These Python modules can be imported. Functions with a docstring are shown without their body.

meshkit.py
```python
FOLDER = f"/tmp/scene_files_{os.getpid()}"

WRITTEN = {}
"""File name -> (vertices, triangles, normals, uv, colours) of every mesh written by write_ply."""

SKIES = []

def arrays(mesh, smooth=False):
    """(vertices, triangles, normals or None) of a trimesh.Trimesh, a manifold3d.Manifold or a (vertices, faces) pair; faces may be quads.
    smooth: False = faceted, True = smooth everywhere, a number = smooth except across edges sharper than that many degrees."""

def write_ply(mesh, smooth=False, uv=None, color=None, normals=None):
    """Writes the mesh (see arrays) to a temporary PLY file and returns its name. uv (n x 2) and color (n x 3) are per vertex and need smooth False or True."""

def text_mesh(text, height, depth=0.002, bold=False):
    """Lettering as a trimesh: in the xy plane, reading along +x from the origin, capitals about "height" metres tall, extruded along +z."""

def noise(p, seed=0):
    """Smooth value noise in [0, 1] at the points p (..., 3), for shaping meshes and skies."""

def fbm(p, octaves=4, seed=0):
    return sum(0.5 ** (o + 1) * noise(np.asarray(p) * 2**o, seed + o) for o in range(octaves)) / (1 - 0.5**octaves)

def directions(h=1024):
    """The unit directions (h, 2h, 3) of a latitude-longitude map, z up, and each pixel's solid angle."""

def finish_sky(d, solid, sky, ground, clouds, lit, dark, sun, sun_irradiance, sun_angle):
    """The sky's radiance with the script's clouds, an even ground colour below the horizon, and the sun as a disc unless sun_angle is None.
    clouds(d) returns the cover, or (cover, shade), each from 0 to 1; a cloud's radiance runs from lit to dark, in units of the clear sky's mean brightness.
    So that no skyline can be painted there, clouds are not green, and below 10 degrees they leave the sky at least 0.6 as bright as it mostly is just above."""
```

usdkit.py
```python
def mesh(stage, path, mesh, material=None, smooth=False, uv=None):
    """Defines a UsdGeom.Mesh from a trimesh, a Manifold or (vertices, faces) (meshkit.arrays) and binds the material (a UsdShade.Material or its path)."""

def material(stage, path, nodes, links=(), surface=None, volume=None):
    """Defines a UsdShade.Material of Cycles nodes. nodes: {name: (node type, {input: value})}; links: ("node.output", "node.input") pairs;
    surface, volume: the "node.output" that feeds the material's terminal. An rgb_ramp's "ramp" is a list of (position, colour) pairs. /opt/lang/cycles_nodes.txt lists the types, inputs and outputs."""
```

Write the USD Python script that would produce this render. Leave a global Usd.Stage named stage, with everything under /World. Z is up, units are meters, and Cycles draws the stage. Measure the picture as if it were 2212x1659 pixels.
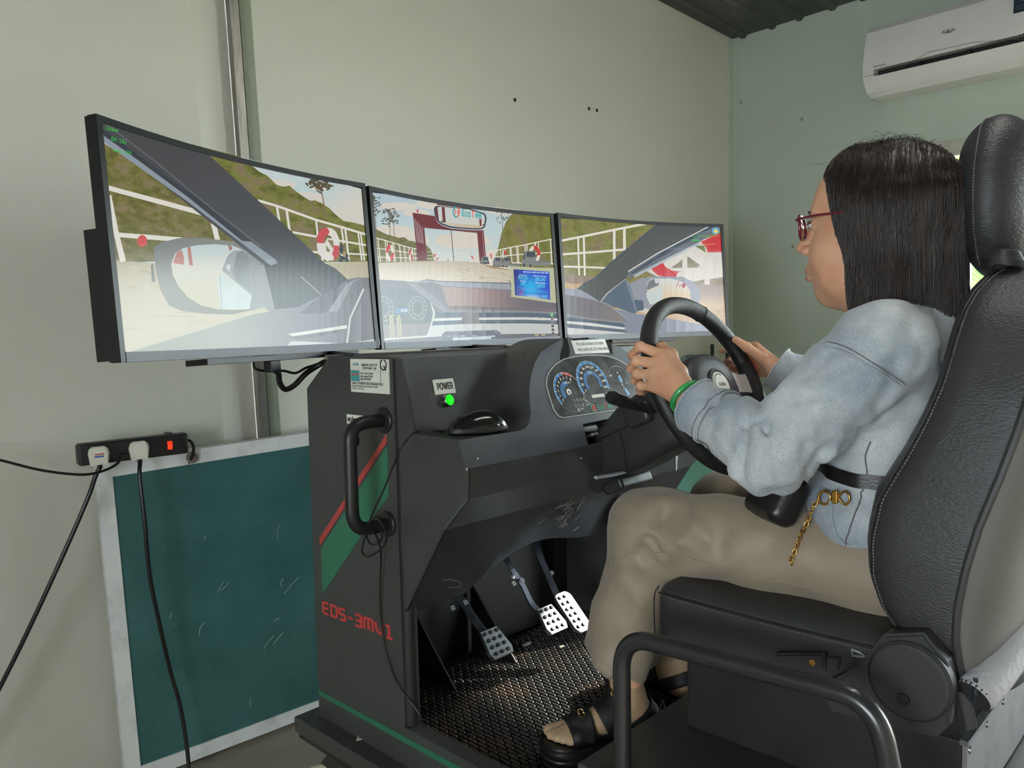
import math, random
import numpy as np, trimesh, manifold3d, shapely, usdkit, meshkit
from shapely.geometry import Polygon, LineString, Point, box as sbox
from shapely.ops import unary_union
from shapely import affinity
from pxr import Usd, UsdGeom, UsdLux, UsdShade, Gf, Sdf, Vt
PI = math.pi
stage = Usd.Stage.CreateInMemory()
UsdGeom.SetStageUpAxis(stage, 'Z'); UsdGeom.SetStageMetersPerUnit(stage, 1.0)
UsdGeom.Xform.Define(stage, '/World'); UsdGeom.Scope.Define(stage, '/World/Looks')
# ---------------------------------------------------------------- camera, lights, exposure
A = np.array
FOC, CX, CY, CAMH = 1718.96, 1106.0, 829.5, 1.40
SIM = A([[0.69623, -0.71748, -0.02190], [-0.06580, -0.03330, -0.99730], [0.71480, 0.69577, -0.07040]])    # the cabin's axes seen by the camera
ROOM = A([[0.78321, -0.62080, -0.03430], [-0.10222, -0.07400, -0.99200], [0.61330, 0.78045, -0.12140]])   # the room's axes seen by the camera
def ortho(m):
    u, s, v = np.linalg.svd(m); return u @ v
SIM, ROOM = ortho(SIM), ortho(ROOM)
M = ROOM.T @ SIM            # the cabin stands turned and slightly tilted in the room
CAM = A([0, 0, CAMH])
cam = UsdGeom.Camera.Define(stage, '/World/camera')
cam.CreateHorizontalApertureAttr(36.0); cam.CreateVerticalApertureAttr(27.0)
cam.CreateFocalLengthAttr(36.0 * FOC / 2212); cam.CreateClippingRangeAttr(Gf.Vec2f(0.03, 200.0))
cx = ROOM.T @ A([1, 0, 0]); cy = ROOM.T @ A([0, -1, 0]); cz = ROOM.T @ A([0, 0, -1])
cam.AddTransformOp().Set(Gf.Matrix4d(*cx, 0, *cy, 0, *cz, 0, *CAM, 1))
cam.CreateExposureAttr(-0.12)
dome = UsdLux.DomeLight.Define(stage, '/World/sky'); dome.CreateIntensityAttr(5.5); dome.CreateColorAttr(Gf.Vec3f(0.86, 0.94, 1.0))
sun = UsdLux.DistantLight.Define(stage, '/World/sun'); sun.CreateIntensityAttr(4.0); sun.CreateNormalizeAttr(True); sun.CreateAngleAttr(1.2); sun.CreateColorAttr(Gf.Vec3f(1.0, 0.93, 0.82))
def aim(prim, pos, to, up=(0, 0, 1)):
    z = A(pos, float) - A(to, float); z /= np.linalg.norm(z); x = np.cross(up, z); x /= np.linalg.norm(x); y = np.cross(z, x)
    prim.AddTransformOp().Set(Gf.Matrix4d(*x, 0, *y, 0, *z, 0, *map(float, pos), 1))
aim(sun, (3.4, 0.55, 1.75), (1.35, 0.95, 0.62))
door_light = UsdLux.RectLight.Define(stage, '/World/door_daylight')        # the open door in the right wall, behind the seat
door_light.CreateWidthAttr(1.2); door_light.CreateHeightAttr(2.1); door_light.CreateIntensityAttr(1.6); door_light.CreateColorAttr(Gf.Vec3f(0.93, 0.97, 1.0))
aim(door_light, (3.50, -1.15, 1.07), (0, -1.15, 1.07))
side_fill_light = UsdLux.RectLight.Define(stage, '/World/added_side_fill')  # fill light for the cabin side, at an unseen window added for it
side_fill_light.CreateWidthAttr(1.5); side_fill_light.CreateHeightAttr(1.0); side_fill_light.CreateIntensityAttr(.55); side_fill_light.CreateColorAttr(Gf.Vec3f(0.96, 0.99, 1.0))
aim(side_fill_light, (-1.96, -0.45, 1.40), (0, -0.45, 1.40))
lamp_light = UsdLux.RectLight.Define(stage, '/World/tube_lamp_light')      # the ceiling lamp's own light
lamp_light.CreateWidthAttr(1.2); lamp_light.CreateHeightAttr(0.12); lamp_light.CreateIntensityAttr(17.0); lamp_light.CreateColorAttr(Gf.Vec3f(1.0, 0.98, 0.93))
aim(lamp_light, (1.45, 0.50, 2.66), (1.45, 0.50, 0), up=(0, 1, 0))
# ---------------------------------------------------------------- frames and pixels of the survey
def SW(v): return np.asarray(v, float) @ M.T + CAM          # cabin -> world
def RW(v): return np.asarray(v, float) + CAM                # room (from the camera) -> world
def ray(p, fr):
    return fr.T @ np.r_[(np.asarray(p, float) - (CX, CY)) / FOC, 1.0]
def on(p, n, off, fr=SIM):                                  # the point of plane n.x = off seen at photo pixel p
    d = ray(p, fr); return d * (off / (A(n, float) @ d))
def ux(p, x, fr=SIM): return on(p, (1, 0, 0), x, fr)
def uy(p, y, fr=SIM): return on(p, (0, 1, 0), y, fr)
def uz(p, z, fr=SIM): return on(p, (0, 0, 1), z, fr)
def px(P, fr=SIM):
    c = fr @ A(P, float); return A([CX, CY]) + FOC * c[:2] / c[2]
# ---------------------------------------------------------------- prims
used = {}
def numbered(path):
    k = used.get(path, 0); used[path] = k + 1
    return path if k == 0 else f'{path}_{k:03d}'
class T:                                                    # a thing, part or sub-part
    def __init__(s, path, base): s.path, s.base = path, base
def thing(name, label, cat, base=(0, 0, 0), group=None, fr='S', kind=None):
    b = {'S': SW, 'R': RW, 'W': np.asarray}[fr](A(base, float))
    path = numbered('/World/' + name)
    x = UsdGeom.Xform.Define(stage, path); x.AddTranslateOp().Set(Gf.Vec3d(*map(float, b)))
    tag(x.GetPrim(), label, cat, group, kind)
    return T(path, b)
def tag(p, label=None, cat=None, group=None, kind=None):
    for k, v in (('label', label), ('category', cat), ('group', group), ('kind', kind)):
        if v: p.SetCustomDataByKey(k, v)
def join(m):
    if isinstance(m, (list, tuple)) and not (len(m) == 2 and isinstance(m[0], np.ndarray)):
        m = [tm(x) for x in m]; return trimesh.util.concatenate(m) if len(m) > 1 else m[0]
    return tm(m)
def tm(m):
    if isinstance(m, trimesh.Trimesh): return m
    if hasattr(m, 'to_mesh'):
        q = m.to_mesh(); return trimesh.Trimesh(np.array(q.vert_properties[:, :3], float), np.array(q.tri_verts, int), process=False)
    v, f = np.asarray(m[0], float), np.asarray(m[1], int)
    if f.shape[1] == 4: f = np.vstack([f[:, [0, 1, 2]], f[:, [0, 2, 3]]])
    return trimesh.Trimesh(v, f, process=False)
def part(t, name, m, mat, fr='S', smooth=30, label=None, kind=None, col=None):
    m = join(m); v = {'S': SW, 'R': RW, 'W': np.asarray}[fr](m.vertices) - t.base
    path = numbered(f'{t.path}/{name}')
    q = usdkit.mesh(stage, path, (v, m.faces), MAT[mat], smooth=(False if col is not None else smooth))
    if col is not None:
        pv = UsdGeom.PrimvarsAPI(q).CreatePrimvar('col', Sdf.ValueTypeNames.Color3fArray, 'vertex'); pv.Set(Vt.Vec3fArray.FromNumpy(np.asarray(col, np.float32)))
    tag(q.GetPrim(), label, kind=kind)
    return T(path, t.base)
def struct(name, m, mat, fr='R', smooth=30, label=None):    # a piece of the setting that is one mesh
    m = join(m); path = numbered('/World/' + name)
    q = usdkit.mesh(stage, path, (({'S': SW, 'R': RW, 'W': np.asarray}[fr](m.vertices)), m.faces), MAT[mat], smooth=smooth)
    tag(q.GetPrim(), label, kind='structure'); return T(path, np.zeros(3))
def single(name, label, cat, m, mat, fr='S', smooth=30, group=None, kind=None):   # a thing that is one mesh
    m = join(m); v = {'S': SW, 'R': RW, 'W': np.asarray}[fr](m.vertices)
    b = A([*v.mean(0)[:2], v[:, 2].min()]); path = numbered('/World/' + name)
    q = usdkit.mesh(stage, path, (v - b, m.faces), MAT[mat], smooth=smooth); q.AddTranslateOp().Set(Gf.Vec3d(*map(float, b)))
    tag(q.GetPrim(), label, cat, group, kind); return T(path, b)
# ---------------------------------------------------------------- shapes
def nrm(v): v = A(v, float); return v / np.linalg.norm(v)
def bx(lo, hi):
    lo, hi = A(lo, float), A(hi, float); m = trimesh.creation.box(hi - lo); m.apply_translation((lo + hi) / 2); return m
def rb(lo, hi, r=.005, n=12):                               # box with rounded edges
    lo, hi = A(lo, float), A(hi, float); r = min(r, (hi - lo).min() * .499)
    s = manifold3d.Manifold.sphere(r, n); c = [s.translate([x, y, z]) for x in (lo[0] + r, hi[0] - r) for y in (lo[1] + r, hi[1] - r) for z in (lo[2] + r, hi[2] - r)]
    return tm(manifold3d.Manifold.batch_hull(c))
def xf(m, org, u, v, w=None):                               # a mesh made in x, y, z placed on axes u, v, w
    m = tm(m).copy(); w = np.cross(u, v) if w is None else w
    m.vertices = A(org, float) + m.vertices @ np.stack([u, v, w]); return m
def prism(poly, org, u, v, t, w=None):                      # a 2D outline on axes u, v, extruded by t along u x v (or w)
    poly = poly if hasattr(poly, 'geom_type') else Polygon(poly)
    if not poly.is_valid: poly = poly.buffer(0)
    ps = [trimesh.creation.extrude_polygon(g, abs(t), engine='earcut') for g in getattr(poly, 'geoms', [poly]) if g.area > 1e-12]
    m = join(ps); w = np.cross(u, v) if w is None else A(w, float)
    if t < 0: w = -w
    r = xf(m, org, A(u, float), A(v, float), w)
    if np.linalg.det(np.stack([u, v, w])) < 0: r.invert()
    return r
def bprism(poly, org, u, v, t, b=.002, w=None):             # the same with its outer edge chamfered by b
    poly = poly if hasattr(poly, 'geom_type') else Polygon(poly)
    w = np.cross(u, v) if w is None else A(w, float)
    a = prism(poly, org, u, v, t - b, w)
    o = poly.exterior; n = 48
    q = poly.buffer(-b, join_style=2)
    if q.is_empty or q.geom_type != 'Polygon': return prism(poly, org, u, v, t, w)
    cs = manifold3d.Manifold.batch_hull
    return join([a, prism(q, A(org) + A(w) * (t - b), u, v, b, w)]) if True else cs
def circ(r, n=32, c=(0, 0), ry=None, a0=0, a1=2 * PI):
    t = np.linspace(a0, a1, n, endpoint=abs(a1 - a0) < 2 * PI - 1e-6); return np.stack([c[0] + r * np.cos(t), c[1] + (ry or r) * np.sin(t)], 1)
def rrect(x0, y0, x1, y1, r, n=6):
    r = min(r, (x1 - x0) / 2 - 1e-6, (y1 - y0) / 2 - 1e-6)
    return np.vstack([circ(r, n, (cx_, cy_), a0=a, a1=a + PI / 2) for cx_, cy_, a in ((x1 - r, y1 - r, 0), (x0 + r, y1 - r, PI / 2), (x0 + r, y0 + r, PI), (x1 - r, y0 + r, 1.5 * PI))])
def frames(P, closed=False):
    P = A(P, float); t = np.roll(P, -1, 0) - np.roll(P, 1, 0) if closed else np.gradient(P, axis=0)
    t /= np.linalg.norm(t, axis=1, keepdims=True) + 1e-12
    a = nrm(np.cross(t[0], (0, 0, 1) if abs(t[0][2]) < .9 else (1, 0, 0))); N = []
    for k in range(len(P)):
        a = a - t[k] * (a @ t[k]); a = a / (np.linalg.norm(a) + 1e-12); N.append(a)
    N = A(N); return t, N, np.cross(t, N)
def tube(P, r, n=12, closed=False, caps=True, flat=None):   # a pipe along a polyline; r may vary; flat scales the second axis
    P = A(P, float); t, N, B = frames(P, closed); r = np.broadcast_to(r, (len(P),)); k = np.arange(n) * 2 * PI / n
    f2 = np.broadcast_to(1.0 if flat is None else flat, (len(P),))
    V = P[:, None] + r[:, None, None] * (np.cos(k)[None, :, None] * N[:, None] + np.sin(k)[None, :, None] * B[:, None] * f2[:, None, None])
    return rings(V, closed, caps)
def rings(V, closed=False, caps=True):                      # V: (rings, points, 3) sewn into a skin
    m, n = V.shape[:2]; i, j = np.meshgrid(np.arange(m if closed else m - 1), np.arange(n), indexing='ij'); i2 = (i + 1) % m; j2 = (j + 1) % n
    q = np.stack([i * n + j, i * n + j2, i2 * n + j2, i2 * n + j], -1).reshape(-1, 4)
    f = np.vstack([q[:, [0, 1, 2]], q[:, [0, 2, 3]]]); v = V.reshape(-1, 3)
    if caps and not closed:
        v = np.vstack([v, V[0].mean(0), V[-1].mean(0)]); a, b = m * n, m * n + 1; k = np.arange(n); k2 = (k + 1) % n
        f = np.vstack([f, np.stack([np.full(n, a), k2, k], 1), np.stack([np.full(n, b), (m - 1) * n + k, (m - 1) * n + k2], 1)])
    r = trimesh.Trimesh(v, f, process=False)
    if caps and r.volume < 0: r.invert()
    return r
def sheet(V):                                               # V: (rows, columns, 3) an open surface
    m, n = V.shape[:2]; i, j = np.meshgrid(np.arange(m - 1), np.arange(n - 1), indexing='ij')
    q = np.stack([i * n + j, i * n + j + 1, (i + 1) * n + j + 1, (i + 1) * n + j], -1).reshape(-1, 4)
    return tm((V.reshape(-1, 3), q))
def spline(P, n=60, closed=False):                          # Catmull-Rom through the points
    P = A(P, float); Q = np.vstack([P[-1], P, P[0], P[1]]) if closed else np.vstack([2 * P[0] - P[1], P, 2 * P[-1] - P[-2]])
    m = len(Q) - 3; s = np.linspace(0, m, n, endpoint=not closed); k = np.minimum(s.astype(int), m - 1); u = (s - k)[:, None]
    a, b, c, d = Q[k], Q[k + 1], Q[k + 2], Q[k + 3]
    return .5 * (2 * b + (c - a) * u + (2 * a - 5 * b + 4 * c - d) * u ** 2 + (3 * b - a - 3 * c + d) * u ** 3)
def rounded(P, r, n=8):                                     # a polyline with its inner corners turned into arcs
    P = [A(p, float) for p in P]; out = [P[0]]
    for a, b, c in zip(P, P[1:], P[2:]):
        d1, d2 = nrm(a - b), nrm(c - b); th = math.acos(np.clip(d1 @ d2, -1, 1)); L = min(r / math.tan(th / 2), .49 * np.linalg.norm(a - b), .49 * np.linalg.norm(c - b))
        p, q = b + d1 * L, b + d2 * L
        out += [(1 - s) ** 2 * p + 2 * s * (1 - s) * b + s * s * q for s in np.linspace(0, 1, n)]
    return A(out + [P[-1]])
def cyl(a, b, r, n=20, r2=None):
    a, b = A(a, float), A(b, float); return tube([a, b], [r, r if r2 is None else r2], n)
def lathe(prof, org, axis, n=32, u=None):                   # profile of (radius, height) turned about an axis
    axis = nrm(axis); u = nrm(np.cross(axis, (0, 0, 1) if abs(axis[2]) < .9 else (1, 0, 0))) if u is None else nrm(u); v = np.cross(axis, u); k = np.arange(n) * 2 * PI / n
    V = A([A(org, float) + axis * h + max(r, 1e-5) * (np.cos(k)[:, None] * u + np.sin(k)[:, None] * v) for r, h in prof]); return rings(V)
def ball(c, r, s=2):
    m = trimesh.creation.icosphere(s, 1.0); m.vertices = m.vertices * A(r, float) + A(c, float); return m
def words(text, org, u, v, h, width=None, t=.0006, bold=False):   # raised lettering h tall on axes u, v, squeezed to a width
    m = meshkit.text_mesh(text, h, depth=t, bold=bold); u, v = nrm(u), nrm(v)
    if width: m.vertices[:, 0] *= width / m.vertices[:, 0].max()
    return xf(m, org, u, v)
# ---------------------------------------------------------------- soft bodies: distance fields sewn by surface nets
def rcone(p, a, b, ra, rb_):
    a, b = A(a, float), A(b, float); d = b - a; h = np.clip(((p - a) @ d) / (d @ d), 0, 1); return np.linalg.norm(p - a - h[..., None] * d, axis=-1) - (ra + (rb_ - ra) * h)
def chain(p, pts, rs, k=.01):
    o = None
    for a, b, ra, rb_ in zip(pts, pts[1:], rs, rs[1:]):
        d = rcone(p, a, b, ra, rb_); o = d if o is None else smin(o, d, k)
    return o
def ell(p, c, r, R=None):
    q = p - A(c, float)
    if R is not None: q = q @ R
    r = A(r, float); k0 = np.linalg.norm(q / r, axis=-1); k1 = np.linalg.norm(q / (r * r), axis=-1); return k0 * (k0 - 1) / np.maximum(k1, 1e-9)
def sbx(p, c, h, r, R=None):
    q = p - A(c, float)
    if R is not None: q = q @ R
    q = np.abs(q) - (A(h, float) - r); return np.linalg.norm(np.maximum(q, 0), axis=-1) + np.minimum(q.max(-1), 0) - r
def smin(a, b, k):
    h = np.maximum(k - np.abs(a - b), 0) / k; return np.minimum(a, b) - h * h * k * .25
def smax(a, b, k): return -smin(-a, -b, k)
def net(f, lo, hi, h):
    lo, hi = A(lo, float), A(hi, float); n = (np.ceil((hi - lo) / h / 4).astype(int)) * 4 + 1
    def pts(ix): return lo + ix * h
    nc = (n - 1) // 4 + 1; g = np.stack(np.meshgrid(*[np.arange(k) * 4 for k in nc], indexing='ij'), -1)
    c = f(pts(g.reshape(-1, 3))).reshape(nc)
    D = np.repeat(np.repeat(np.repeat(c, 4, 0), 4, 1), 4, 2)[:n[0], :n[1], :n[2]].copy()
    near = np.abs(c) < h * 4 * 2.2
    blk = np.argwhere(near[:-1, :-1, :-1] | near[1:, 1:, 1:] | near[1:, :-1, :-1] | near[:-1, 1:, :-1] | near[:-1, :-1, 1:] | near[1:, 1:, :-1] | near[1:, :-1, 1:] | near[:-1, 1:, 1:])
    o = np.stack(np.meshgrid(*[np.arange(5)] * 3, indexing='ij'), -1).reshape(-1, 3)
    for s in range(0, len(blk), 4000):
        ix = (blk[s:s + 4000, None] * 4 + o[None]).reshape(-1, 3); D[tuple(ix.T)] = f(pts(ix))
    ins = D < 0; corner = np.zeros(np.array(ins.shape) - 1, int); ds = []
    for k, (a, b, e) in enumerate(np.ndindex(2, 2, 2)): corner += ins[a:n[0] - 1 + a, b:n[1] - 1 + b, e:n[2] - 1 + e]
    cells = np.argwhere((corner > 0) & (corner < 8)); idx = -np.ones(corner.shape, int); idx[tuple(cells.T)] = np.arange(len(cells))
    acc, cnt = np.zeros((len(cells), 3)), np.zeros(len(cells))
    cs = [A(x) for x in np.ndindex(2, 2, 2)]
    for a in cs:
        for ax in range(3):
            if a[ax]: continue
            b = a.copy(); b[ax] = 1
            da, db = D[tuple((cells + a).T)], D[tuple((cells + b).T)]; m = (da < 0) != (db < 0)
            t = np.where(m, da / np.where(m, da - db, 1), 0); p = a + t[:, None] * (b - a); acc[m] += p[m]; cnt[m] += 1
    V = lo + (cells + acc / cnt[:, None]) * h; F = []
    for ax in range(3):
        sl0 = [slice(None)] * 3; sl1 = [slice(None)] * 3; sl0[ax] = slice(0, -1); sl1[ax] = slice(1, None)
        a, b = ins[tuple(sl0)], ins[tuple(sl1)]; e = np.argwhere(a != b); u, v = (ax + 1) % 3, (ax + 2) % 3
        e = e[(e[:, u] > 0) & (e[:, v] > 0) & (e[:, u] < n[u] - 1) & (e[:, v] < n[v] - 1)]
        def at_(du, dv):
            q = e.copy(); q[:, u] += du; q[:, v] += dv; return idx[tuple(q.T)]
        q = np.stack([at_(-1, -1), at_(0, -1), at_(0, 0), at_(-1, 0)], 1); fl = ~a[tuple(e.T)]
        q[fl] = q[fl][:, ::-1]; F.append(q)
    F = np.vstack(F); F = F[(F >= 0).all(1)]
    return tm((V, F))
def keep_big(m, n=1):
    p = sorted(m.split(only_watertight=False), key=lambda x: -len(x.faces)); return join(p[:n])
# ---------------------------------------------------------------- materials
MAT = {}
def lin(c):                                                 # sRGB 0-255 -> linear
    c = A(c, float) / 255; return tuple(np.where(c <= .04045, c / 12.92, ((c + .055) / 1.055) ** 2.4))
def mat(name, c, rough=.5, metal=0., c2=None, scale=8., bump=0., bscale=60., spec=.5, coat=0., emit=0., rvar=0., detail=4., stretch=None, sss=0., lo=.35, hi=.65, trans=0., ior=1.5, sheen=0., bdist=.01):
    N = {'p': ('principled_bsdf', {'roughness': rough, 'metallic': metal, 'specular_ior_level': spec, 'base_color': lin(c), 'ior': ior})}
    L = []
    P = N['p'][1]
    if coat: P.update(coat_weight=coat, coat_roughness=.12)
    if sheen: P.update(sheen_weight=sheen, sheen_roughness=.5)
    if sss: P.update(subsurface_weight=sss, subsurface_scale=.003, subsurface_radius=(1., .35, .2))
    if trans: P.update(transmission_weight=trans)
    if emit: P.update(emission_color=lin(c), emission_strength=emit)
    if c2 is not None or bump or rvar:
        N['tc'] = ('texture_coordinate', {}); src = 'tc.object'
        if stretch: N['mp'] = ('mapping', {'scale': stretch}); L.append(('tc.object', 'mp.vector')); src = 'mp.vector'
    if c2 is not None or rvar:
        N['n'] = ('noise_texture', {'scale': scale, 'detail': detail, 'roughness': .6}); L.append((src, 'n.vector'))
    if c2 is not None:
        N['r'] = ('rgb_ramp', {'ramp': [(0., lin(c)), (lo, lin(c)), (hi, lin(c2)), (1., lin(c2))]}); L += [('n.fac', 'r.fac'), ('r.color', 'p.base_color')]
    if rvar:
        N['m'] = ('map_range', {'from_min': .3, 'from_max': .7, 'to_min': rough - rvar, 'to_max': rough + rvar}); L += [('n.fac', 'm.value'), ('m.result', 'p.roughness')]
    if bump:
        N['bn'] = ('noise_texture', {'scale': bscale, 'detail': 3.}); N['b'] = ('bump', {'strength': bump, 'distance': bdist}); L += [(src, 'bn.vector'), ('bn.fac', 'b.height'), ('b.normal', 'p.normal')]
    MAT[name] = usdkit.material(stage, '/World/Looks/' + name, N, L, surface='p.BSDF')
def wall_mat(name, c, c2, dirt, stain=.035):
    MAT[name] = usdkit.material(stage, '/World/Looks/' + name, {
        'tc': ('texture_coordinate', {}), 'n': ('noise_texture', {'scale': 1.1, 'detail': 5., 'roughness': .6}), 'r': ('rgb_ramp', {'ramp': [(0., lin(c)), (.35, lin(c)), (.7, lin(c2)), (1., lin(c2))]}),
        'v': ('voronoi_texture', {'scale': 3.2, 'randomness': 1.}), 'vm': ('map_range', {'from_min': .012, 'from_max': stain, 'to_min': .75, 'to_max': 0., 'clamp': True}),
        'mx': ('mix', {'color2': lin(dirt)}), 'bn': ('noise_texture', {'scale': 5., 'detail': 2.}), 'b': ('bump', {'strength': .06, 'distance': .02}),
        'p': ('principled_bsdf', {'roughness': .42, 'specular_ior_level': .4})},
        [('tc.object', 'n.vector'), ('n.fac', 'r.fac'), ('tc.object', 'v.vector'), ('v.distance', 'vm.value'), ('vm.result', 'mx.fac'), ('r.color', 'mx.color1'), ('mx.color', 'p.base_color'), ('tc.object', 'bn.vector'), ('bn.fac', 'b.height'), ('b.normal', 'p.normal')], surface='p.BSDF')
wall_mat('wall_paint', (208, 206, 192), (202, 201, 187), (96, 92, 78))
wall_mat('wall_paint_mint', (192, 202, 188), (182, 194, 180), (104, 96, 72))
mat('floor_tile', (150, 142, 128), .5, c2=(132, 124, 112), scale=4)
mat('roof_metal', (74, 76, 74), .55, .3, c2=(112, 114, 110), scale=5, lo=.5, hi=.8, rvar=.1)
mat('aluminium', (186, 182, 174), .38, .85, c2=(150, 146, 138), scale=14, stretch=(8, 8, .6), rvar=.08)
mat('post_paint', (140, 146, 128), .5)
mat('corner_paint', (184, 196, 180), .5)
mat('gap_dark', (44, 42, 36), .8)
mat('window_frame', (186, 186, 172), .5, c2=(150, 146, 128), scale=12, lo=.55, hi=.8)
mat('window_bar', (96, 108, 92), .5)
mat('ac_white', (226, 224, 220), .32, c2=(220, 219, 213), scale=3)
mat('ac_dark', (16, 17, 18), .6)
mat('ac_print', (52, 54, 56), .5)
mat('ac_sticker', (22, 42, 62), .4)
mat('white_print', (232, 232, 228), .5)
mat('board_green', (48, 90, 88), .42, c2=(60, 104, 102), scale=5, bump=.03, bscale=400, rvar=.06, detail=6)
mat('board_mint', (122, 184, 170), .4, c2=(132, 192, 178), scale=6)
mat('chalk', (176, 196, 190), .9)
mat('frame_white', (222, 222, 220), .4, c2=(190, 190, 188), scale=9, lo=.5, hi=.75)
mat('cap_brown', (122, 108, 96), .5)
mat('plastic_black', (22, 22, 23), .42, c2=(28, 28, 28), scale=20)
mat('plastic_strip', (30, 30, 31), .45, bump=.03, bscale=200)
mat('plug_white', (226, 222, 208), .35)
mat('cable_black', (16, 17, 17), .42)
mat('cable_blue', (66, 128, 142), .45)
mat('print_red', (206, 84, 50), .5); mat('print_blue', (74, 110, 176), .5)
mat('rod_dark', (34, 46, 42), .5)
mat('lamp_red', (255, 40, 16), .4, emit=2.2); mat('lamp_green', (10, 255, 24), .35, emit=1.0); mat('lamp_white', (255, 250, 238), .4, emit=9.)
mat('bezel', (14, 14, 15), .36); mat('bezel_brush', (84, 86, 90), .42, .35, c2=(104, 106, 110), scale=160, stretch=(1, 1, 6), rvar=.06)
mat('cabin_paint', (58, 59, 58), .44, c2=(64, 65, 64), scale=6, bump=.05, bscale=900, rvar=.05, spec=.42, bdist=.002)
mat('cabin_paint_lit', (72, 75, 81), .38, c2=(80, 83, 89), scale=9, bump=.03, bscale=700, rvar=.08, bdist=.002)  # cabin paint lightened and blued: sky sheen put into the colour
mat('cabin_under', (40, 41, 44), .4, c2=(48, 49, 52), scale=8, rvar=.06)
mat('scratch', (150, 146, 136), .6); mat('chip', (196, 190, 176), .6)
mat('cabin_inner', (24, 24, 26), .5, c2=(34, 32, 30), scale=12)
mat('edge_bare', (120, 118, 112), .4, .4)
mat('sticker_red', (172, 62, 60), .45); mat('sticker_green', (40, 108, 80), .42)
mat('letter_red', (186, 60, 58), .45)
mat('plate_white', (214, 214, 200), .35); mat('plate_grey', (168, 172, 164), .4); mat('print_black', (30, 30, 30), .5); mat('print_grey', (96, 100, 98), .6); mat('print_teal', (62, 150, 152), .45); mat('print_green', (40, 150, 110), .45); mat('print_coral', (214, 76, 70), .45)
mat('chrome', (196, 194, 186), .18, 1.); mat('gold', (220, 172, 92), .24, 1.); mat('steel', (150, 152, 154), .36, .95, c2=(126, 128, 132), scale=30, rvar=.08); mat('steel_dark', (52, 56, 64), .38, .7, c2=(66, 70, 78), scale=18, rvar=.08); mat('zinc', (190, 192, 192), .4, .7); mat('rust', (92, 62, 40), .7)
mat('cluster', (34, 33, 32), .3, c2=(52, 50, 48), scale=26, lo=.45, hi=.8, rvar=.08, detail=8); mat('gauge_blue', (66, 148, 212), .4); mat('gauge_deep', (40, 96, 150), .4, c2=(52, 116, 176), scale=60); mat('gauge_light', (170, 214, 236), .4); mat('gauge_line', (190, 186, 176), .5); mat('gauge_red', (214, 70, 70), .4); mat('gauge_white', (232, 230, 220), .4)
mat('wheel_leather', (30, 30, 32), .36, bump=.5, bscale=520, bdist=.0016, rvar=.06); mat('wheel_perf', (30, 30, 32), .42, bump=.9, bscale=760, bdist=.002); mat('hub_plastic', (62, 62, 70), .42, bump=.35, bscale=700, bdist=.001); mat('spoke_silver', (216, 210, 202), .38, .1); mat('badge', (226, 224, 206), .35)
mat('column', (42, 42, 45), .4, bump=.08, bscale=500, bdist=.001, c2=(48, 48, 51), scale=7); mat('worn_silver', (186, 186, 190), .35, .3, bump=.3, bscale=300, bdist=.002)
mat('rubber_mat', (62, 60, 58), .55, c2=(104, 84, 66), scale=7, lo=.5, hi=.72, detail=6, bump=.1, bscale=300); mat('mat_base', (10, 10, 10), .9, c2=(34, 27, 21), scale=8, lo=.5, hi=.75)
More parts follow.
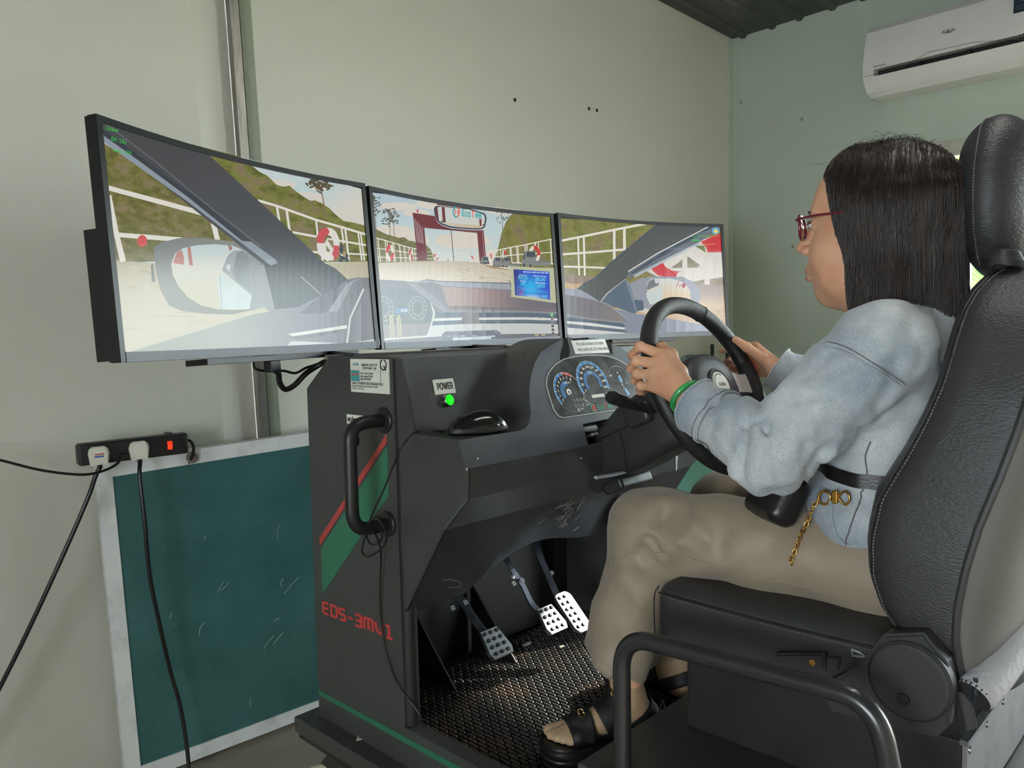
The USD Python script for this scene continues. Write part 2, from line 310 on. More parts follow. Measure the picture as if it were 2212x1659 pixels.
mat('seat_leather', (50, 50, 52), .46, c2=(46, 46, 47), scale=5, bump=.35, bscale=190, bdist=.004, stretch=(1, 1, 2.2)); mat('seat_plain', (50, 51, 53), .5, c2=(45, 45, 46), scale=6, bump=.1, bscale=320, bdist=.002); mat('seat_grey', (98, 96, 91), .5, c2=(104, 101, 96), scale=6, bump=.1, bscale=200, bdist=.003); mat('pocket_cloth', (172, 170, 172), .6, bump=.3, bscale=120); mat('thread', (104, 100, 96), .6); mat('seat_plastic', (46, 46, 48), .42, bump=.12, bscale=500, bdist=.001)
mat('tube_paint', (38, 38, 40), .3, c2=(44, 44, 45), scale=9, coat=.3); mat('bellows', (44, 43, 41), .55, c2=(52, 50, 46), scale=8)
mat('mouse_gloss', (20, 20, 21), .16, coat=.5); mat('mouse_matt', (26, 26, 27), .5)
mat('paper', (226, 226, 222), .6); mat('tape_black', (18, 18, 19), .22); mat('tape_clear', (150, 152, 154), .18, trans=.6)
mat('skin', (214, 166, 134), .46, c2=(206, 152, 120), scale=16, sss=.12, bump=.06, bscale=500, bdist=.001, spec=.4); mat('nail', (222, 168, 148), .25, sss=.2); mat('lips', (182, 110, 100), .4, sss=.2); mat('eye_white', (226, 220, 214), .2); mat('eye_dark', (24, 18, 16), .15); mat('brow', (70, 54, 46), .7)
mat('stocking', (176, 148, 116), .5, c2=(170, 142, 110), scale=20, sheen=.15)
mat('glasses', (112, 28, 48), .22, coat=.4); mat('glasses_silver', (190, 186, 184), .25, .9)
mat('trousers', (148, 134, 115), .55, c2=(142, 128, 110), scale=9, sheen=.25, bump=.05, bscale=900, bdist=.001); mat('bag_leather', (24, 23, 24), .34, bump=.2, bscale=260, bdist=.002); mat('jade', (34, 140, 74), .14, c2=(72, 176, 104), scale=24, coat=.5, sss=.2)
mat('sandal_cloth', (18, 18, 20), .6, bump=.2, bscale=600, bdist=.001); mat('sandal_sole', (20, 20, 22), .34)
mat('debris', (214, 206, 186), .7); mat('leaf_brown', (120, 92, 66), .7)
mat('outside_ground', (150, 140, 112), .8, c2=(120, 126, 84), scale=2)
mat('trunk', (120, 96, 72), .8); mat('box_dark', (34, 34, 38), .5); mat('cream', (214, 206, 184), .6)
mat('sheet_grey', (150, 148, 148), .35, .55, rvar=.05, scale=20)
def leaf_mat(name, c, c2):
    MAT[name] = usdkit.material(stage, '/World/Looks/' + name, {'tc': ('texture_coordinate', {}), 'n': ('noise_texture', {'scale': 7., 'detail': 3.}), 'r': ('rgb_ramp', {'ramp': [(.3, lin(c)), (.7, lin(c2))]}),
        'd': ('principled_bsdf', {'roughness': .45}), 't': ('translucent_bsdf', {}), 'm': ('mix_closure', {'fac': .45})},
        [('tc.object', 'n.vector'), ('n.fac', 'r.fac'), ('r.color', 'd.base_color'), ('r.color', 't.color'), ('d.BSDF', 'm.closure1'), ('t.BSDF', 'm.closure2')], surface='m.closure')
leaf_mat('leaf', (78, 112, 44), (140, 152, 70)); leaf_mat('leaf_dry', (150, 130, 80), (186, 168, 112)); leaf_mat('palm', (84, 140, 62), (120, 168, 84))
MAT['pane'] = usdkit.material(stage, '/World/Looks/pane', {'f': ('fresnel', {'IOR': 1.45}), 't': ('transparent_bsdf', {'color': (.93, .96, .94)}), 'g': ('glossy_bsdf', {'roughness': .02}), 'm': ('mix_closure', {})}, [('f.fac', 'm.fac'), ('t.BSDF', 'm.closure1'), ('g.BSDF', 'm.closure2')], surface='m.closure')
MAT['lens'] = usdkit.material(stage, '/World/Looks/lens', {'f': ('fresnel', {'IOR': 1.12}), 't': ('transparent_bsdf', {'color': (.97, .98, .98)}), 'g': ('glossy_bsdf', {'roughness': .02}), 'm': ('mix_closure', {})}, [('f.fac', 'm.fac'), ('t.BSDF', 'm.closure1'), ('g.BSDF', 'm.closure2')], surface='m.closure')
# a lit screen: per-vertex picture colours, a fine grain for grass and gravel, and a satin front that mirrors the window
MAT['screen'] = usdkit.material(stage, '/World/Looks/screen', {'a': ('attribute', {'attribute': 'col'}), 'p': ('principled_bsdf', {'base_color': (.012, .012, .013), 'roughness': .17, 'specular_ior_level': .27, 'emission_strength': .98})},
    [('a.color', 'p.emission_color')], surface='p.BSDF')
# washed denim: blue twill faded along folds and seams
MAT['denim'] = usdkit.material(stage, '/World/Looks/denim', {'tc': ('texture_coordinate', {}), 'n': ('noise_texture', {'scale': 5.5, 'detail': 6., 'roughness': .62}), 'r': ('rgb_ramp', {'ramp': [(0., lin((116, 130, 148))), (.36, lin((142, 153, 163))), (.5, lin((172, 179, 183))), (.64, lin((198, 202, 202))), (1., lin((212, 214, 212)))]}),
    'w': ('noise_texture', {'scale': 420., 'detail': 2.}), 'wr': ('map_range', {'from_min': .3, 'from_max': .7, 'to_min': .84, 'to_max': 1.1}), 'mx': ('mix', {'mix_type': 'multiply', 'fac': 1.}), 'b': ('bump', {'strength': .25, 'distance': .0012}),
    'p': ('principled_bsdf', {'roughness': .85, 'specular_ior_level': .25, 'sheen_weight': .2})},
    [('tc.object', 'n.vector'), ('n.fac', 'r.fac'), ('tc.object', 'w.vector'), ('w.fac', 'wr.value'), ('r.color', 'mx.color1'), ('wr.result', 'mx.color2'), ('mx.color', 'p.base_color'), ('w.fac', 'b.height'), ('b.normal', 'p.normal')], surface='p.BSDF')
MAT['denim_thread'] = MAT['thread']
# dark brown hair
MAT['hair'] = usdkit.material(stage, '/World/Looks/hair', {'tc': ('texture_coordinate', {}), 'mp': ('mapping', {'scale': (60., 60., 4.)}), 'n': ('noise_texture', {'scale': 3., 'detail': 5.}), 'r': ('rgb_ramp', {'ramp': [(.3, lin((26, 20, 18))), (.55, lin((44, 33, 28))), (.75, lin((74, 54, 42)))]}), 'b': ('bump', {'strength': .5, 'distance': .003}), 'p': ('principled_bsdf', {'roughness': .36, 'specular_ior_level': .5})},
    [('tc.object', 'mp.vector'), ('mp.vector', 'n.vector'), ('n.fac', 'r.fac'), ('r.color', 'p.base_color'), ('n.fac', 'b.height'), ('b.normal', 'p.normal')], surface='p.BSDF')
# ---------------------------------------------------------------- the room shell (frame R: from the camera, z = -1.40 is the floor)
YB, XR, XL, YF, ZF = 2.488, 3.40, -1.90, -2.20, -1.40
EX, EY, EZ = A([1., 0, 0]), A([0, 1., 0]), A([0, 0, 1.])
ZE = 1.161; SL = (1.2428 - ZE) / (XR - 2.8526); XRG = .75; ZR = ZE + SL * (XR - XRG)
struct('floor', bx((XL, YF, ZF - .08), (XR, YB, ZF)), 'floor_tile')
w = thing('wall_back', None, None, (0, YB, ZF), fr='R', kind='structure')
def gable(x): return ZE + SL * (XR - x) if x > XRG else ZR - SL * (XRG - x)
def wall_piece(x0, x1, y):
    xs = [x0] + [x for x in (XRG,) if x0 < x < x1] + [x1]
    return prism([(x0, ZF), (x1, ZF)] + [(x, gable(x) + .03) for x in reversed(xs)], (0, y, 0), EX, EZ, -.08)
part(w, 'wall_panel', wall_piece(.985, XR, YB), 'wall_paint', 'R', False)
P_ = [(XL, YB - .012), (.800, YB - .012), (.838, YB - .004), (.912, YB + .014), (.912, YB + .08), (XL, YB + .08)]
part(w, 'wall_panel', prism(P_, (0, 0, ZF), EX, EY, gable(.9) + .02 - ZF), 'wall_paint', 'R', False)
t1 = thing('trim_1', None, None, (.95, YB, ZF), fr='R', kind='structure')
hz = gable(.95) - ZF
part(t1, 'channel', prism([(.914, YB - .03), (.938, YB - .03), (.938, YB + .02), (.914, YB + .02)], (0, 0, ZF), EX, EY, hz), 'aluminium', 'R', False)
part(t1, 'channel_lip', bx((.910, YB - .034, ZF), (.916, YB - .0, ZF + hz)), 'aluminium', 'R', False)
part(t1, 'gap', bx((.938, YB + .004, ZF), (.951, YB + .06, ZF + hz)), 'gap_dark', 'R', False)
part(t1, 'cover_strip', bx((.951, YB - .002, ZF), (.987, YB + .05, ZF + hz)), 'post_paint', 'R', False)
struct('trim_2', join([bx((XR - .035, YB - .004, ZF), (XR, YB + .0, ZE)), bx((XR - .004, YB - .035, ZF), (XR, YB, ZE))]), 'corner_paint', 'R')
WY0, WY1, WZ0, WZ1 = .34, 1.66, -.52, .47
hole = prism(Polygon([(YF, ZF), (YB + .08, ZF), (YB + .08, ZE + .03), (YF, ZE + .03)], [[(WY0, WZ0), (WY1, WZ0), (WY1, WZ1), (WY0, WZ1)], [(-1.75, ZF + .001), (-.55, ZF + .001), (-.55, ZF + 2.12), (-1.75, ZF + 2.12)]]), (XR, 0, 0), EY, EZ, .08, w=EX)
struct('wall_right', hole, 'wall_paint_mint', smooth=False)
struct('wall_left', prism(Polygon([(YF, ZF), (YB, ZF), (YB, gable(XL)), (YF, gable(XL))], [[(-1.2, -.5), (.3, -.5), (.3, .5), (-1.2, .5)]]), (XL, 0, 0), EY, EZ, .08, w=-EX), 'wall_paint', smooth=False)
w2 = thing('added_window_2', None, None, (XL, -1.2, -.5), fr='R', kind='structure')  # unseen window, added in the left wall to go with the fill light
part(w2, 'frame', prism(Polygon([(-1.2, -.5), (.3, -.5), (.3, .5), (-1.2, .5)], [[(-1.165, -.465), (.265, -.465), (.265, .465), (-1.165, .465)]]), (XL + .01, 0, 0), EY, EZ, .05, w=-EX), 'window_frame', 'R', False)
fr_ = Polygon([(XL, ZF), (XR, ZF), (XR, gable(XR)), (XRG, ZR), (XL, gable(XL))])
struct('wall_front', prism(fr_, (0, YF, 0), EX, EZ, .08, w=-EY), 'wall_paint', smooth=False)
d1 = thing('door_1', None, None, (XR, -1.15, ZF), fr='R', kind='structure')
part(d1, 'door_frame', prism(Polygon([(-1.79, ZF), (-.51, ZF), (-.51, ZF + 2.16), (-1.79, ZF + 2.16)], [[(-1.75, ZF + .001), (-.55, ZF + .001), (-.55, ZF + 2.12), (-1.75, ZF + 2.12)]]), (XR - .012, 0, 0), EY, EZ, .09, w=EX), 'window_frame', 'R', False)
# the ceiling: dark ribbed steel sheets running up the slope
ce = thing('ceiling', None, None, (XRG, 0, ZR), fr='R', kind='structure')
Y = YF - .1
k = 0
sl = nrm((-1, 0, SL)); up_ = nrm((SL, 0, 1)); L_ = (XR + .02 - XRG) / -sl[0] * -1
L_ = (XR + .10 - XRG) * math.hypot(1, SL)
while Y < YB + .1:
    pr = [(0, 0), (.045, 0), (.055, -.012), (.075, -.012), (.085, 0), (.205, 0), (.215, -.012), (.235, -.012), (.245, 0), (.30, 0)]
    pr = pr + [(a, b + .006) for a, b in reversed(pr)]
    part(ce, 'roof_sheet', prism(pr, (XR + .10, Y, ZE - .10 * SL), EY, up_, L_, w=sl), 'roof_metal', 'R', False)
    Y += .30
part(ce, 'far_slope', bx((XL, YF - .08, 0), (XRG, YB + .08, .01)) if False else prism([(XL, gable(XL)), (XRG, ZR), (XRG, ZR + .02), (XL, gable(XL) + .02)], (0, YF - .08, 0), EX, EZ, YB - YF + .16, w=EY), 'roof_metal', 'R', False)
# the window in the right wall
wi = thing('window_1', None, None, (XR, WY0, WZ0), fr='R', kind='structure')
fw = .035
part(wi, 'frame', prism(Polygon([(WY0, WZ0), (WY1, WZ0), (WY1, WZ1), (WY0, WZ1)], [[(WY0 + fw, WZ0 + fw), (WY1 - fw, WZ0 + fw), (WY1 - fw, WZ1 - .016), (WY0 + fw, WZ1 - .016)]]), (XR - .012, 0, 0), EY, EZ, .07, w=EX), 'window_frame', 'R', False)
part(wi, 'lintel_strip', rb((XR - .020, WY0 - .03, WZ1 - .002), (XR + .01, WY1 + .03, WZ1 + .045), .004), 'window_frame', 'R')
for yb in (1.415, 1.03, .64):
    part(wi, 'bar', cyl((XR + .05, yb, WZ0), (XR + .05, yb, WZ1), .0085, 10), 'window_bar', 'R')
part(wi, 'sash', bx((XR + .018, 1.375, WZ0 + fw), (XR + .034, 1.405, WZ1 - .36)), 'window_frame', 'R')
part(wi, 'pane', bx((XR + .020, WY0 + fw, WZ0 + fw), (XR + .024, WY1 - fw, WZ1 - .016)), 'pane', 'R', False)
# bolt holes left in the back wall
for k, (p, lb) in enumerate((((1272, 235), 'left one of two small dark bolt holes high on back wall'), ((1289, 238.5), 'right one of two small dark bolt holes high on back wall'), ((1112, 216), 'lone small dark hole in back wall above middle screen'))):
    c = uy(p, YB, ROOM)
    single('bolt_hole', lb, 'hole', lathe([(.0001, 0), (.006, 0), (.0075, .0015), (.004, .003), (.0001, .0035)], c, -EY, 9), 'gap_dark', 'R')
# ---------------------------------------------------------------- air conditioner on the right wall
ac = thing('air_conditioner', 'white wall air conditioner high on right wall, louvre ajar', 'air conditioner', (XR, 1.40, .74), fr='R')
y1 = on((1868, 140), (1, 0, 0), XR - .17, ROOM)[1]; AL = .86; y0 = y1 - AL; zt = .995; zb = .715
prof = [(0, zt), (.10, zt + .004), (.135, zt - .006), (.158, zt - .03), (.176, zt - .10), (.186, zt - .17), (.184, zb + .085), (.176, zb + .055), (.150, zb + .018), (.118, zb + .002), (0, zb)]
U_ = A([-1., 0, 0])
def ac_slab(ya, yb_, inset=0.):
    return prism([(a - (inset if a > 0.1 else 0), b) for a, b in prof], (XR, ya, 0), U_, EZ, yb_ - ya, w=EY)
slot = prism([(.12, zb + .095), (.25, zb + .098), (.25, zb + .018), (.17, zb + .026), (.135, zb + .04)], (XR, y0 + .055, 0), U_, EZ, AL - .10, w=EY)
def mani(m): m = tm(m).copy(); m.merge_vertices(); return manifold3d.Manifold(manifold3d.Mesh(np.asarray(m.vertices, np.float32), np.asarray(m.faces, np.uint32)))
def diff(a, *bs):
    a = mani(a)
    for b in bs: a = a - mani(b)
    return tm(a)
body = [diff(ac_slab(y0 + .02, y1 - .02), slot)] + [ac_slab(*q) for q in ((y0, y0 + .02, .006), (y1 - .02, y1, .006))] if False else [diff(join(ac_slab(y0, y1)), slot)]
part(ac, 'body', body, 'ac_white', 'R', 25)
part(ac, 'duct', prism([(.121, zb + .094), (.15, zb + .094), (.15, zb + .04), (.136, zb + .042)], (XR, y0 + .056, 0), U_, EZ, AL - .102, w=EY), 'ac_dark', 'R', False)
for yv in (.22, .40, .58): part(ac, 'vane', bx((XR - .178, y0 + .056 + yv, zb + .045), (XR - .15, y0 + .059 + yv, zb + .09)), 'ac_dark', 'R')
fl = [(.1885, zb + .070), (.1905, zb + .068), (.180, zb + .042), (.164, zb + .024), (.158, zb + .022), (.158, zb + .026), (.175, zb + .046)]
part(ac, 'louvre', prism(fl, (XR, y0 + .06, 0), U_, EZ, AL - .108, w=EY), 'ac_white', 'R', 40)
def acp(p): return on(p, (1, 0, .0), XR - .1862, ROOM)
def stroke2(seq, wd): return unary_union([LineString(s).buffer(wd / 2, cap_style=2, join_style=2) for s in seq])
s_ = .0125                                                    # the maker's lettering: wide letters, the A without a bar
lt = [[(0, 0), (.8, 1.5), (1.05, 1.5), (1.55, 0)], [(2.15, .15), (2.05, 1.1), (2.5, 1.5), (3.3, 1.5), (3.6, 1.1), (3.5, .3), (3.1, 0), (2.3, 0), (2.15, .15)], [(2.9, .5), (3.6, -.2)], [(4.1, 1.5), (4.05, .3), (4.4, 0), (5.1, 0), (5.5, .3), (5.55, 1.5)], [(6.0, 0), (6.65, 1.5), (6.9, 1.5), (7.6, 0)]]
o = acp((2034.5, 74)); e = acp((2063, 66)); wd = np.linalg.norm(e - o); sc = wd / 7.6
part(ac, 'logo', prism(affinity.scale(stroke2(lt, .24), sc, sc * 1.1, origin=(0, 0)), o, -EY, EZ, .0012, w=-EX), 'ac_print', 'R', False)
o = acp((1886.5, 147)); e = acp((1913.5, 140)); part(ac, 'small_print', words('INVERTER', o, -EY, EZ, .0065, np.linalg.norm(e - o)), 'ac_print', 'R', False)
st = acp((2187, 27)); part(ac, 'rating_sticker', rb((XR - .179, st[1] - .075, st[2] - .003), (XR - .1745, st[1], st[2] + .085), .001), 'ac_sticker', 'R')
part(ac, 'sticker_print', [words('5', (XR - .1792, st[1] - .012, st[2] + .034), -EY, EZ, .04, bold=True)] + [bx((XR - .1796, st[1] - .06, st[2] + .008 + .006 * i), (XR - .179, st[1] - .008, st[2] + .0095 + .006 * i)) for i in range(3)], 'window_bar', 'R', False)
for p in ((2204, 76), (2211, 74)):
    c = acp(p); part(ac, 'display_dot', lathe([(.003, 0), (.003, .001), (.0001, .0012)], c, -EX, 10), 'ac_print', 'R')
part(ac, 'panel_seam', tube([acp((1868, 166)), acp((1950, 145)), acp((2005, 113)), acp((2105, 91)), acp((2212, 84))], .0009, 6), 'print_grey' if 'print_grey' in MAT else 'ac_dark', 'R')
# ---------------------------------------------------------------- boards leaning in front of the back wall
YBD = 2.375
bl, bt = .4146, -.440; br_ = 1.86
cb = thing('chalkboard', 'large dark green chalkboard in white frame behind the cabin', 'chalkboard', ((bl + br_) / 2, YBD, ZF), fr='R')
fw = .042; zb_ = ZF + .02
part(cb, 'writing_surface', bx((bl + .01, YBD + .006, zb_ + .01), (br_ - .01, YBD + .02, bt - .01)), 'board_green', 'R')
part(cb, 'frame_rail', prism([(bl, bt), (br_, bt), (br_ - fw, bt - fw), (bl + fw, bt - fw)], (0, YBD + .03, 0), EX, EZ, .03, w=-EY), 'frame_white', 'R', False)
part(cb, 'frame_rail', prism([(bl, zb_), (br_, zb_), (br_ - fw, zb_ + fw), (bl + fw, zb_ + fw)], (0, YBD + .03, 0), EX, EZ, .03, w=-EY), 'frame_white', 'R', False)
part(cb, 'frame_stile', prism([(bl, zb_), (bl + fw, zb_ + fw), (bl + fw, bt - fw), (bl, bt)], (0, YBD + .03, 0), EX, EZ, .03, w=-EY), 'frame_white', 'R', False)
part(cb, 'frame_stile', prism([(br_, zb_), (br_ - fw, zb_ + fw), (br_ - fw, bt - fw), (br_, bt)], (0, YBD + .03, 0), EX, EZ, .03, w=-EY), 'frame_white', 'R', False)
c = uy((415, 987.5), YBD, ROOM)
part(cb, 'end_cap', [lathe([(.0001, 0), (.0175, 0), (.0175, .006), (.0155, .010), (.0105, .0105), (.0095, .0075), (.0001, .0075)], c, -EY, 28), bx(c + (-.0085, -.0115, -.002), c + (.0085, -.006, .002))], 'cap_brown', 'R', label='round brown screw cap')
for x_ in (bl + .06, br_ - .10): part(cb, 'leg', bx((x_, YBD, ZF), (x_ + .04, YBD + .05, zb_)), 'frame_white', 'R')
rng = np.random.default_rng(4); mk = []
for p, q in (((470, 1280), (483, 1256)), ((478, 1276), (494, 1258)), ((600, 1164), (604, 1132)), ((614, 1282), (646, 1246)), ((608, 1268), (612, 1248)), ((570, 1400), (592, 1374)), ((590, 1392), (612, 1366)), ((430, 1372), (444, 1344)), ((592, 1344), (604, 1336)), ((440, 1166), (444, 1158)), ((541, 1528), (542, 1506)), ((366, 1336), (371, 1322))):
    a, b = uy(p, YBD + .0052, ROOM), uy(q, YBD + .0052, ROOM); m_ = (a + b) / 2 + (rng.normal(0, .003), 0, rng.normal(0, .003)); mk.append(tube(spline([a, m_, b], 8), .0008, 5))
for k in range(90):
    c = uy((rng.uniform(250, 660), rng.uniform(1020, 1640)), YBD + .0055, ROOM)
    if bl + fw < c[0]: mk.append(ball(c, (rng.uniform(.0005, .0013), .0004, rng.uniform(.0005, .0013)), 1))
part(cb, 'chalk_mark', mk, 'chalk', 'R', kind='stuff')
m2 = thing('mint_board', 'pale mint green board standing low behind the dashboard', 'board', (2.6, 2.40, ZF), fr='R')
part(m2, 'panel', bx((1.93, 2.385, ZF + .02), (3.22, 2.40, -.70)), 'board_mint', 'R')
for q in ((1.91, 2.38, ZF + .0, 1.935, 2.41, -.69), (3.215, 2.38, ZF, 3.24, 2.41, -.69), (1.935, 2.38, -.705, 3.215, 2.41, -.69)): part(m2, 'frame_rail', bx(q[:3], q[3:]), 'frame_white', 'R')
# ---------------------------------------------------------------- power strip hung over the board's corner, with its plugs and leads
YS = YBD - .032
sa, sb = uy((166, 982), YS, ROOM), uy((402, 955), YS, ROOM)
u_ = nrm(sb - sa); v_ = nrm(np.cross(-EY, u_) * 1.0); v_ = v_ if v_[2] > 0 else -v_
SLn = np.linalg.norm(sb - sa); hh = .029
ps = thing('power_strip', 'black power strip with red switch over chalkboard corner', 'power strip', sa, fr='R')
def psp(s, h, d=0.): return sa + u_ * s + v_ * h + A([0, -d, 0])
part(ps, 'case', xf(rb((0, -hh, 0), (SLn, hh, .036), .006), psp(0, 0, -.012) + A([0, .0, 0]), u_, v_, -EY), 'plastic_strip', 'R')
part(ps, 'end_face', xf(rb((-.002, -hh + .004, .004), (.006, hh - .004, .034), .003), psp(0, 0, -.012), u_, v_, -EY), 'plastic_black', 'R')
fz = .024
def ps_add(name, poly, t, m, dz=0., lb=None, sm=False): part(ps, name, prism(poly, psp(0, 0, fz + dz), u_, v_, t, w=-EY), m, 'R', sm, lb)
part(ps, 'switch', xf(rb((SLn * .795, -.011, 0), (SLn * .84, .012, .004), .0015), psp(0, 0, fz), u_, v_, -EY), 'lamp_red', 'R', label='lit red rocker switch')
ps_add('switch_mark', unary_union([Point(SLn * .817, .0035).buffer(.003).difference(Point(SLn * .817, .0035).buffer(.0018)), sbox(SLn * .812, -.006, SLn * .822, -.0045)]), .0006, 'print_red', .004)
part(ps, 'reset_button', xf(rb((SLn * .815, -.03, 0), (SLn * .87, .004, .004), .001), psp(0, hh + .002, 0), u_, -EY, -v_), 'plastic_black', 'R')
for s0 in (.43, .565, .70):                                   # socket openings
    q = [sbox(SLn * s0 - .003, .006, SLn * s0 + .003, .013), sbox(SLn * s0 - .012, -.011, SLn * s0 - .004, -.0075), sbox(SLn * s0 + .004, -.011, SLn * s0 + .012, -.0075), Point(SLn * s0 - .005, .004).buffer(.0026), Point(SLn * s0 + .005, .004).buffer(.0026)]
    ps_add('socket', unary_union(q), .0007, 'ac_dark', -.0002)
ps_add('socket_line', sbox(SLn * .755, -.022, SLn * .757, .022), .0006, 'ac_dark', -.0002)
part(ps, 'strip_lettering', words('Soendren', psp(SLn * .93, .024, fz), -v_, u_, .006, .040), 'plastic_black', 'R', False)
part(ps, 'outlet_lead', tube(spline([psp(SLn, .004, -.005), psp(SLn + .012, .002, 0), psp(SLn + .02, -.018, 0), psp(SLn + .019, -.05, -.02), psp(SLn + .01, -.09, -.055)], 30), .0042, 10), 'cable_black', 'R')
def plug(name, label, s, h, leads, flag):
    c = psp(s, h, fz); t = thing(name, label, 'plug', c, fr='R', group=None)
    b = Polygon([(-.021, -.026), (.021, -.026), (.025, .006), (.022, .018), (.014, .024), (-.014, .024), (-.022, .018), (-.025, .006)])
    part(t, 'plug_body', [prism(b, c, u_, v_, .012, w=-EY), prism(b.buffer(-.0025), c + A([0, -.012, 0]), u_, v_, .006, w=-EY), prism(b.buffer(-.006), c + A([0, -.018, 0]), u_, v_, .004, w=-EY)], 'plug_white', 'R', False)
    if flag:
        part(t, 'label_stripe', prism(sbox(-.012, .004, .010, .0075), c + A([0, -.022, 0]), u_, v_, .0006, w=-EY), 'print_red', 'R', False, label='red stripe')
        part(t, 'label_stripe', prism(sbox(-.013, -.003, .009, .002), c + A([0, -.022, 0]), u_, v_, .0006, w=-EY), 'print_blue', 'R', False, label='blue stripe')
    part(t, 'cable_collar', cyl(c - v_ * .022 + A([0, -.008, 0]), c - v_ * .036 + A([0, -.008, 0]), .0072, 12, .006), 'plug_white' if False else 'cable_black', 'R')
    part(t, 'cable', tube(spline(leads(c), 70), .0058, 10), 'cable_black', 'R')
def yp(p, y): return uy(p, y, ROOM)
s1 = (yp((208, 978), YS)[0] - sa[0]) / u_[0]; s2 = (yp((294, 966), YS)[0] - sa[0]) / u_[0]
plug('plug', 'white plug with red and blue stripes, left on power strip', s1, -.004, lambda c: [c + A([0, -.008, -.03]), yp((206, 1030), YS - .03), yp((190, 1075), YS - .035), yp((150, 1168), YS - .03), yp((90, 1300), YS - .02), yp((30, 1425), YS), yp((-40, 1560), YS + .02), yp((-120, 1700), YS + .04)], True)
plug('plug', 'plain white plug in the middle of the power strip', s2, -.002, lambda c: [c + A([0, -.008, -.03]), yp((302, 1030), YS - .05), yp((312, 1120), YS - .065), yp((323, 1240), YS - .06), yp((345, 1350), YS - .05), yp((368, 1450), YS - .038), yp((388, 1520), YS - .04), yp((402, 1600), YS - .05), yp((410, 1680), YS - .06), yp((414, 1720), YS - .06)], False)
tw = thing('thin_lead', 'thin black lead drooping from power strip out to the left', 'cable', yp((262, 985), YS), fr='R')
part(tw, 'small_plug', xf(rb((-.008, -.008, 0), (.008, .006, .016), .003), psp((yp((262, 982), YS)[0] - sa[0]) / u_[0], -.012, fz), u_, v_, -EY), 'plastic_black', 'R')
part(tw, 'lead', tube(spline([yp((262, 984), YS - .035), yp((258, 997), YS - .05), yp((236, 1012), YS - .055), yp((196, 1024), YS - .05), yp((150, 1024), YS - .04), yp((80, 1014), YS - .02), yp((0, 994), YS), yp((-90, 975), YS + .04)], 60), .0034, 8), 'cable_black', 'R')
# ---------------------------------------------------------------- thin things on the back wall behind the wheel
single('cable_loop', 'thin blue cable loop on back wall, seen through the wheel', 'cable', [tube(spline([yp((1440, 905), 2.47), yp((1474, 812), 2.47), yp((1483, 775), 2.47), yp((1494, 767), 2.47), yp((1503, 775), 2.47), yp((1510, 800), 2.47), yp((1522, 860), 2.47)], 50), .0035, 8), tube(spline([yp((1465, 790), 2.475), yp((1476, 772), 2.475), yp((1490, 768), 2.475)], 14), .0028, 8)], 'cable_blue', 'R')
for p, q, lb in (((1538.5, 744), (1544, 880), 'dark upright rod by back wall above the steering hub'), ((1571, 762), (1573, 880), 'dark upright rod by back wall beside right hand')):
    a, b = yp(p, 2.44), yp(q, 2.44); b[2] = ZF; b[0] = a[0] + .01; single('upright_rod', lb, 'rod', cyl(b, a, .009, 10), 'rod_dark', 'R')
# ---------------------------------------------------------------- ceiling lamp
la = thing('tube_lamp', 'slim white ceiling tube lamp above the photographer', 'lamp', (1.45, .50, 1.30), fr='R')
part(la, 'housing', rb((.80, .42, 1.285), (2.10, .58, 1.325), .006), 'ac_white', 'R')
for x_ in (.9, 2.0): part(la, 'hanger', cyl((x_, .5, 1.32), (x_, .5, gable(x_) + .004), .004, 8), 'steel', 'R')
# ---------------------------------------------------------------- garden outside the window
single('garden_ground', 'pale ground of the garden outside the window', 'ground', bx((XR + .1, -8, ZF - .45), (16, 14, ZF - .35)), 'outside_ground', 'R', kind='structure')
def leaf_quad(c, d, s, rng):
    d = nrm(d); sd = nrm(np.cross(d, rng.normal(size=3))); n_ = np.cross(d, sd)
    V = A([c, c + d * s * .35 + sd * s * .2, c + d * s, c + d * s * .35 - sd * s * .2, c + d * s * .5 + n_ * s * .05]); return V, A([[0, 1, 4], [1, 2, 4], [2, 3, 4], [3, 0, 4]])
def bush(name, label, cat, c, r, n, size, m, seed, trunk=None):
    rng = np.random.default_rng(seed); Vs, Fs = [], []
    for k in range(n):
        d = rng.normal(size=3); d /= np.linalg.norm(d); p = A(c) + d * A(r) * rng.uniform(.3, 1) ** .6
        v, f = leaf_quad(p, d + rng.normal(0, .6, 3) + A([0, 0, -.4]), size * rng.uniform(.6, 1.3), rng); Fs.append(f + 5 * k); Vs.append(v)
    t = thing(name, label, cat, (c[0], c[1], ZF - .35), fr='R'); part(t, 'foliage', (np.vstack(Vs), np.vstack(Fs)), m, 'R', False)
    part(t, 'trunk', tube(spline([(c[0], c[1], ZF - .36), (c[0] + .05, c[1] + .04, (ZF + c[2]) / 2), (c[0], c[1], c[2])], 12), np.linspace(.07, .03, 12), 8), 'trunk', 'R')
bush('garden_tree', 'loose yellow-green tree outside the window', 'tree', (6.3, 3.3, 1.0), (.8, .75, 1.0), 800, .15, 'leaf', 3)
bush('garden_tree', 'dry straw-coloured tree outside the window top', 'tree', (8.2, 3.2, 1.7), (.8, .8, .8), 600, .15, 'leaf_dry', 5)
bush('garden_tree', 'leafy tree outside the window beyond the headrest', 'tree', (6.2, 1.35, 1.5), (.9, .9, .7), 700, .15, 'leaf', 8)
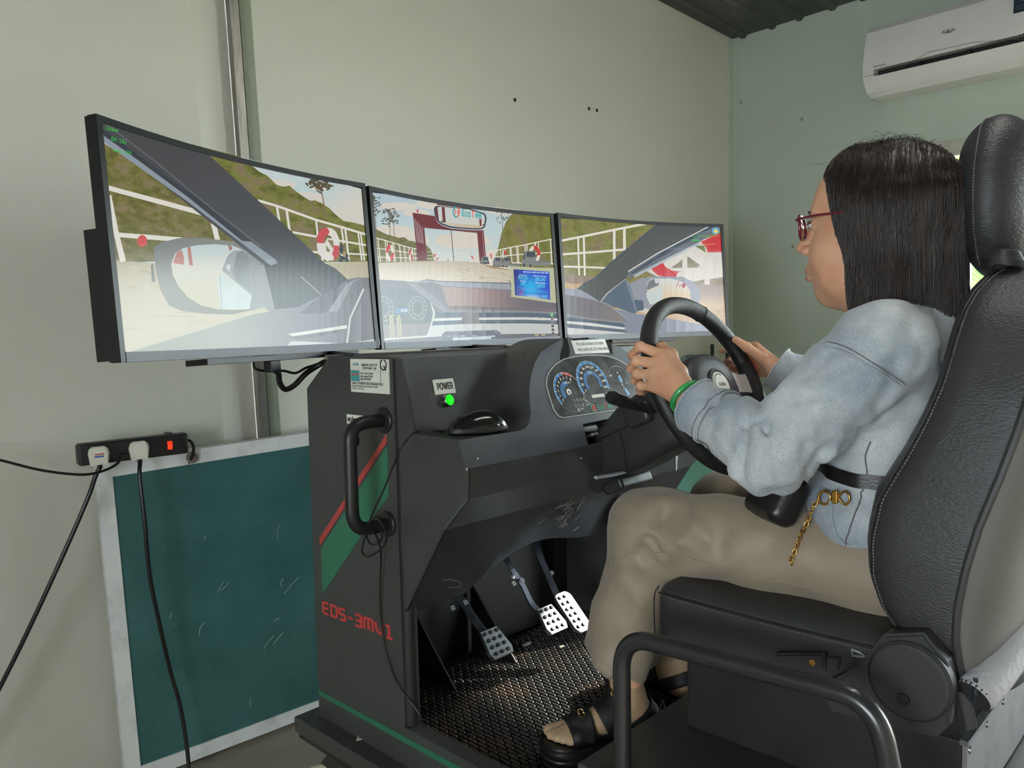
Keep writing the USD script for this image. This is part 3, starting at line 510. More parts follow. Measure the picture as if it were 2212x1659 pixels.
def palm(label, c, n, L, seed):
    rng = np.random.default_rng(seed); t = thing('palm', label, 'palm', (c[0], c[1], ZF - .35), fr='R')
    part(t, 'trunk', tube([(c[0], c[1], ZF - .36), c], [.09, .07], 10), 'trunk', 'R')
    for k in range(n):
        a = k * 2.399 + rng.uniform(-.2, .2); el = rng.uniform(.1, 1.2); d = A([math.cos(a) * math.cos(el), math.sin(a) * math.cos(el), math.sin(el)])
        s = np.linspace(0, 1, 9); P = A(c) + L * (s[:, None] * d + A([0, 0, -.45]) * (s ** 2)[:, None]); V, F = [], []; q = tube(P, np.linspace(.012, .004, 9), 5)
        fan = [q]
        for j in range(26):
            u = .35 + .65 * j / 26; p = A(c) + L * (u * d + A([0, 0, -.45]) * u * u); sdv = nrm(np.cross(d, EZ)) * (1 if j % 2 else -1)
            dd = nrm(sdv + d * .9 + A([0, 0, -.25])); l = L * .42 * (1 - .5 * abs(u - .6)); w_ = np.cross(dd, EZ) * .012
            fan.append(tm((A([p - w_, p + w_, p + dd * l * .6 + w_ * .8, p + dd * l, p + dd * l * .6 - w_ * .8]), A([[0, 1, 2], [0, 2, 4], [4, 2, 3]]))))
        part(t, 'frond', fan, 'palm', 'R', False)
palm('bright green palm outside the window beside the headrest', (5.0, 2.05, -.35), 14, .85, 11)
# ---------------------------------------------------------------- three curved monitors in front of the driver (frame S: the cabin)
MW, MH, MR = .715, .3905, 1.850
MON = [(.7918, 1.4838, .1512, .3289, .0653), (1.5008, 1.6199, .1477, .0525, .0712), (2.2207, 1.5448, .1510, -.2503, .0757)]
def mon_axes(i):
    x, y, z, ya, pi_ = MON[i]; n = A([-math.sin(ya), math.cos(ya), 0]); ex = A([math.cos(ya), math.sin(ya), 0])
    return A([x, y, z]), ex, n * math.cos(pi_) - EZ * math.sin(pi_), n * math.sin(pi_) + EZ * math.cos(pi_)
def mon_pt(i, s, d, z):                                     # s along the arc, d behind the glass, z up
    c, ex, ey, ez = mon_axes(i); a = np.asarray(s) / MR; r = MR + np.asarray(d)
    return c + (r * np.sin(a))[..., None] * ex + (r * np.cos(a) - MR)[..., None] * ey + np.asarray(z)[..., None] * ez
def mon_hit(i, P, d=0.):                                    # photo pixels -> points on the curved glass
    c, ex, ey, ez = mon_axes(i); P = np.asarray(P, float); D = np.c_[(P - (CX, CY)) / FOC, np.ones(len(P))] @ SIM
    dl = D @ np.stack([ex, ey, ez], 1); o = np.stack([ex, ey, ez]) @ -c + A([0, MR, 0]); R = MR + d
    a = dl[:, 0] ** 2 + dl[:, 1] ** 2; b = dl[:, 0] * o[0] + dl[:, 1] * o[1]; q = o[0] ** 2 + o[1] ** 2 - R * R
    t = (-b + np.sqrt(np.maximum(b * b - a * q, 0))) / a; return D * t[:, None]
def cbox(i, s0, s1, z0, z1, d0, d1, n=14):
    s = np.linspace(s0, s1, n); V = A([[mon_pt(i, a, d, z) for d, z in ((d0, z0), (d1, z0), (d1, z1), (d0, z1))] for a in s])
    return rings(V)
BS, BT, BB = .0115, .0105, .0165
def K(ox, oy, sc): return lambda pts: [(ox + x / sc, oy + y / sc) for x, y in pts]
def tpoly(text, h, bold=False):
    m = meshkit.text_mesh(text, h, depth=.001, bold=bold); f = m.faces[m.face_normals[:, 2] > .5]; return unary_union([Polygon(m.vertices[t][:, :2]) for t in f]).buffer(h * .004)
def tpx(text, a, b, hpx, bold=False):                       # text from pixel a to pixel b, capitals hpx tall, upright in the picture
    a, b = A(a, float), A(b, float); g = tpoly(text, 10., bold); w = g.bounds[2]; d = (b - a) / w; e = A([.1 * hpx * .04, -hpx / 10.])
    return affinity.affine_transform(g, [d[0], e[0], d[1], e[1], a[0], a[1]])
def ln(pts, w): return LineString(pts).buffer(w / 2, cap_style=2, join_style=2)
def lnv(pts, w0, w1):
    pts = A(pts, float); t = np.gradient(pts, axis=0); t /= np.linalg.norm(t, axis=1, keepdims=True); n = np.stack([-t[:, 1], t[:, 0]], 1); w = np.linspace(w0, w1, len(pts))[:, None] / 2
    return Polygon(np.vstack([pts + n * w, (pts - n * w)[::-1]]))
def PX(pts): p = Polygon(pts); return p if p.is_valid else p.buffer(0)
def fbm2(P, s, seed, octv=4): return meshkit.fbm(np.c_[np.asarray(P) * s, np.full(len(P), seed * 7.3)], octv, seed)
def solid(c): return lambda P: np.tile(lin(c), (len(P), 1))
def grad(p0, p1, *cs):                                      # a printed gradient of the game's picture
    p0, p1 = A(p0, float), A(p1, float); d = p1 - p0; cs = A([lin(c) for c in cs]); k = np.linspace(0, 1, len(cs))
    def f(P):
        t = np.clip(((P - p0) @ d) / (d @ d), 0, 1); return np.stack([np.interp(t, k, cs[:, j]) for j in range(3)], 1)
    return f
def grass(c1, c2, c3, s=.05, seed=1, dirn=(1, .35)):
    cs = A([lin(c1), lin(c2), lin(c3)])
    def f(P):
        Q = np.stack([P @ A(dirn), P @ A([-dirn[1], dirn[0]]) * 2.2], 1); a = np.clip((fbm2(Q, s, seed) - .3) / .4, 0, 1); b = fbm2(P, .55, seed + 3, 2); t = a * 2
        c = np.stack([np.interp(t, [0, 1, 2], cs[:, j]) for j in range(3)], 1); return c * (.72 + .56 * b)[:, None]
    return f
def screen(t, i, quad, layers):
    frame = Polygon(quad); cov = None; V, F, C = [], [], []; n = 0
    import mapbox_earcut as mbe
    for poly, colf, cell in reversed(layers):
        poly = poly.intersection(frame)
        if poly.is_empty: continue
        vis = poly if cov is None else poly.difference(cov)
        cov = poly if cov is None else cov.union(poly)
        if vis.is_empty or vis.area < .02: continue
        x0, y0, x1, y1 = vis.bounds
        gx, gy = np.arange(math.floor(x0 / cell), math.ceil(x1 / cell)), np.arange(math.floor(y0 / cell), math.ceil(y1 / cell))
        X, Y = [q.ravel() * cell for q in np.meshgrid(gx, gy)]
        cells = shapely.box(X, Y, X + cell, Y + cell); shapely.prepare(vis)
        cells = cells[shapely.intersects(vis, cells)]; inside = shapely.contains(vis, cells)
        pcs = list(cells[inside]); part_ = shapely.intersection(cells[~inside], vis)
        for g in part_:
            pcs += [q for q in getattr(g, 'geoms', [g]) if q.geom_type == 'Polygon' and q.area > 1e-3]
        for g in pcs:
            if not g.interiors and len(g.exterior.coords) <= 5 and g.convex_hull.area - g.area < 1e-6:
                c = np.asarray(g.exterior.coords)[:-1]; f = A([[0, k, k + 1] for k in range(1, len(c) - 1)])
            else:
                rs = [np.asarray(g.exterior.coords)[:-1]] + [np.asarray(r.coords)[:-1] for r in g.interiors]; c = np.vstack(rs)
                f = mbe.triangulate_float64(np.ascontiguousarray(c), np.cumsum([len(r) for r in rs]).astype(np.uint32)).reshape(-1, 3).astype(int)
            if len(f) == 0: continue
            ar = (c[f[:, 1], 0] - c[f[:, 0], 0]) * (c[f[:, 2], 1] - c[f[:, 0], 1]) - (c[f[:, 1], 1] - c[f[:, 0], 1]) * (c[f[:, 2], 0] - c[f[:, 0], 0])
            f = np.where((ar > 0)[:, None], f[:, ::-1], f); V.append(c); F.append(f + n); C.append(colf(c)); n += len(c)
    V = np.vstack(V); P = mon_hit(i, V, .0004); part(t, 'screen', (P, np.vstack(F)), 'screen', col=np.clip(np.vstack(C), 0, 1.2), label='lit screen showing a driving game')
WHITE = solid((226, 222, 212)); RED = solid((204, 48, 56)); RED2 = solid((200, 76, 84))
def ring(c, rx, ry, w, ang0=0.):                            # a life-ring shape: outer ellipse less inner
    o = affinity.scale(Point(c).buffer(1, 24), rx, ry); return o, affinity.scale(Point(c).buffer(1, 24), rx - w, ry - w * ry / rx * .9)
def treep(base, top, rng, w, foliage, r):
    pts = [lnv([base, ((base[0] + top[0]) / 2 + w, (base[1] + top[1]) / 2), top], w, w * .5)]; b, t_ = A(base, float), A(top, float); fo = []
    for k in range(foliage):
        s = rng.uniform(.45, 1.05); c = b + (t_ - b) * s + rng.normal(0, r * (1.1 - .55 * s), 2) * (1, .35); a = rng.uniform(0, PI)
        fo.append(affinity.rotate(affinity.scale(Point(c).buffer(1, 3), r * rng.uniform(.16, .4), r * rng.uniform(.06, .15)), rng.uniform(-50, 50)))
    return unary_union(pts), unary_union(fo)
# --- left picture
a4, a7, a8 = K(200, 230, 2.911), K(560, 370, 6.143), K(320, 480, 5.529)
QL = [(220.6, 260), (783, 408.6), (821, 745.3), (270.4, 765.9)]
qb = lambda q, e=6: list(Polygon(q).buffer(e).exterior.coords)
rng = np.random.default_rng(2)
L = [(PX(qb(QL)), grad((600, 380), (720, 560), (196, 208, 208), (186, 206, 208), (214, 208, 196), (206, 208, 200)), 14)]
for c, rx, ry in (((600, 400), 40, 12), ((650, 428), 50, 14), ((740, 470), 55, 18), ((760, 510), 50, 14), ((690, 405), 20, 6)): L.append((affinity.scale(Point(c).buffer(1, 10), rx, ry), solid((212, 206, 196)), 20))
L.append((PX(a7([(-900, -700), (-80, -60), (0, 5), (110, 60), (230, 180), (320, 205), (400, 190), (450, 235), (560, 320), (680, 390), (740, 385), (830, 425), (930, 490), (1020, 580), (1120, 660), (1250, 680), (1440, 730), (1460, 1200), (600, 1210), (-900, 1200)])), grass((92, 92, 40), (120, 124, 54), (128, 112, 84), .045, 3), 4))
L.append((PX(a4([(70, 230), (520, 520), (1000, 950), (140, 985)])), grass((94, 92, 42), (114, 112, 54), (130, 116, 84), .05, 7), 4))
L.append((PX(a4([(130, 968), (400, 985), (1300, 985), (1500, 985), (1790, 970), (1820, 1510), (200, 1570)])), grad((300, 560), (480, 740), (178, 168, 144), (190, 182, 158), (186, 178, 152)), 14))
for k in range(26):
    x, y = rng.uniform(150, 900), rng.uniform(990, 1480); L.append((PX(a4([(x, y), (x + rng.uniform(80, 240), y - rng.uniform(2, 12)), (x + 180, y + 5), (x + 20, y + 6)])), solid((182, 172, 146)), 30))
wl = [ln(a4([(98, 512), (740, 685)]), 10.5), ln(a4([(150, 806), (560, 838)]), 10), lnv(a4([(105, 560), (150, 800), (192, 975)]), 9, 13), ln(a4([(748, 690), (786, 840)]), 11), ln(a4([(878, 790), (900, 850)]), 9)]
wl += [ln(a7([(-20, 385), (240, 462), (740, 640), (1080, 738), (1440, 845)]), 5.2), ln(a7([(440, 808), (760, 868)]), 5.0), ln(a7([(900, 895), (1120, 930), (1450, 985)]), 4.2), ln(a7([(690, 1068), (790, 1076)]), 4.4), ln(a7([(1170, 1092), (1460, 1108)]), 3.6)]
for x0, y0, x1, y1, w_ in ((235, 470, 270, 680, 5), (362, 510, 405, 800, 5.2), (755, 650, 775, 860, 4), (1090, 740, 1120, 960, 4), (1140, 755, 1190, 1190, 4.2), (1310, 800, 1360, 1185, 3.4), (1345, 815, 1395, 1185, 3.4), (835, 1130, 840, 1195, 4.5), (905, 1150, 910, 1195, 4.5)): wl.append(ln(a7([(x0, y0), (x1, y1)]), w_))
L.append((unary_union(wl), solid((222, 219, 208)), 30))
trk, fo = treep(a7([(880, 640)])[0], a7([(780, 110)])[0], rng, 3.2, 1, 1)
L.append((trk, solid((132, 104, 84)), 30))
fo = unary_union([affinity.rotate(affinity.scale(Point(a7([(x, y)])[0]).buffer(1, 3), rng.uniform(3, 8), rng.uniform(1.2, 2.6)), rng.uniform(-60, 60)) for x, y in [(720 + rng.normal(0, 45), 150 + rng.normal(0, 26)) for _ in range(26)] + [(860 + rng.normal(0, 45), 180 + rng.normal(0, 42)) for _ in range(34)]])
L.append((fo, solid((88, 78, 58)), 30))
o, h = ring(a7([(915, 965)])[0], 24.5, 35.5, 13)
L += [(o.difference(h), solid((222, 218, 210)), 30), (PX(a7([(765, 950), (768, 880), (790, 800), (850, 752), (905, 752), (932, 800), (915, 845), (880, 865), (862, 905), (856, 958)])), RED2, 30), (PX(a7([(985, 982), (1062, 990), (1060, 1080), (1035, 1150), (985, 1182), (990, 1140), (965, 1095), (985, 1045)])), RED2, 30),
      (PX(a7([(780, 955), (865, 955), (900, 900), (985, 1040), (965, 1100), (990, 1140), (985, 1185), (930, 1185), (840, 1150), (770, 1080)])), solid((220, 216, 208)), 30), (PX(a7([(888, 980), (890, 1060), (925, 1068), (945, 1060)])), solid((136, 130, 92)), 30), (PX(a7([(920, 905), (960, 915), (985, 1000), (975, 1010)])), solid((136, 130, 92)), 30)]
L += [(unary_union([Point(a7([(1088, 990)])[0]).buffer(3), PX(a7([(1070, 1010), (1108, 1010), (1115, 1060), (1095, 1090), (1068, 1060)])), Point(a7([(1082, 1182)])[0]).buffer(4), Point(a7([(1165, 1178)])[0]).buffer(4), PX(a7([(1058, 1100), (1120, 1120), (1170, 1095), (1185, 1130), (1160, 1160), (1090, 1180)]))]), solid((50, 60, 74)), 30), (PX(a7([(1065, 1095), (1110, 1105), (1120, 1130), (1090, 1120)])), WHITE, 30), (PX(a7([(1115, 1060), (1135, 1070), (1150, 1140), (1125, 1140)])), solid((190, 156, 132)), 30)]
L.append((affinity.scale(Point(a4([(312, 846)])[0]).buffer(1, 20), 10.4, 13), solid((206, 76, 70)), 30))
# door mirror
L += [(PX(a4([(366, 1000), (380, 985), (395, 1100), (372, 1105)])), solid((104, 108, 106)), 30),
      (PX(a4([(385, 885), (430, 855), (540, 828), (690, 826), (960, 858), (1110, 985), (1120, 1280), (980, 1285), (880, 1308), (700, 1304), (560, 1286), (480, 1252), (425, 1150), (398, 1040)])), grad(a4([(420, 850)])[0], a4([(700, 1300)])[0], (120, 124, 124), (132, 134, 126), (124, 124, 112)), 12)]
gl = PX(a4([(494, 990), (520, 925), (570, 890), (660, 872), (770, 866), (880, 875), (960, 910), (1000, 1030), (1002, 1200), (985, 1275), (880, 1280), (780, 1274), (680, 1250), (600, 1200), (540, 1130), (505, 1060)]))
L += [(gl, grad(a4([(700, 870)])[0], a4([(700, 1270)])[0], (186, 204, 206), (204, 204, 194), (190, 186, 160), (186, 182, 154)), 12), (PX(a4([(505, 985), (530, 920), (560, 900), (575, 950), (574, 995)])), solid((184, 122, 112)), 30), (PX(a4([(596, 885), (615, 882), (632, 1000), (608, 998)])), solid((176, 112, 102)), 30), (PX(a4([(850, 872), (875, 878), (878, 900), (862, 908)])), solid((160, 110, 104)), 30)]
L += [(PX(a4([(780, 1090), (810, 1045), (1003, 1190), (985, 1276), (805, 1276)])).intersection(gl), solid((188, 200, 196)), 30), (PX(a4([(812, 1030), (850, 940), (890, 905), (1010, 905), (1002, 1190)])), solid((150, 156, 158)), 30), (PX(a4([(838, 1015), (848, 990), (866, 998), (862, 1040)])), solid((200, 204, 200)), 30), (PX(a4([(880, 1035), (905, 925), (935, 905), (990, 930), (998, 1170), (900, 1095)])), solid((128, 134, 138)), 30), (ln(a4([(800, 1060), (812, 1275)]), 1.6), solid((140, 150, 150)), 30)]
# windscreen pillar and dashboard of the game
L.append((PX(a4([(960, 858), (1000, 880), (1150, 975), (1160, 1280), (985, 1280), (1002, 1190), (1000, 1030)])), solid((140, 144, 146)), 30))
L.append((PX(a4([(40, 60), (700, 275), (900, 460), (1180, 720), (1460, 985), (1530, 1020), (1605, 1090), (1440, 1190), (1290, 1270), (1150, 1290), (1080, 1000), (75, 200)])), grad(a4([(500, 420)])[0], a4([(1400, 1150)])[0], (70, 71, 74), (72, 74, 78), (78, 84, 90)), 14))
L.append((PX(a4([(40, 170), (75, 188), (600, 560), (1150, 962), (1165, 985), (1120, 1000), (600, 600), (75, 228)])), solid((140, 150, 160)), 30))
L.append((PX(a4([(40, 140), (75, 150), (700, 610), (1000, 850), (940, 845), (600, 570), (75, 180)])), solid((52, 58, 66)), 30))
L.append((ln(a4([(60, 90), (400, 350), (760, 650), (1060, 880)]), 2.4), solid((104, 104, 106)), 30))
L.append((PX(a4([(200, 1560), (215, 1540), (1000, 1290), (1290, 1262), (1440, 1186), (1605, 1088), (1660, 1075), (1800, 1078), (1830, 1520)])), grad(a4([(300, 1540)])[0], a4([(1790, 1200)])[0], (142, 144, 128), (150, 152, 142), (126, 130, 136), (120, 124, 130)), 14))
L += [(PX(a4([(215, 1548), (215, 1530), (1000, 1284), (1080, 1262), (1115, 1290), (1000, 1310)])), solid((184, 180, 158)), 30), (PX(a4([(1440, 1186), (1600, 1092), (1640, 1082), (1560, 1180), (1480, 1290), (1420, 1305), (1300, 1300)])), solid((98, 102, 108)), 30), (ln(a4([(1310, 1070), (1440, 1186)]), 1.6), solid((176, 182, 188)), 30),
      (PX(a4([(1230, 1430), (1600, 1375), (1600, 1395), (1260, 1445)])), solid((214, 216, 208)), 30), (PX(a4([(1250, 1450), (1600, 1398), (1605, 1415), (1300, 1465)])), solid((112, 118, 124)), 30), (PX(a4([(1610, 1490), (1625, 1330), (1700, 1150), (1785, 1140), (1800, 1480)])), solid((132, 136, 142)), 30), (ln(a4([(1600, 1490), (1620, 1330), (1705, 1145)]), 4), solid((206, 210, 208)), 30), (PX(a4([(1200, 1530), (1250, 1475), (1600, 1490), (1820, 1455), (1820, 1510)])), solid((196, 200, 198)), 30), (PX(a4([(1480, 1290), (1600, 1110), (1690, 1080), (1640, 1100), (1540, 1290)])), solid((150, 154, 160)), 30)]
GREEN = solid((40, 196, 64))
L += [(tpx('Online', (228, 281), (255, 286), 8.5), GREEN, 30), (tpx('ĐK: 186', (240, 303.5), (273, 312), 9), GREEN, 30), (tpx('606', (268, 333), (284, 334), 8.5), GREEN, 30), (unary_union([affinity.scale(Point(246 + 4.2 * k, 325 + .9 * k).buffer(1, 3), 1.6, 2.4) for k in range(5)]), solid((60, 190, 70)), 30)]
# --- middle picture
b1, b2, b3, b4 = K(780, 390, 7.213), K(1000, 420, 8.296), K(800, 590, 9.219), K(1000, 590, 9.217)
QC = [(797.8, 415.2), (1194.4, 462.3), (1210, 726), (823.7, 744)]
C_ = [(PX(qb(QC)), grad((880, 420), (880, 560), (176, 196, 206), (190, 208, 210), (206, 212, 206)), 14)]
for c, rx, ry in (((860, 446), 42, 9), ((900, 460), 30, 8), ((850, 500), 45, 14), ((885, 520), 44, 16), ((1090, 455), 40, 10), ((1000, 520), 60, 18), ((1080, 560), 60, 20), ((960, 440), 60, 14)): C_.append((affinity.scale(Point(c).buffer(1, 10), rx, ry), solid((216, 208, 196)), 20))
C_.append((PX(b1([(100, 690), (240, 760), (400, 840), (520, 870), (590, 895), (640, 880), (690, 890), (740, 935), (800, 940), (900, 985), (1010, 1000), (1070, 1060), (1150, 1180), (1150, 1270), (100, 1290)])), grass((98, 98, 50), (118, 116, 64), (124, 112, 84), .05, 5), 4))
C_.append((PX(b2([(560, 1200), (640, 920), (690, 700), (780, 470), (900, 320), (1650, 380), (1700, 1320), (560, 1300)])), grass((104, 104, 44), (124, 126, 58), (128, 110, 84), .04, 9, (.45, 1)), 4))
for b_, t_, sd, w_, n_, r_ in ((b1([(232, 760)])[0], b1([(190, 270)])[0], 1, 1.5, 44, 11), (b1([(452, 850)])[0], b1([(420, 470)])[0], 2, 1.3, 40, 10), (b1([(522, 868)])[0], b1([(470, 460)])[0], 3, 1.3, 40, 10), (b2([(712, 650)])[0], b2([(690, 330)])[0], 4, 1.2, 24, 7), (b2([(810, 430)])[0], b2([(806, 300)])[0], 5, 1.0, 8, 6)):
    q = treep(b_, t_, np.random.default_rng(sd), w_, n_, r_); C_ += [(q[0], solid((112, 92, 74)), 30), (q[1], solid((84, 80, 66)), 30)]
C_.append((PX(b1([(225, 1285), (1150, 1252), (1700, 1262)]) + b2([(300, 1225), (520, 1285), (830, 1350), (1700, 1400), (1700, 1640), (0, 1600)]) + b1([(1000, 1560), (240, 1560)])), grad((900, 560), (900, 605), (190, 178, 158), (206, 196, 176)), 14))
rng = np.random.default_rng(8)
for k in range(60):
    x, y = rng.uniform(980, 1100), rng.uniform(575, 608); C_.append((PX([(x, y), (x + rng.uniform(4, 20), y + rng.uniform(1, 5)), (x + 8, y + 2.6), (x + 2, y + .7)]), solid((176, 158, 132)), 30))
C_ += [(ln([(992, 568), (1006, 605)], .8), solid((160, 146, 122)), 30), (PX(b2([(330, 1245), (560, 1290), (840, 1350), (840, 1365), (480, 1310)])), solid((170, 132, 92)), 30)]
f = [ln(b1([(190, 880), (500, 970), (720, 1035), (880, 1072)]), 2), ln(b1([(200, 1050), (400, 1075), (880, 1145)]), 1.8), ln(b1([(215, 1190), (520, 1200), (880, 1210)]), 1.8), ln(b1([(1030, 1110), (1110, 1115)]), 1.2), ln(b1([(1030, 1165), (1115, 1168)]), 1.2), ln(b1([(1030, 1215), (1115, 1218)]), 1.2)]
for x, yt in ((230, 900), (262, 905), (375, 940), (405, 950), (493, 970), (513, 976), (590, 1000), (605, 1004), (660, 1022), (680, 1028), (735, 1045), (755, 1050), (800, 1060), (830, 1066), (1110, 1110)): f.append(ln(b1([(x, yt), (x + (44 if x < 320 else 26), 1268 if x < 1000 else 1240)]), 2 if x < 500 else 1.3))
for k in range(9): f.append(ln(b1([(1190 + 48 * k, 1130), (1190 + 48 * k, 1255)]), .6))
f += [ln(b1([(1180, 1130), (1640, 1140)]), .5), ln(b1([(1180, 1190), (1640, 1195)]), .5)]
f += [ln(b2([(430, 1050), (620, 1000), (850, 950), (1100, 905), (1400, 840), (1650, 790)]), 2.4), ln(b2([(560, 1120), (860, 1090), (1100, 1070), (1640, 1035)]), 2.0), ln(b2([(880, 1225), (1660, 1245)]), 2.4)]
for x, y, x2, y2, w_ in ((620, 1000, 620, 1110, 1), (675, 990, 680, 1200, 1.4), (755, 965, 765, 1020, 1.6), (845, 950, 850, 1090, 1.8), (860, 950, 880, 1220, 1.8), (960, 930, 980, 1220, 2), (985, 930, 1005, 1290, 2), (1110, 900, 1120, 1090, 2.2), (1145, 895, 1150, 1090, 2.2), (1295, 860, 1300, 950, 3.4), (1350, 855, 1358, 1000, 2.2), (1570, 810, 1592, 1240, 2.6), (1625, 795, 1650, 1310, 2.4)): f.append(ln(b2([(x, y), (x2, y2)]), w_))
for x0, x1, y0, y1 in ((800, 1180, 330, 500),):
    for k in range(4): f.append(ln(b1([(x0 + 40 * k, y0 - 20), (x0 + 20 + 45 * k, y1)]), .4))
    f += [ln(b1([(790, 310), (1180, 350)]), .5), ln(b1([(800, 400), (1150, 440)]), .4)]
C_.append((unary_union(f), solid((226, 220, 204)), 30))
for (c, rx, ry, w_) in ((b1([(450, 1125)])[0], 8.6, 18, 5), (b1([(777, 1160)])[0], 4.8, 12, 2.8), (b1([(943, 1170)])[0], 3, 10, 1.8), (b1([(1165, 1195)])[0], 5.4, 7.2, 2.4), (b2([(145, 1155)])[0], 5, 7, 2), (b2([(492, 1145)])[0], 3.2, 11, 2), (b2([(740, 1080)])[0], 5, 10, 3), (b2([(1280, 1075)])[0], 12.5, 19, 6)):
    o, h = ring(c, rx, ry, w_); C_.append((o.difference(h), solid((224, 218, 208)), 30)); rg = o.difference(h)
    tl = sbox(c[0] - 40, c[1] - 40, c[0] + .1 * rx, c[1]); br2 = sbox(c[0] + .1 * rx, c[1], c[0] + 40, c[1] + 40); tr = sbox(c[0] - .1 * rx, c[1] - 40, c[0] + 40, c[1] + .1 * ry)
    for z_ in ([tl, br2] if c[0] < 1000 else [tr]): C_.append((rg.intersection(z_), RED, 30))
MAR = solid((112, 48, 56))
C_ += [(PX(b1([(800, 500), (1150, 555), (1660, 600), (1660, 800), (985, 738), (1030, 1245), (880, 1248), (815, 580)])), MAR, 30), (unary_union([ln(b1([(840 + 28 * k, 600 + 32 * k), (880 + 22 * k, 960 + 6 * k)]), .9) for k in range(5)]), solid((206, 196, 190)), 30), (PX(b2([(0, 640), (370, 640), (410, 1110), (400, 1200), (300, 1215), (255, 690), (0, 665)])), MAR, 30), (ln(b2([(345, 650), (385, 1110)]), .8), solid((190, 160, 160)), 30), (ln(b2([(130, 650), (160, 1200)]), .4), solid((190, 180, 176)), 30), (PX(b1([(1175, 345), (1600, 395), (1600, 425), (1190, 380)])), MAR, 30)]
C_.append((ln(b1([(1400, 750), (1445, 1262)]), 1.4), solid((56, 58, 62)), 30)); C_.append((ln(b1([(1428, 1185), (1452, 1185)]), 1), solid((56, 58, 62)), 30)); C_ += [(ln(b1([(1355, 1208), (1357, 1252)]), 1.2), solid((70, 74, 80)), 30), (PX(b1([(868, 450), (892, 455), (890, 500), (870, 498)])), RED, 30)]
mo = PX(b1([(1135, 430), (1160, 400), (1200, 392), (1680, 432)]) + b2([(380, 335), (410, 370), (425, 430), (400, 560), (370, 605), (330, 620), (200, 628), (0, 612)]) + b1([(1400, 735), (1260, 690), (1190, 640), (1145, 530)]))
mi = PX(b1([(1185, 420), (1240, 405), (1680, 450)]) + b2([(360, 355), (385, 380), (395, 440), (380, 550), (340, 600), (200, 605), (0, 592)]) + b1([(1400, 712), (1260, 665), (1205, 620)]))
C_ += [(affinity.translate(mo, 0, 2.2), solid((168, 172, 184)), 30), (mo, solid((58, 62, 68)), 30), (mi, grad((1000, 445), (1000, 492), (196, 206, 204), (206, 206, 196)), 20), (PX(b1([(1255, 410), (1300, 415), (1320, 655), (1275, 650)])), MAR, 30), (PX(b1([(1160, 440), (1190, 425), (1215, 640), (1180, 600)])), solid((104, 46, 56)), 30), (PX(b2([(290, 440), (330, 440), (335, 565), (300, 560)])), MAR, 30), (PX(b1([(1210, 650), (1700, 690)]) + b2([(200, 540), (380, 575), (340, 602), (0, 590)])).intersection(mi), solid((204, 184, 158)), 30), (Point(b2([(365, 543)])[0]).buffer(1.6), solid((40, 42, 46)), 30), (PX(b1([(1250, 625), (1300, 640), (1290, 655), (1240, 645)])), solid((60, 62, 66)), 30)]
TEAL, COR = solid((48, 164, 168)), solid((226, 104, 92))
lg = Point(985.5, 457.5); o, h = affinity.scale(lg.buffer(1, 24), 7.6, 12.8), affinity.scale(lg.buffer(1, 24), 5.2, 9.6)
C_ += [(o.difference(h).intersection(sbox(960, 440, 987, 480)), TEAL, 30), (o.difference(h).intersection(sbox(987, 440, 1010, 480)), COR, 30), (unary_union([ln([(983, 451), (983, 464)], 1.5), ln([(990, 452), (990, 465)], 1.5), ln([(983, 457), (990, 458)], 1.5)]), COR, 30)]
C_ += [(tpx('Eco', (996.5, 466.3), (1016.5, 469.3), 14, True), TEAL, 30), (tpx('T', (1017.2, 469), (1025, 470), 14, True), COR, 30), (tpx('ek', (1026, 470), (1041.5, 471.6), 13.5, True), TEAL, 30)]
CAR, CARD = solid((128, 130, 126)), solid((62, 72, 84))
C_ += [(PX(b2([(310, 1210), (345, 1120), (390, 1108), (450, 1120), (470, 1250), (330, 1245)])), CAR, 30), (PX(b2([(358, 1125), (445, 1130), (455, 1185), (360, 1180)])), CARD, 30), (unary_union([PX(b2([(310, 1215), (335, 1215), (330, 1245), (315, 1240)])), PX(b2([(440, 1205), (470, 1205), (470, 1250), (450, 1250)])), PX(b2([(355, 1215), (440, 1220), (440, 1245), (360, 1240)]))]), solid((50, 54, 60)), 30)]
for dx, dy, s_ in ((535, 1290, 1), (690, 1300, 1.08), (1055, 1290, 1.7)):
    g = lambda pts: b2([(dx + x * s_, dy + y * s_) for x, y in pts])
    C_ += [(PX(g([(0, -60), (20, -130), (40, -165), (60, -165), (140, -160), (150, -60), (300, -55), (305, -10), (0, 0)])), CAR, 30), (PX(g([(52, -155), (130, -152), (140, -140), (140, -105), (130, -98), (60, -100), (50, -110)])), CARD, 30), (PX(g([(8, -70), (22, -130), (36, -150), (40, -100), (30, -80)])), solid((84, 92, 100)), 30), (unary_union([PX(g([(12, -30), (32, -30), (34, 4), (18, 4)])), PX(g([(80, -20), (100, -20), (102, 10), (86, 10)]))]), solid((54, 56, 62)), 30), (ln(g([(150, -50), (300, -48)]), .7), solid((70, 74, 80)), 30)]
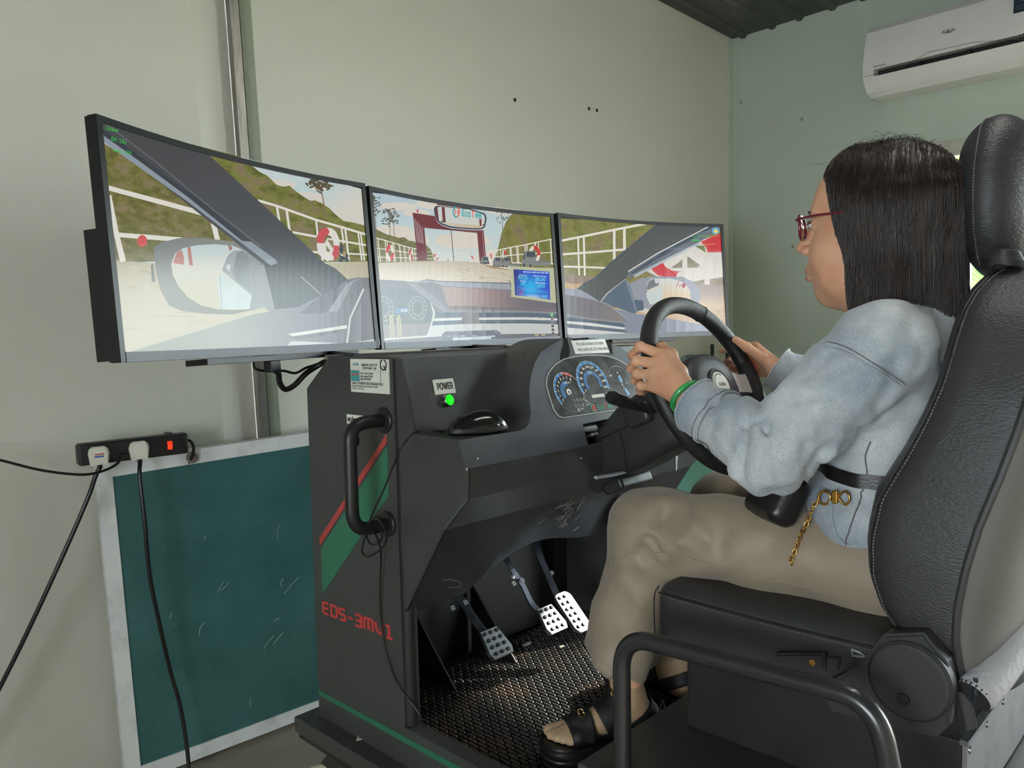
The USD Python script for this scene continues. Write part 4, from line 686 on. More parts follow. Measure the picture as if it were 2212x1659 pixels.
# game dashboard
DG = solid((110, 110, 116))
C_.append((PX(b3([(130, 125), (600, 150), (820, 170), (1050, 145), (1300, 150), (2500, 185)]) + b4([(940, 190), (2200, 240), (2200, 1300), (0, 1380)]) + b3([(200, 1450)])), grad((820, 605), (1100, 700), (104, 106, 114), (116, 114, 122), (112, 112, 120)), 14))
C_ += [(PX(b3([(820, 160), (1040, 150), (1200, 160), (1936, 190)]) + b4([(940, 215), (960, 330), (400, 300), (0, 285)]) + b3([(1430, 250), (1250, 185), (900, 200)])), solid((150, 156, 164)), 20), (ln(b3([(1020, 150), (1936, 178)]) + b4([(950, 200)]), .8), solid((72, 78, 84)), 30), (PX(b3([(1095, 118), (1285, 135), (1280, 148), (1100, 140)])), solid((104, 108, 106)), 30), (PX(b4([(920, 155), (945, 150), (945, 185), (925, 185)])), solid((80, 82, 86)), 30)]
C_ += [(PX(b3([(1420, 270), (1936, 300)]) + b4([(940, 330), (960, 470), (1900, 600), (1920, 760), (0, 720)]) + b3([(1560, 720), (1500, 500)])), grad((990, 650), (1200, 660), (164, 140, 132), (146, 122, 122), (112, 106, 112), (104, 102, 110)), 12), (PX(b3([(1545, 655), (1936, 650)]) + b4([(900, 690), (1900, 700), (1920, 770), (0, 730)]) + b3([(1580, 735)])), solid((118, 106, 110)), 20), (PX(b3([(820, 175), (1000, 270), (1300, 480), (1560, 730), (1936, 730)]) + b4([(900, 735), (1920, 775), (1925, 810), (0, 780)]) + b3([(1450, 770), (1200, 600), (900, 330), (700, 180)])), solid((134, 136, 144)), 20)]
C_ += [(PX(b3([(150, 320), (600, 330), (860, 360), (1010, 430), (1190, 560), (1260, 800), (1190, 1005), (200, 1030)])), grad((820, 640), (930, 690), (92, 102, 106), (96, 106, 110)), 20), (PX(b3([(200, 1030), (1190, 1005), (1130, 1240), (215, 1300)])), solid((132, 128, 128)), 20), (PX(b3([(1190, 555), (1280, 760), (1290, 830), (1250, 960), (1150, 1275), (215, 1340), (215, 1305), (1125, 1240), (1225, 950), (1250, 800)])), solid((204, 206, 198)), 30)]
for c, rx, ry, ir in ((b3([(250, 710)])[0], 23.4, 27.5, .62), (b3([(945, 695)])[0], 19.8, 26, .62)):
    o, h = affinity.scale(Point(c).buffer(1, 28), rx, ry), affinity.scale(Point(c).buffer(1, 28), rx - 1, ry - 1); i1, i2 = affinity.scale(Point(c).buffer(1, 28), rx * ir, ry * ir), affinity.scale(Point(c).buffer(1, 28), rx * ir - .9, ry * ir - .9)
    cl = PX(b3([(160, 300), (1300, 300), (1300, 1020), (190, 1020)]))
    C_ += [(o.difference(h).intersection(cl), solid((166, 174, 174)), 30), (i1.difference(i2).intersection(cl), solid((176, 182, 180)), 30)]
    for k in range(11):
        a = math.radians(220 - 26 * k); C_.append((ln([(c[0] + rx * .96 * math.cos(a), c[1] - ry * .96 * math.sin(a)), (c[0] + rx * .84 * math.cos(a), c[1] - ry * .84 * math.sin(a))], .9).intersection(cl), solid((190, 194, 190)), 30)); C_.append((Point(c[0] + rx * .74 * math.cos(a), c[1] - ry * .74 * math.sin(a)).buffer(1.1).intersection(cl), solid((168, 172, 170)), 30))
C_ += [(PX(b3([(178, 710), (235, 700), (238, 725), (180, 738)])), solid((196, 76, 70)), 30), (ln(b3([(920, 735), (835, 825)]), 1.2), solid((176, 88, 78)), 30), (ln(b3([(290, 885), (265, 940)]), .9), solid((176, 88, 78)), 30), (PX(b3([(485, 690), (745, 685), (745, 790), (490, 800)])), solid((84, 122, 160)), 30), (tpx('13780', b3([(595, 770)])[0], b3([(742, 768)])[0], 5.4, True), WHITE, 30), (unary_union([Point(b3([(x, y)])[0]).buffer(1.2) for x, y in ((308, 870), (965, 858), (878, 882), (315, 950), (1040, 910))]), WHITE, 30)]
C_ += [(unary_union([ln(b3([(480, 510), (480, 550), (520, 555), (520, 505), (480, 505)]), .7), ln(b3([(595, 620), (595, 645), (640, 645), (640, 600), (600, 600)]), .7), ln(b3([(490, 620), (520, 610), (550, 640), (500, 640)]), .7)]), solid((128, 104, 104)), 30), (PX(b3([(580, 545), (615, 545), (598, 515)])), solid((66, 74, 78)), 30)]
YEL = solid((214, 204, 118))
def gauge(p, b0, t_, w_): return affinity.scale(LineString([b0, t_]).buffer(w_), 1, 1), LineString([b0, t_]).buffer(w_ - 1)
for b0, t_ in ((b3([(440, 1270)])[0], b3([(420, 910)])[0]), (b3([(590, 1270)])[0], b3([(565, 910)])[0]), (b4([(1470, 1220)])[0], b4([(1455, 910)])[0]), (b4([(1605, 1210)])[0], b4([(1590, 905)])[0])):
    o, h = gauge(None, b0, t_, 4.0); C_ += [(o, YEL, 30), (h, solid((152, 146, 134)), 30)]
C_ += [(tpx('Phanh', b3([(368, 865)])[0], b3([(480, 865)])[0], 4.2), YEL, 30), (tpx('Ga', b3([(545, 865)])[0], b3([(592, 865)])[0], 4.6), YEL, 30), (tpx('Ga', b4([(1420, 858)])[0], b4([(1462, 860)])[0], 3), RED, 30), (tpx('Côn', b4([(1532, 855)])[0], b4([(1602, 858)])[0], 3), RED, 30)]
BL = solid((84, 100, 116)); LT = solid((212, 216, 212)); MG = solid((146, 146, 152))
C_ += [(PX(b3([(1290, 785), (1810, 790), (1815, 865), (1280, 870)])), BL, 30), (PX(b3([(1270, 905), (1825, 885), (1825, 935), (1260, 955)])), LT, 30), (PX(b3([(1245, 965), (1825, 940), (1825, 1010), (1225, 1040)])), BL, 30), (PX(b3([(1220, 1045), (1825, 1015), (1936, 1010)]) + b4([(500, 1005), (1300, 1000), (1960, 1020), (1960, 1200), (700, 1215), (0, 1160)]) + b3([(1480, 1170), (1420, 1260), (1130, 1275)])), solid((196, 200, 198)), 20), (PX(b4([(310, 790), (1200, 785), (1930, 820), (1935, 890), (1200, 865), (320, 870)])), BL, 30), (PX(b4([(315, 885), (1250, 880), (1940, 905), (1942, 945), (1250, 925), (320, 932)])), LT, 30), (PX(b4([(325, 950), (1250, 935), (1945, 955), (1950, 1015), (1250, 998), (330, 1000)])), BL, 30), (ln(b4([(330, 965), (1250, 955), (1945, 975)]), .8), solid((130, 140, 150)), 30), (PX(b3([(1820, 790), (1936, 790)]) + b4([(310, 790), (325, 1000)]) + b3([(1830, 1010)])), solid((122, 114, 118)), 30)]
C_ += [(PX(b3([(1425, 1380), (1425, 1220), (1495, 1160), (1936, 1150)]) + b4([(660, 1130), (745, 1180), (765, 1220), (765, 1330), (0, 1370)])), solid((108, 116, 128)), 30), (PX(b3([(1640, 1285), (1936, 1275)]) + b4([(560, 1250), (640, 1245), (650, 1335), (0, 1365)]) + b3([(1640, 1370)])), solid((196, 206, 210)), 30), (PX(b4([(565, 1270), (640, 1265), (642, 1330), (570, 1332)])), solid((104, 116, 130)), 30), (unary_union([ln(b3([(x, 1255), (x + 40, 1253)]), 1.6) for x in (1550, 1655, 1700, 1780, 1830)] + [ln(b4([(x, 1245), (x + 40, 1243)]), 1.6) for x in (0, 195, 230, 590)]), solid((196, 202, 206)), 30), (PX(b3([(1825, 1160), (1850, 1165), (1850, 1185)])), WHITE, 30)]
# payment-like display in the game: pale holder with a blue panel
hp = PX(b2([(780, 1280), (1640, 1330)]) + b4([(1870, 0), (1905, 600), (1860, 600), (940, 470), (965, 440), (955, 100)]) + b2([(850, 1330)]))
bp = PX(b2([(905, 1340), (1550, 1385)]) + b4([(1740, 530), (1040, 440)]))
def bluep(P):
    c = b4([(1350, 290)])[0]; c2 = b4([(1370, 490)])[0]; d = np.exp(-((P - c) ** 2).sum(1) / 420.); e = np.exp(-(((P - c2) / (18, 5)) ** 2).sum(1)); x = np.clip((P[:, 0] - 1110) / 25, 0, 1)
    base = (1 - x)[:, None] * A(lin((34, 24, 110))) + x[:, None] * A(lin((26, 74, 200))); o = base * (1 - d)[:, None] + d[:, None] * A(lin((20, 176, 236))); return o * (1 - .8 * e)[:, None] + .8 * e[:, None] * A(lin((206, 240, 236)))
C_ += [(hp, solid((186, 188, 156)), 20), (bp, bluep, 4), (PX(b4([(1855, 260), (1885, 265), (1890, 390), (1865, 385)])), solid((150, 154, 160)), 30), (PX(b4([(1868, 390), (1892, 390), (1905, 560), (1885, 545)])), solid((84, 88, 94)), 30)]
CY_ = solid((90, 226, 236)); WT = solid((226, 238, 244)); PK = solid((214, 60, 130))
C_ += [(tpx('THIẾT BỊ DẠY NGHỀ LÁI XE TRONG HÌNH', b2([(1072, 1398)])[0], b2([(1535, 1420)])[0], 2.6, True), WT, 30), (tpx('THỜI GIAN THI', b2([(1000, 1450)])[0], b2([(1140, 1458)])[0], 1.9, True), WT, 30), (tpx('ĐIỂM QUAN TRỌNG MỨC', b2([(1260, 1468)])[0], b2([(1500, 1482)])[0], 1.9, True), WT, 30), (tpx('00:13', b2([(985, 1515)])[0], b2([(1152, 1525)])[0], 7, True), CY_, 30), (tpx('00.00', b2([(1293, 1545)])[0], b2([(1478, 1552)])[0], 7, True), CY_, 30), (tpx('TỔNG ĐIỂM', b2([(1015, 1555)])[0], b2([(1125, 1565)])[0], 1.9, True), WT, 30), (tpx('100', b2([(1030, 1615)])[0], b2([(1110, 1622)])[0], 6, True), CY_, 30), (tpx('Tổng Thời Gian', b2([(1292, 1590)])[0], b2([(1475, 1600)])[0], 2.6, True), WT, 30), (tpx('1h15', b4([(1472, 275)])[0], b4([(1632, 285)])[0], 7, True), CY_, 30), (tpx('Học Viên', b4([(1105, 350)])[0], b4([(1222, 360)])[0], 3, True), PK, 30), (tpx('Lớp', b4([(1110, 415)])[0], b4([(1195, 420)])[0], 4, True), PK, 30), (tpx('805', b4([(1580, 488)])[0], b4([(1675, 496)])[0], 6, True), CY_, 30)]
bo = PX(b4([(1080, 285), (1690, 365), (1695, 515), (1085, 430)])); C_.append((bo.difference(bo.buffer(-.5)), solid((150, 160, 230)), 30)); C_.append((unary_union([Point(b4([(1250 + 26 * k, 345 + 3 * k)])[0]).buffer(1.0) for k in range(17)]), solid((70, 190, 220)), 30))
C_ += [(Point(b4([(1770, 828)])[0]).buffer(3.5), solid((112, 190, 112)), 30), (Point(b4([(1770, 828)])[0]).buffer(2.2).difference(Point(b4([(1770, 828)])[0]).buffer(1.2)), solid((180, 224, 170)), 30)]
for k in range(5):
    c = b4([(1775 + 5 * k, 905 + 74 * k)])[0]; C_ += [(Point(c).buffer(3.7), solid((204, 196, 190)), 30), (Point(c).buffer(3.0), solid((70, 66, 66)), 30), (Point(c).buffer(1.3), solid((206, 202, 196) if k in (0, 1) else (112, 106, 104)), 30)]
# --- right picture
d5, d6 = K(1190, 460, 5.924), K(1370, 470, 6.145)
QR = [(1205, 471.5), (1558.4, 486.4), (1572.4, 719), (1221.8, 727)]
D_ = [(PX(qb(QR)), grass((116, 116, 60), (134, 136, 74), (130, 116, 86), .05, 13, (.6, .8)), 4)]
D_.append((PX(d5([(140, 780), (400, 805), (600, 820), (420, 900), (330, 980), (140, 970)])), solid((146, 126, 110)), 20)); D_.append((PX(d5([(145, 880), (260, 905), (420, 905), (340, 975), (150, 960)])), solid((196, 164, 122)), 20))
f = [ln(d5([(100, 362), (430, 296), (900, 198), (1260, 130)]) + d6([(300, 78)]), 5), ln(d5([(115, 532), (430, 510), (960, 466)]), 4.6), ln(d5([(125, 686), (420, 692), (700, 704)]), 4)]
for q in ((348, 320, 362, 800, 3.8), (420, 305, 434, 805, 4.2), (810, 220, 812, 620, 5.4), (940, 195, 942, 470, 6)): f.append(ln(d5([(q[0], q[1]), (q[2], q[3])]), q[4]))
D_.append((unary_union(f), solid((230, 226, 214)), 30))
D_.append((PX(d6([(-400, 1500), (-80, 860), (210, 700), (1250, 880), (1270, 1560)])), grad(d6([(1000, 890)])[0], d6([(1000, 1300)])[0], (150, 130, 116), (166, 146, 130), (204, 178, 142), (196, 170, 134)), 12))
rng = np.random.default_rng(5)
for k in range(26):
    x, y = rng.uniform(880, 1180), rng.uniform(1180, 1420); D_.append((PX(d6([(x, y), (x + rng.uniform(60, 200), y + rng.uniform(-4, 16)), (x + 60, y + 8)])), solid((176, 146, 108)), 30))
D_.append((PX(d6([(-100, 860), (140, 700), (280, 800), (420, 860), (-100, 900)])), grass((122, 116, 62), (140, 132, 76), (140, 120, 84), .08, 15), 5))
D_ += [(PX(d6([(140, 700), (350, 560), (880, 300), (1180, 200), (1225, 790), (1000, 815), (780, 850), (560, 790), (320, 790)])), solid((214, 208, 198)), 20), (PX(d6([(790, 850), (930, 820), (925, 890), (830, 892)])), grass((120, 112, 80), (140, 126, 92), (150, 140, 120), .3, 4), 4), (PX(d6([(1010, 815), (1225, 785), (1230, 895), (1005, 890)])), grass((120, 112, 80), (140, 126, 92), (150, 140, 120), .3, 5), 4), (PX(d6([(935, 815), (1005, 815), (1003, 890), (930, 890)])), solid((208, 200, 188)), 30),
       (PX(d6([(490, 668), (640, 555), (638, 668)])), grass((116, 108, 74), (140, 126, 92), (150, 140, 118), .3, 6), 4), (PX(d6([(705, 510), (875, 630), (840, 662), (705, 668)])), grass((116, 108, 74), (140, 126, 92), (150, 140, 118), .3, 7), 4), (PX(d6([(800, 372), (930, 372), (950, 465)])), grass((84, 110, 60), (110, 130, 70), (120, 110, 90), .3, 8), 4),
       (PX(d6([(885, 320), (1060, 240), (1190, 195), (1192, 458), (975, 462), (950, 390)])), RED, 30), (PX(d6([(215, 660), (370, 578), (410, 650), (490, 700), (600, 715), (570, 745), (560, 785), (440, 790), (320, 770), (250, 710)])), RED, 30), (ln(d6([(490, 700), (540, 715), (630, 713)]), .8), solid((130, 120, 110)), 30)]
D_ += [(PX(d6([(-200, 950), (90, 800), (160, 800), (190, 780), (640, 785), (800, 860), (870, 960), (880, 1060), (830, 1200), (200, 1260), (100, 1200), (-60, 1100)])), solid((146, 150, 160)), 20), (PX(d6([(165, 960), (180, 850), (230, 810), (480, 808), (600, 840), (690, 890), (740, 970), (750, 1100), (230, 1150)])), grad(d6([(500, 810)])[0], d6([(500, 1080)])[0], (204, 210, 206), (210, 204, 190), (214, 196, 162), (210, 190, 156)), 12), (PX(d6([(160, 1000), (230, 960), (370, 905), (385, 985), (370, 1090), (215, 1160), (165, 1060)])), solid((196, 206, 204)), 20), (PX(d6([(165, 950), (190, 850), (250, 815), (300, 830), (330, 870), (320, 900), (180, 960)])), solid((112, 116, 122)), 30), (PX(d6([(265, 815), (300, 815), (320, 870), (285, 880)])), solid((196, 204, 204)), 30), (PX(d6([(575, 840), (650, 860), (640, 930), (560, 925)])), solid((220, 210, 204)), 30), (PX(d6([(640, 870), (690, 880), (670, 930), (640, 930)])), solid((160, 40, 60)), 30), (ln(d6([(590, 845), (565, 920)]), 1.6), solid((150, 40, 56)), 30), (unary_union([ln(d6([(600 + 18 * k, 930 - 20 * (k % 2)), (606 + 18 * k, 880)]), 1.3) for k in range(3)]), solid((160, 40, 60)), 30)]
D_ += [(PX(d5([(340, 975), (420, 900), (560, 830), (760, 640), (960, 470), (1250, 230)]) + d6([(320, 85), (1040, 90), (640, 300), (0, 670), (-70, 720)]) + d5([(960, 850), (650, 1140), (560, 1100)])), grad((1290, 640), (1480, 500), (84, 88, 84), (86, 88, 88), (84, 86, 88)), 14), (PX(d5([(330, 975), (420, 898), (560, 828), (760, 636), (960, 466), (1250, 226)]) + d6([(310, 82), (345, 82), (0, 340), (-80, 400)]) + d5([(980, 480), (780, 650), (580, 840), (430, 915), (350, 985)])), solid((70, 84, 102)), 30)]
D_ += [(PX(d6([(-90, 730), (300, 490), (1030, 92), (1165, 95), (1165, 150), (850, 330), (400, 560), (0, 760), (-60, 830)])), solid((104, 112, 122)), 20), (PX(d6([(-60, 745), (420, 430), (1020, 100), (1090, 100), (430, 480), (0, 735)])), solid((62, 76, 92)), 30), (ln(d6([(-80, 715), (300, 480), (1040, 92)]), 2.2), solid((226, 222, 216)), 30), (PX(d6([(0, 760), (430, 540), (870, 320), (880, 340), (400, 590), (0, 800)])), solid((170, 182, 188)), 30), (ln(d5([(640, 1135), (720, 1030), (960, 850)]), 3), solid((176, 184, 190)), 30)]
D_ += [(PX(d5([(640, 1140), (780, 990), (950, 855), (1000, 880), (1095, 1275), (1060, 1290), (700, 1160)])), solid((88, 104, 122)), 20), (PX(d5([(950, 855), (1005, 880), (1110, 1270), (1090, 1280)])), solid((120, 134, 148)), 30), (PX(d5([(800, 1220), (1090, 1290), (1400, 1330), (2300, 1500), (2300, 1620), (1000, 1620), (900, 1400)])), solid((132, 140, 154)), 20), (PX(d5([(1095, 1250), (1220, 1285), (1400, 1330), (1500, 1280), (1100, 1200)])), solid((206, 200, 186)), 30), (PX(d5([(1065, 1110), (1180, 1120), (1190, 1240), (1100, 1260)])), solid((78, 96, 114)), 30)]
D_ += [(PX(d5([(150, 960), (370, 980), (480, 1040), (640, 1140), (160, 1045)])), solid((150, 154, 166)), 20), (PX(d5([(160, 1040), (430, 1085), (700, 1160), (820, 1235), (985, 1370), (940, 1400), (500, 1350), (170, 1300)])), grad((1220, 640), (1340, 690), (110, 108, 116), (118, 112, 118), (132, 126, 126)), 14), (ln(d5([(640, 1140), (720, 1165), (820, 1235), (990, 1372)]), 1), solid((190, 192, 198)), 30), (PX(d5([(170, 1290), (500, 1345), (940, 1395), (930, 1410), (180, 1330)])), solid((140, 142, 150)), 30), (PX(d5([(175, 1325), (500, 1370), (920, 1410), (960, 1470), (180, 1390)])), BL, 30), (PX(d5([(180, 1382), (500, 1405), (960, 1468), (930, 1490), (185, 1412)])), LT, 30), (PX(d5([(185, 1415), (930, 1492), (1000, 1535), (190, 1470)])), solid((96, 106, 122)), 30), (PX(d5([(190, 1465), (600, 1500), (1000, 1538), (1050, 1590), (190, 1600)])), solid((206, 208, 206)), 20)]
D_ += [(Point(d6([(1080, 178)])[0]).buffer(7.8), solid((110, 176, 222)), 30), (Point(d6([(1083, 182)])[0]).buffer(4.2), solid((240, 206, 60)), 30), (Point(d6([(1085, 184)])[0]).buffer(2.2), solid((250, 230, 120)), 30), (tpx('Học Viên', d6([(765, 258)])[0], d6([(880, 256)])[0], 4), GREEN, 30), (unary_union([ln(d6([(890 + 24 * k, 246), (906 + 24 * k, 246)]), 2) for k in range(5)]), solid((110, 180, 60)), 30), (unary_union([ln(d6([(1040 + 22 * k, 247), (1054 + 22 * k, 247)]), 2.2) for k in range(4)]), solid((224, 120, 50)), 30), (unary_union([affinity.scale(Point(d6([(775 + 18 * k, 302)])[0]).buffer(1, 4), 1.3, 2) for k in range(5)]), GREEN, 30), (unary_union([ln(d6([(880 + 22 * k, 358), (894 + 22 * k, 358)]), 2.2) for k in range(9)]), solid((214, 150, 60)), 30), (unary_union([ln(d6([(900 + 22 * k, 462), (912 + 22 * k, 462)]), 1.8) for k in range(5)]), solid((206, 196, 120)), 30)]
for i, (lb, q, lay) in enumerate((('large curved monitor at left, nearest the camera, glare on screen', QL, L), ('middle curved monitor, showing the red gate and rear-view mirror', QC, C_), ('right-hand curved monitor near the room corner, behind the wheel', QR, D_))):
    c0 = mon_pt(i, 0., 0., -MH / 2); t = thing('monitor', lb, 'monitor', c0)
    hs = MW / 2
    screen(t, i, q if i else q, lay)
    part(t, 'panel_edge', cbox(i, -hs + BS - .004, hs - BS + .004, -MH / 2 + BB - .004, MH / 2 - BT + .004, .0016, .004), 'ac_dark', smooth=False)
    part(t, 'bezel', cbox(i, -hs, hs, MH / 2 - BT, MH / 2, -.003, .014), 'bezel')
    for a, b in ((-hs, -hs + BS), (hs - BS, hs)): part(t, 'bezel', cbox(i, a, b, -MH / 2, MH / 2 - BT, -.003, .014, 3), 'bezel')
    part(t, 'chin_bar', cbox(i, -hs + BS, hs - BS, -MH / 2, -MH / 2 + BB, -.004, .014), 'bezel_brush', label='brushed grey lower bar')
    part(t, 'back_cover', [cbox(i, -hs + .001, hs - .001, -MH / 2 + .001, MH / 2 - .001, .006, .020), cbox(i, -hs + .006, hs - .006, -MH / 2 + .004, .02, .018, .048)], 'bezel')
    part(t, 'mount_plate', cbox(i, -.14, .30 if i == 0 else .14, -MH / 2 - .012, -MH / 2 - .001, .008, .06), 'bezel')
    if i == 0:
        P = lambda s, z, d=.02: mon_pt(0, s, d, -MH / 2 + z)
        part(t, 'cable_plug', xf(rb((-.014, -.010, -.03), (.016, .010, -.008), .002), P(.046, -.004), mon_axes(0)[1], mon_axes(0)[2], mon_axes(0)[3]), 'plastic_black')
        hx = lambda p: uy(p, 1.56)
        part(t, 'cable', tube(spline([P(.046, -.030), uy((601, 806), 1.53), uy((604, 826), 1.54), uy((616, 841), 1.55), uy((636, 832), 1.56), uy((662, 806), 1.57), uy((690, 788), 1.56), uy((712, 777), 1.53), uy((740, 772), 1.48)], 50), .0062, 10), 'cable_black')
        part(t, 'cable', tube(spline([P(-.005, -.008), uy((552, 796), 1.53), uy((580, 802), 1.54), uy((612, 801), 1.55), uy((638, 806), 1.56), uy((660, 795), 1.57), uy((684, 787), 1.56), uy((715, 776), 1.52)], 50), .0028, 8), 'cable_black')
# ---------------------------------------------------------------- the simulator cabin (frame S)
X0, X1 = .94, 1.79; XC = 1.378; ZPL, ZMAT, ZPLINTH = -.87, -.822, -.72
cabin = thing('driving_simulator', 'dark grey driving simulator cabin with dashboard, wheel and pedals', 'driving simulator', (1.37, 1.1, ZPL - .04))
def plate(n, p, q, m='cabin_paint', x0=X0 + .004, x1=X1, t=.004, lb=None):
    (y0, z0), (y1, z1) = p, q; d = nrm((0, y1 - y0, z1 - z0)); w_ = np.cross(EX, d)
    return part(cabin, n, prism([(x0, 0), (x1, 0), (x1, math.hypot(y1 - y0, z1 - z0)), (x0, math.hypot(y1 - y0, z1 - z0))], (0, y0, z0), EX, d, t, w=w_), m, label=lb)
part(cabin, 'platform', rb((X0 - .042, -.30, ZPL - .036), (1.90, 1.59, ZPL), .004), 'cabin_paint')
part(cabin, 'platform_skirt', bx((X0 - .036, -.28, ZPL - .048), (1.89, 1.58, ZPL - .036)), 'cabin_inner')
Vb = []
for k in range(13):
    i_ = .03 + (.022 if k % 2 else 0.) + .004 * k; Vb.append([(X0 - .042 + i_, -.25), (1.90 - i_, -.25), (1.90 - i_, 1.585 - i_), (X0 - .042 + i_, 1.585 - i_)])
zb0, zb1 = ZPL - .046, -1.30
VB = A([[(x, y, zb0 + (zb1 - zb0) * k / 12) for x, y in r] for k, r in enumerate(Vb)]); part(cabin, 'bellows', rings(VB), 'bellows', smooth=False)
pl = A([(1.236, -.054), (1.454, -.054), (1.547, -.124), (1.55, ZPL), (-.25, ZPL), (-.25, -.79), (1.233, -.79)])
def sidewall(x, s):
    return prism([(-a, b) for a, b in pl], (x, 0, 0), -EY, EZ, .034, w=s * EX)
sp = part(cabin, 'side_panel', sidewall(X0, 1), 'cabin_paint', smooth=False)
part(cabin, 'side_panel', sidewall(X1, -1), 'cabin_paint', smooth=False)
part(cabin, 'edge_strip', [tube([(X0 + .0185, 1.236, -.058), (X0 + .0185, 1.233, -.786)], .0165, 14)], 'cabin_inner')
# printed decals on the outer side (sub-parts of the side panel)
U, Vv, Wn = -EY, EZ, -EX
def sd(p): P = ux(p, X0); return (-P[1], P[2])
def decal(name, pts, m, t=.0007, lb=None): return part(sp, name, prism([sd(p) for p in pts] if not hasattr(pts, 'geom_type') else pts, (X0, 0, 0), U, Vv, t, w=Wn), m, smooth=False, label=lb)
c6 = K(640, 700, 3.318)
decal('red_stripe', c6([(650, 783), (648, 850), (170, 1592), (168, 1532)]), 'sticker_red', lb='slanting red stripe')
decal('green_band', [(837, 962), (840, 1071), (697, 1283), (693.5, 1184)], 'sticker_green', lb='slanting green band')
z1_, z2_ = sd((685.7, 1488))[1], sd((685.7, 1499))[1]
decal('green_line', Polygon([(-1.548, z1_), (-1.548, z2_), (-.05, z2_), (-.05, z1_)]), 'sticker_green', lb='thin green line along the sill')
# squared lettering EDS-3MV1 built from strokes
def glyphs(s, w=.62, h=1., st=.25, gap=.22):
    G = {'E': [[(w, h), (.12, h), (0, h - .12), (0, .12), (.12, 0), (w, 0)], [(0, .5), (w * .95, .5)]], 'D': [[(0, 0), (0, h), (w - .12, h), (w, h - .14), (w, .14), (w - .12, 0), (0, 0)]], 'S': [[(w, h), (.1, h), (0, h - .1), (0, .6), (.1, .5), (w - .1, .5), (w, .4), (w, .1), (w - .1, 0), (0, 0)]], '-': [[(0, .46), (w * .72, .46)]],
         '3': [[(0, h), (w - .1, h), (w, h - .1), (w, .1), (w - .1, 0), (0, 0)], [(.05, .5), (w, .5)]], 'M': [[(0, 0), (0, h - .1), (.1, h), (w * 1.4 - .1, h), (w * 1.4, h - .1), (w * 1.4, 0)], [(w * .7, h), (w * .7, 0)]], 'V': [[(0, h), (0, .5), (w * .55, 0)], [(w, h), (w, .3), (w * .6, 0)]], '1': [[(0, h), (w * .55, h), (w * .55, 0)], [(.05, 0), (w * 1.1, 0)]]}
    x, o = 0., []
    for ch in s:
        o += [LineString([(x + a, b) for a, b in q]).buffer(st / 2, cap_style=2, join_style=1) for q in G[ch]]; x += w * {'M': 1.4, '-': .72, '1': 1.1}.get(ch, 1) + gap + .1
    return unary_union(o)
g = glyphs('EDS-3MV1'); b_ = g.bounds; p0, p1, p2 = A(sd((697, 1325))), A(sd((849, 1384.5))), A(sd((696.2, 1296.5)))
g = affinity.translate(g, -b_[0], -b_[1]); e1, e2 = (p1 - p0) / (b_[2] - b_[0]), A([0, (p2 - p0)[1]]) / (b_[3] - b_[1])
decal('model_lettering', affinity.affine_transform(g, [e1[0], e2[0], e1[1], e2[1], p0[0], p0[1]]), 'letter_red', .0009, 'red lettering EDS-3MV1')
def sign(parent, name, org, u, v, w_, h_, t=.0035, m='plate_white', lb=None, wn=None):   # a little plate with room for print on it
    return part(parent, name, xf(rb((0, 0, -.001), (w_, h_, t), .0009, 8), org, u, v, np.cross(u, v) if wn is None else wn), m, label=lb)
def side_sign(name, p_tl, p_tr, p_bl, m='plate_white', lb=None):
    a, b, c = ux(p_tl, X0), ux(p_tr, X0), ux(p_bl, X0); w_, h_ = a[1] - b[1], a[2] - c[2]; o = A([X0, a[1], c[2]])
    s_ = sign(sp, name, o, U, Vv, w_, h_, m=m, lb=lb); return o + Wn * .0036, w_, h_
o, w_, h_ = side_sign('rating_plate', (758.8, 774.6), (840.8, 776), (760.5, 846), 'plate_white', 'white printed rating plate')
def sprint(name, polys, m): part(sp, name, prism(unary_union(polys), o, U, Vv, .0004, w=Wn), m, smooth=False)
def stx(t_, x, y, w2, h2, bold=True): q = tpoly(t_, h2, bold); return affinity.translate(affinity.scale(q, w2 / q.bounds[2], 1, origin=(0, 0)), x, y)
sprint('plate_print', [stx('CABIN HỌC LÁI XE Ô TÔ', w_ * .31, h_ * .79, w_ * .42, .0045), stx('ECOTEK CABIN - S3M', w_ * .34, h_ * .70, w_ * .36, .0040), stx('SN: EDS3MV', w_ * .27, h_ * .545, w_ * .36, .0038), stx('Power Supply: 220VAC', w_ * .27, h_ * .46, w_ * .34, .0038), stx('Mfg. Date: 10.2022', w_ * .27, h_ * .38, w_ * .28, .0038), stx('CÔNG TY CỔ PHẦN KỸ THUẬT CÔNG NGHỆ ECOTEK', w_ * .04, h_ * .24, w_ * .82, .0042), stx('Địa chỉ: Phạm Hùng, Q. Nam Từ Liêm, TP Hà Nội', w_ * .04, h_ * .165, w_ * .68, .0034, False), stx('Điện thoại', w_ * .04, h_ * .09, w_ * .32, .0034, False)], 'print_grey')
sprint('plate_logo', [stx('EcoTek', w_ * .08, h_ * .80, w_ * .16, .0055), sbox(w_ * .02, h_ * .33, w_ * .25, h_ * .65)], 'print_teal')
sprint('plate_line', [sbox(w_ * .02, h_ * .655, w_ * .96, h_ * .66), sbox(w_ * .26, h_ * .315, w_ * .80, h_ * .322), sbox(w_ * .80, h_ * .32, w_ * .806, h_ * .98)], 'print_grey')
sprint('plate_emblem', [Point(w_ * .885, h_ * .84).buffer(.011).difference(Point(w_ * .885, h_ * .84).buffer(.0082)).difference(sbox(w_ * .87, h_ * .9, w_ * .9, h_)), LineString([(w_ * .9, h_ * .80), (w_ * .94, h_ * .70)]).buffer(.0015)], 'print_black')
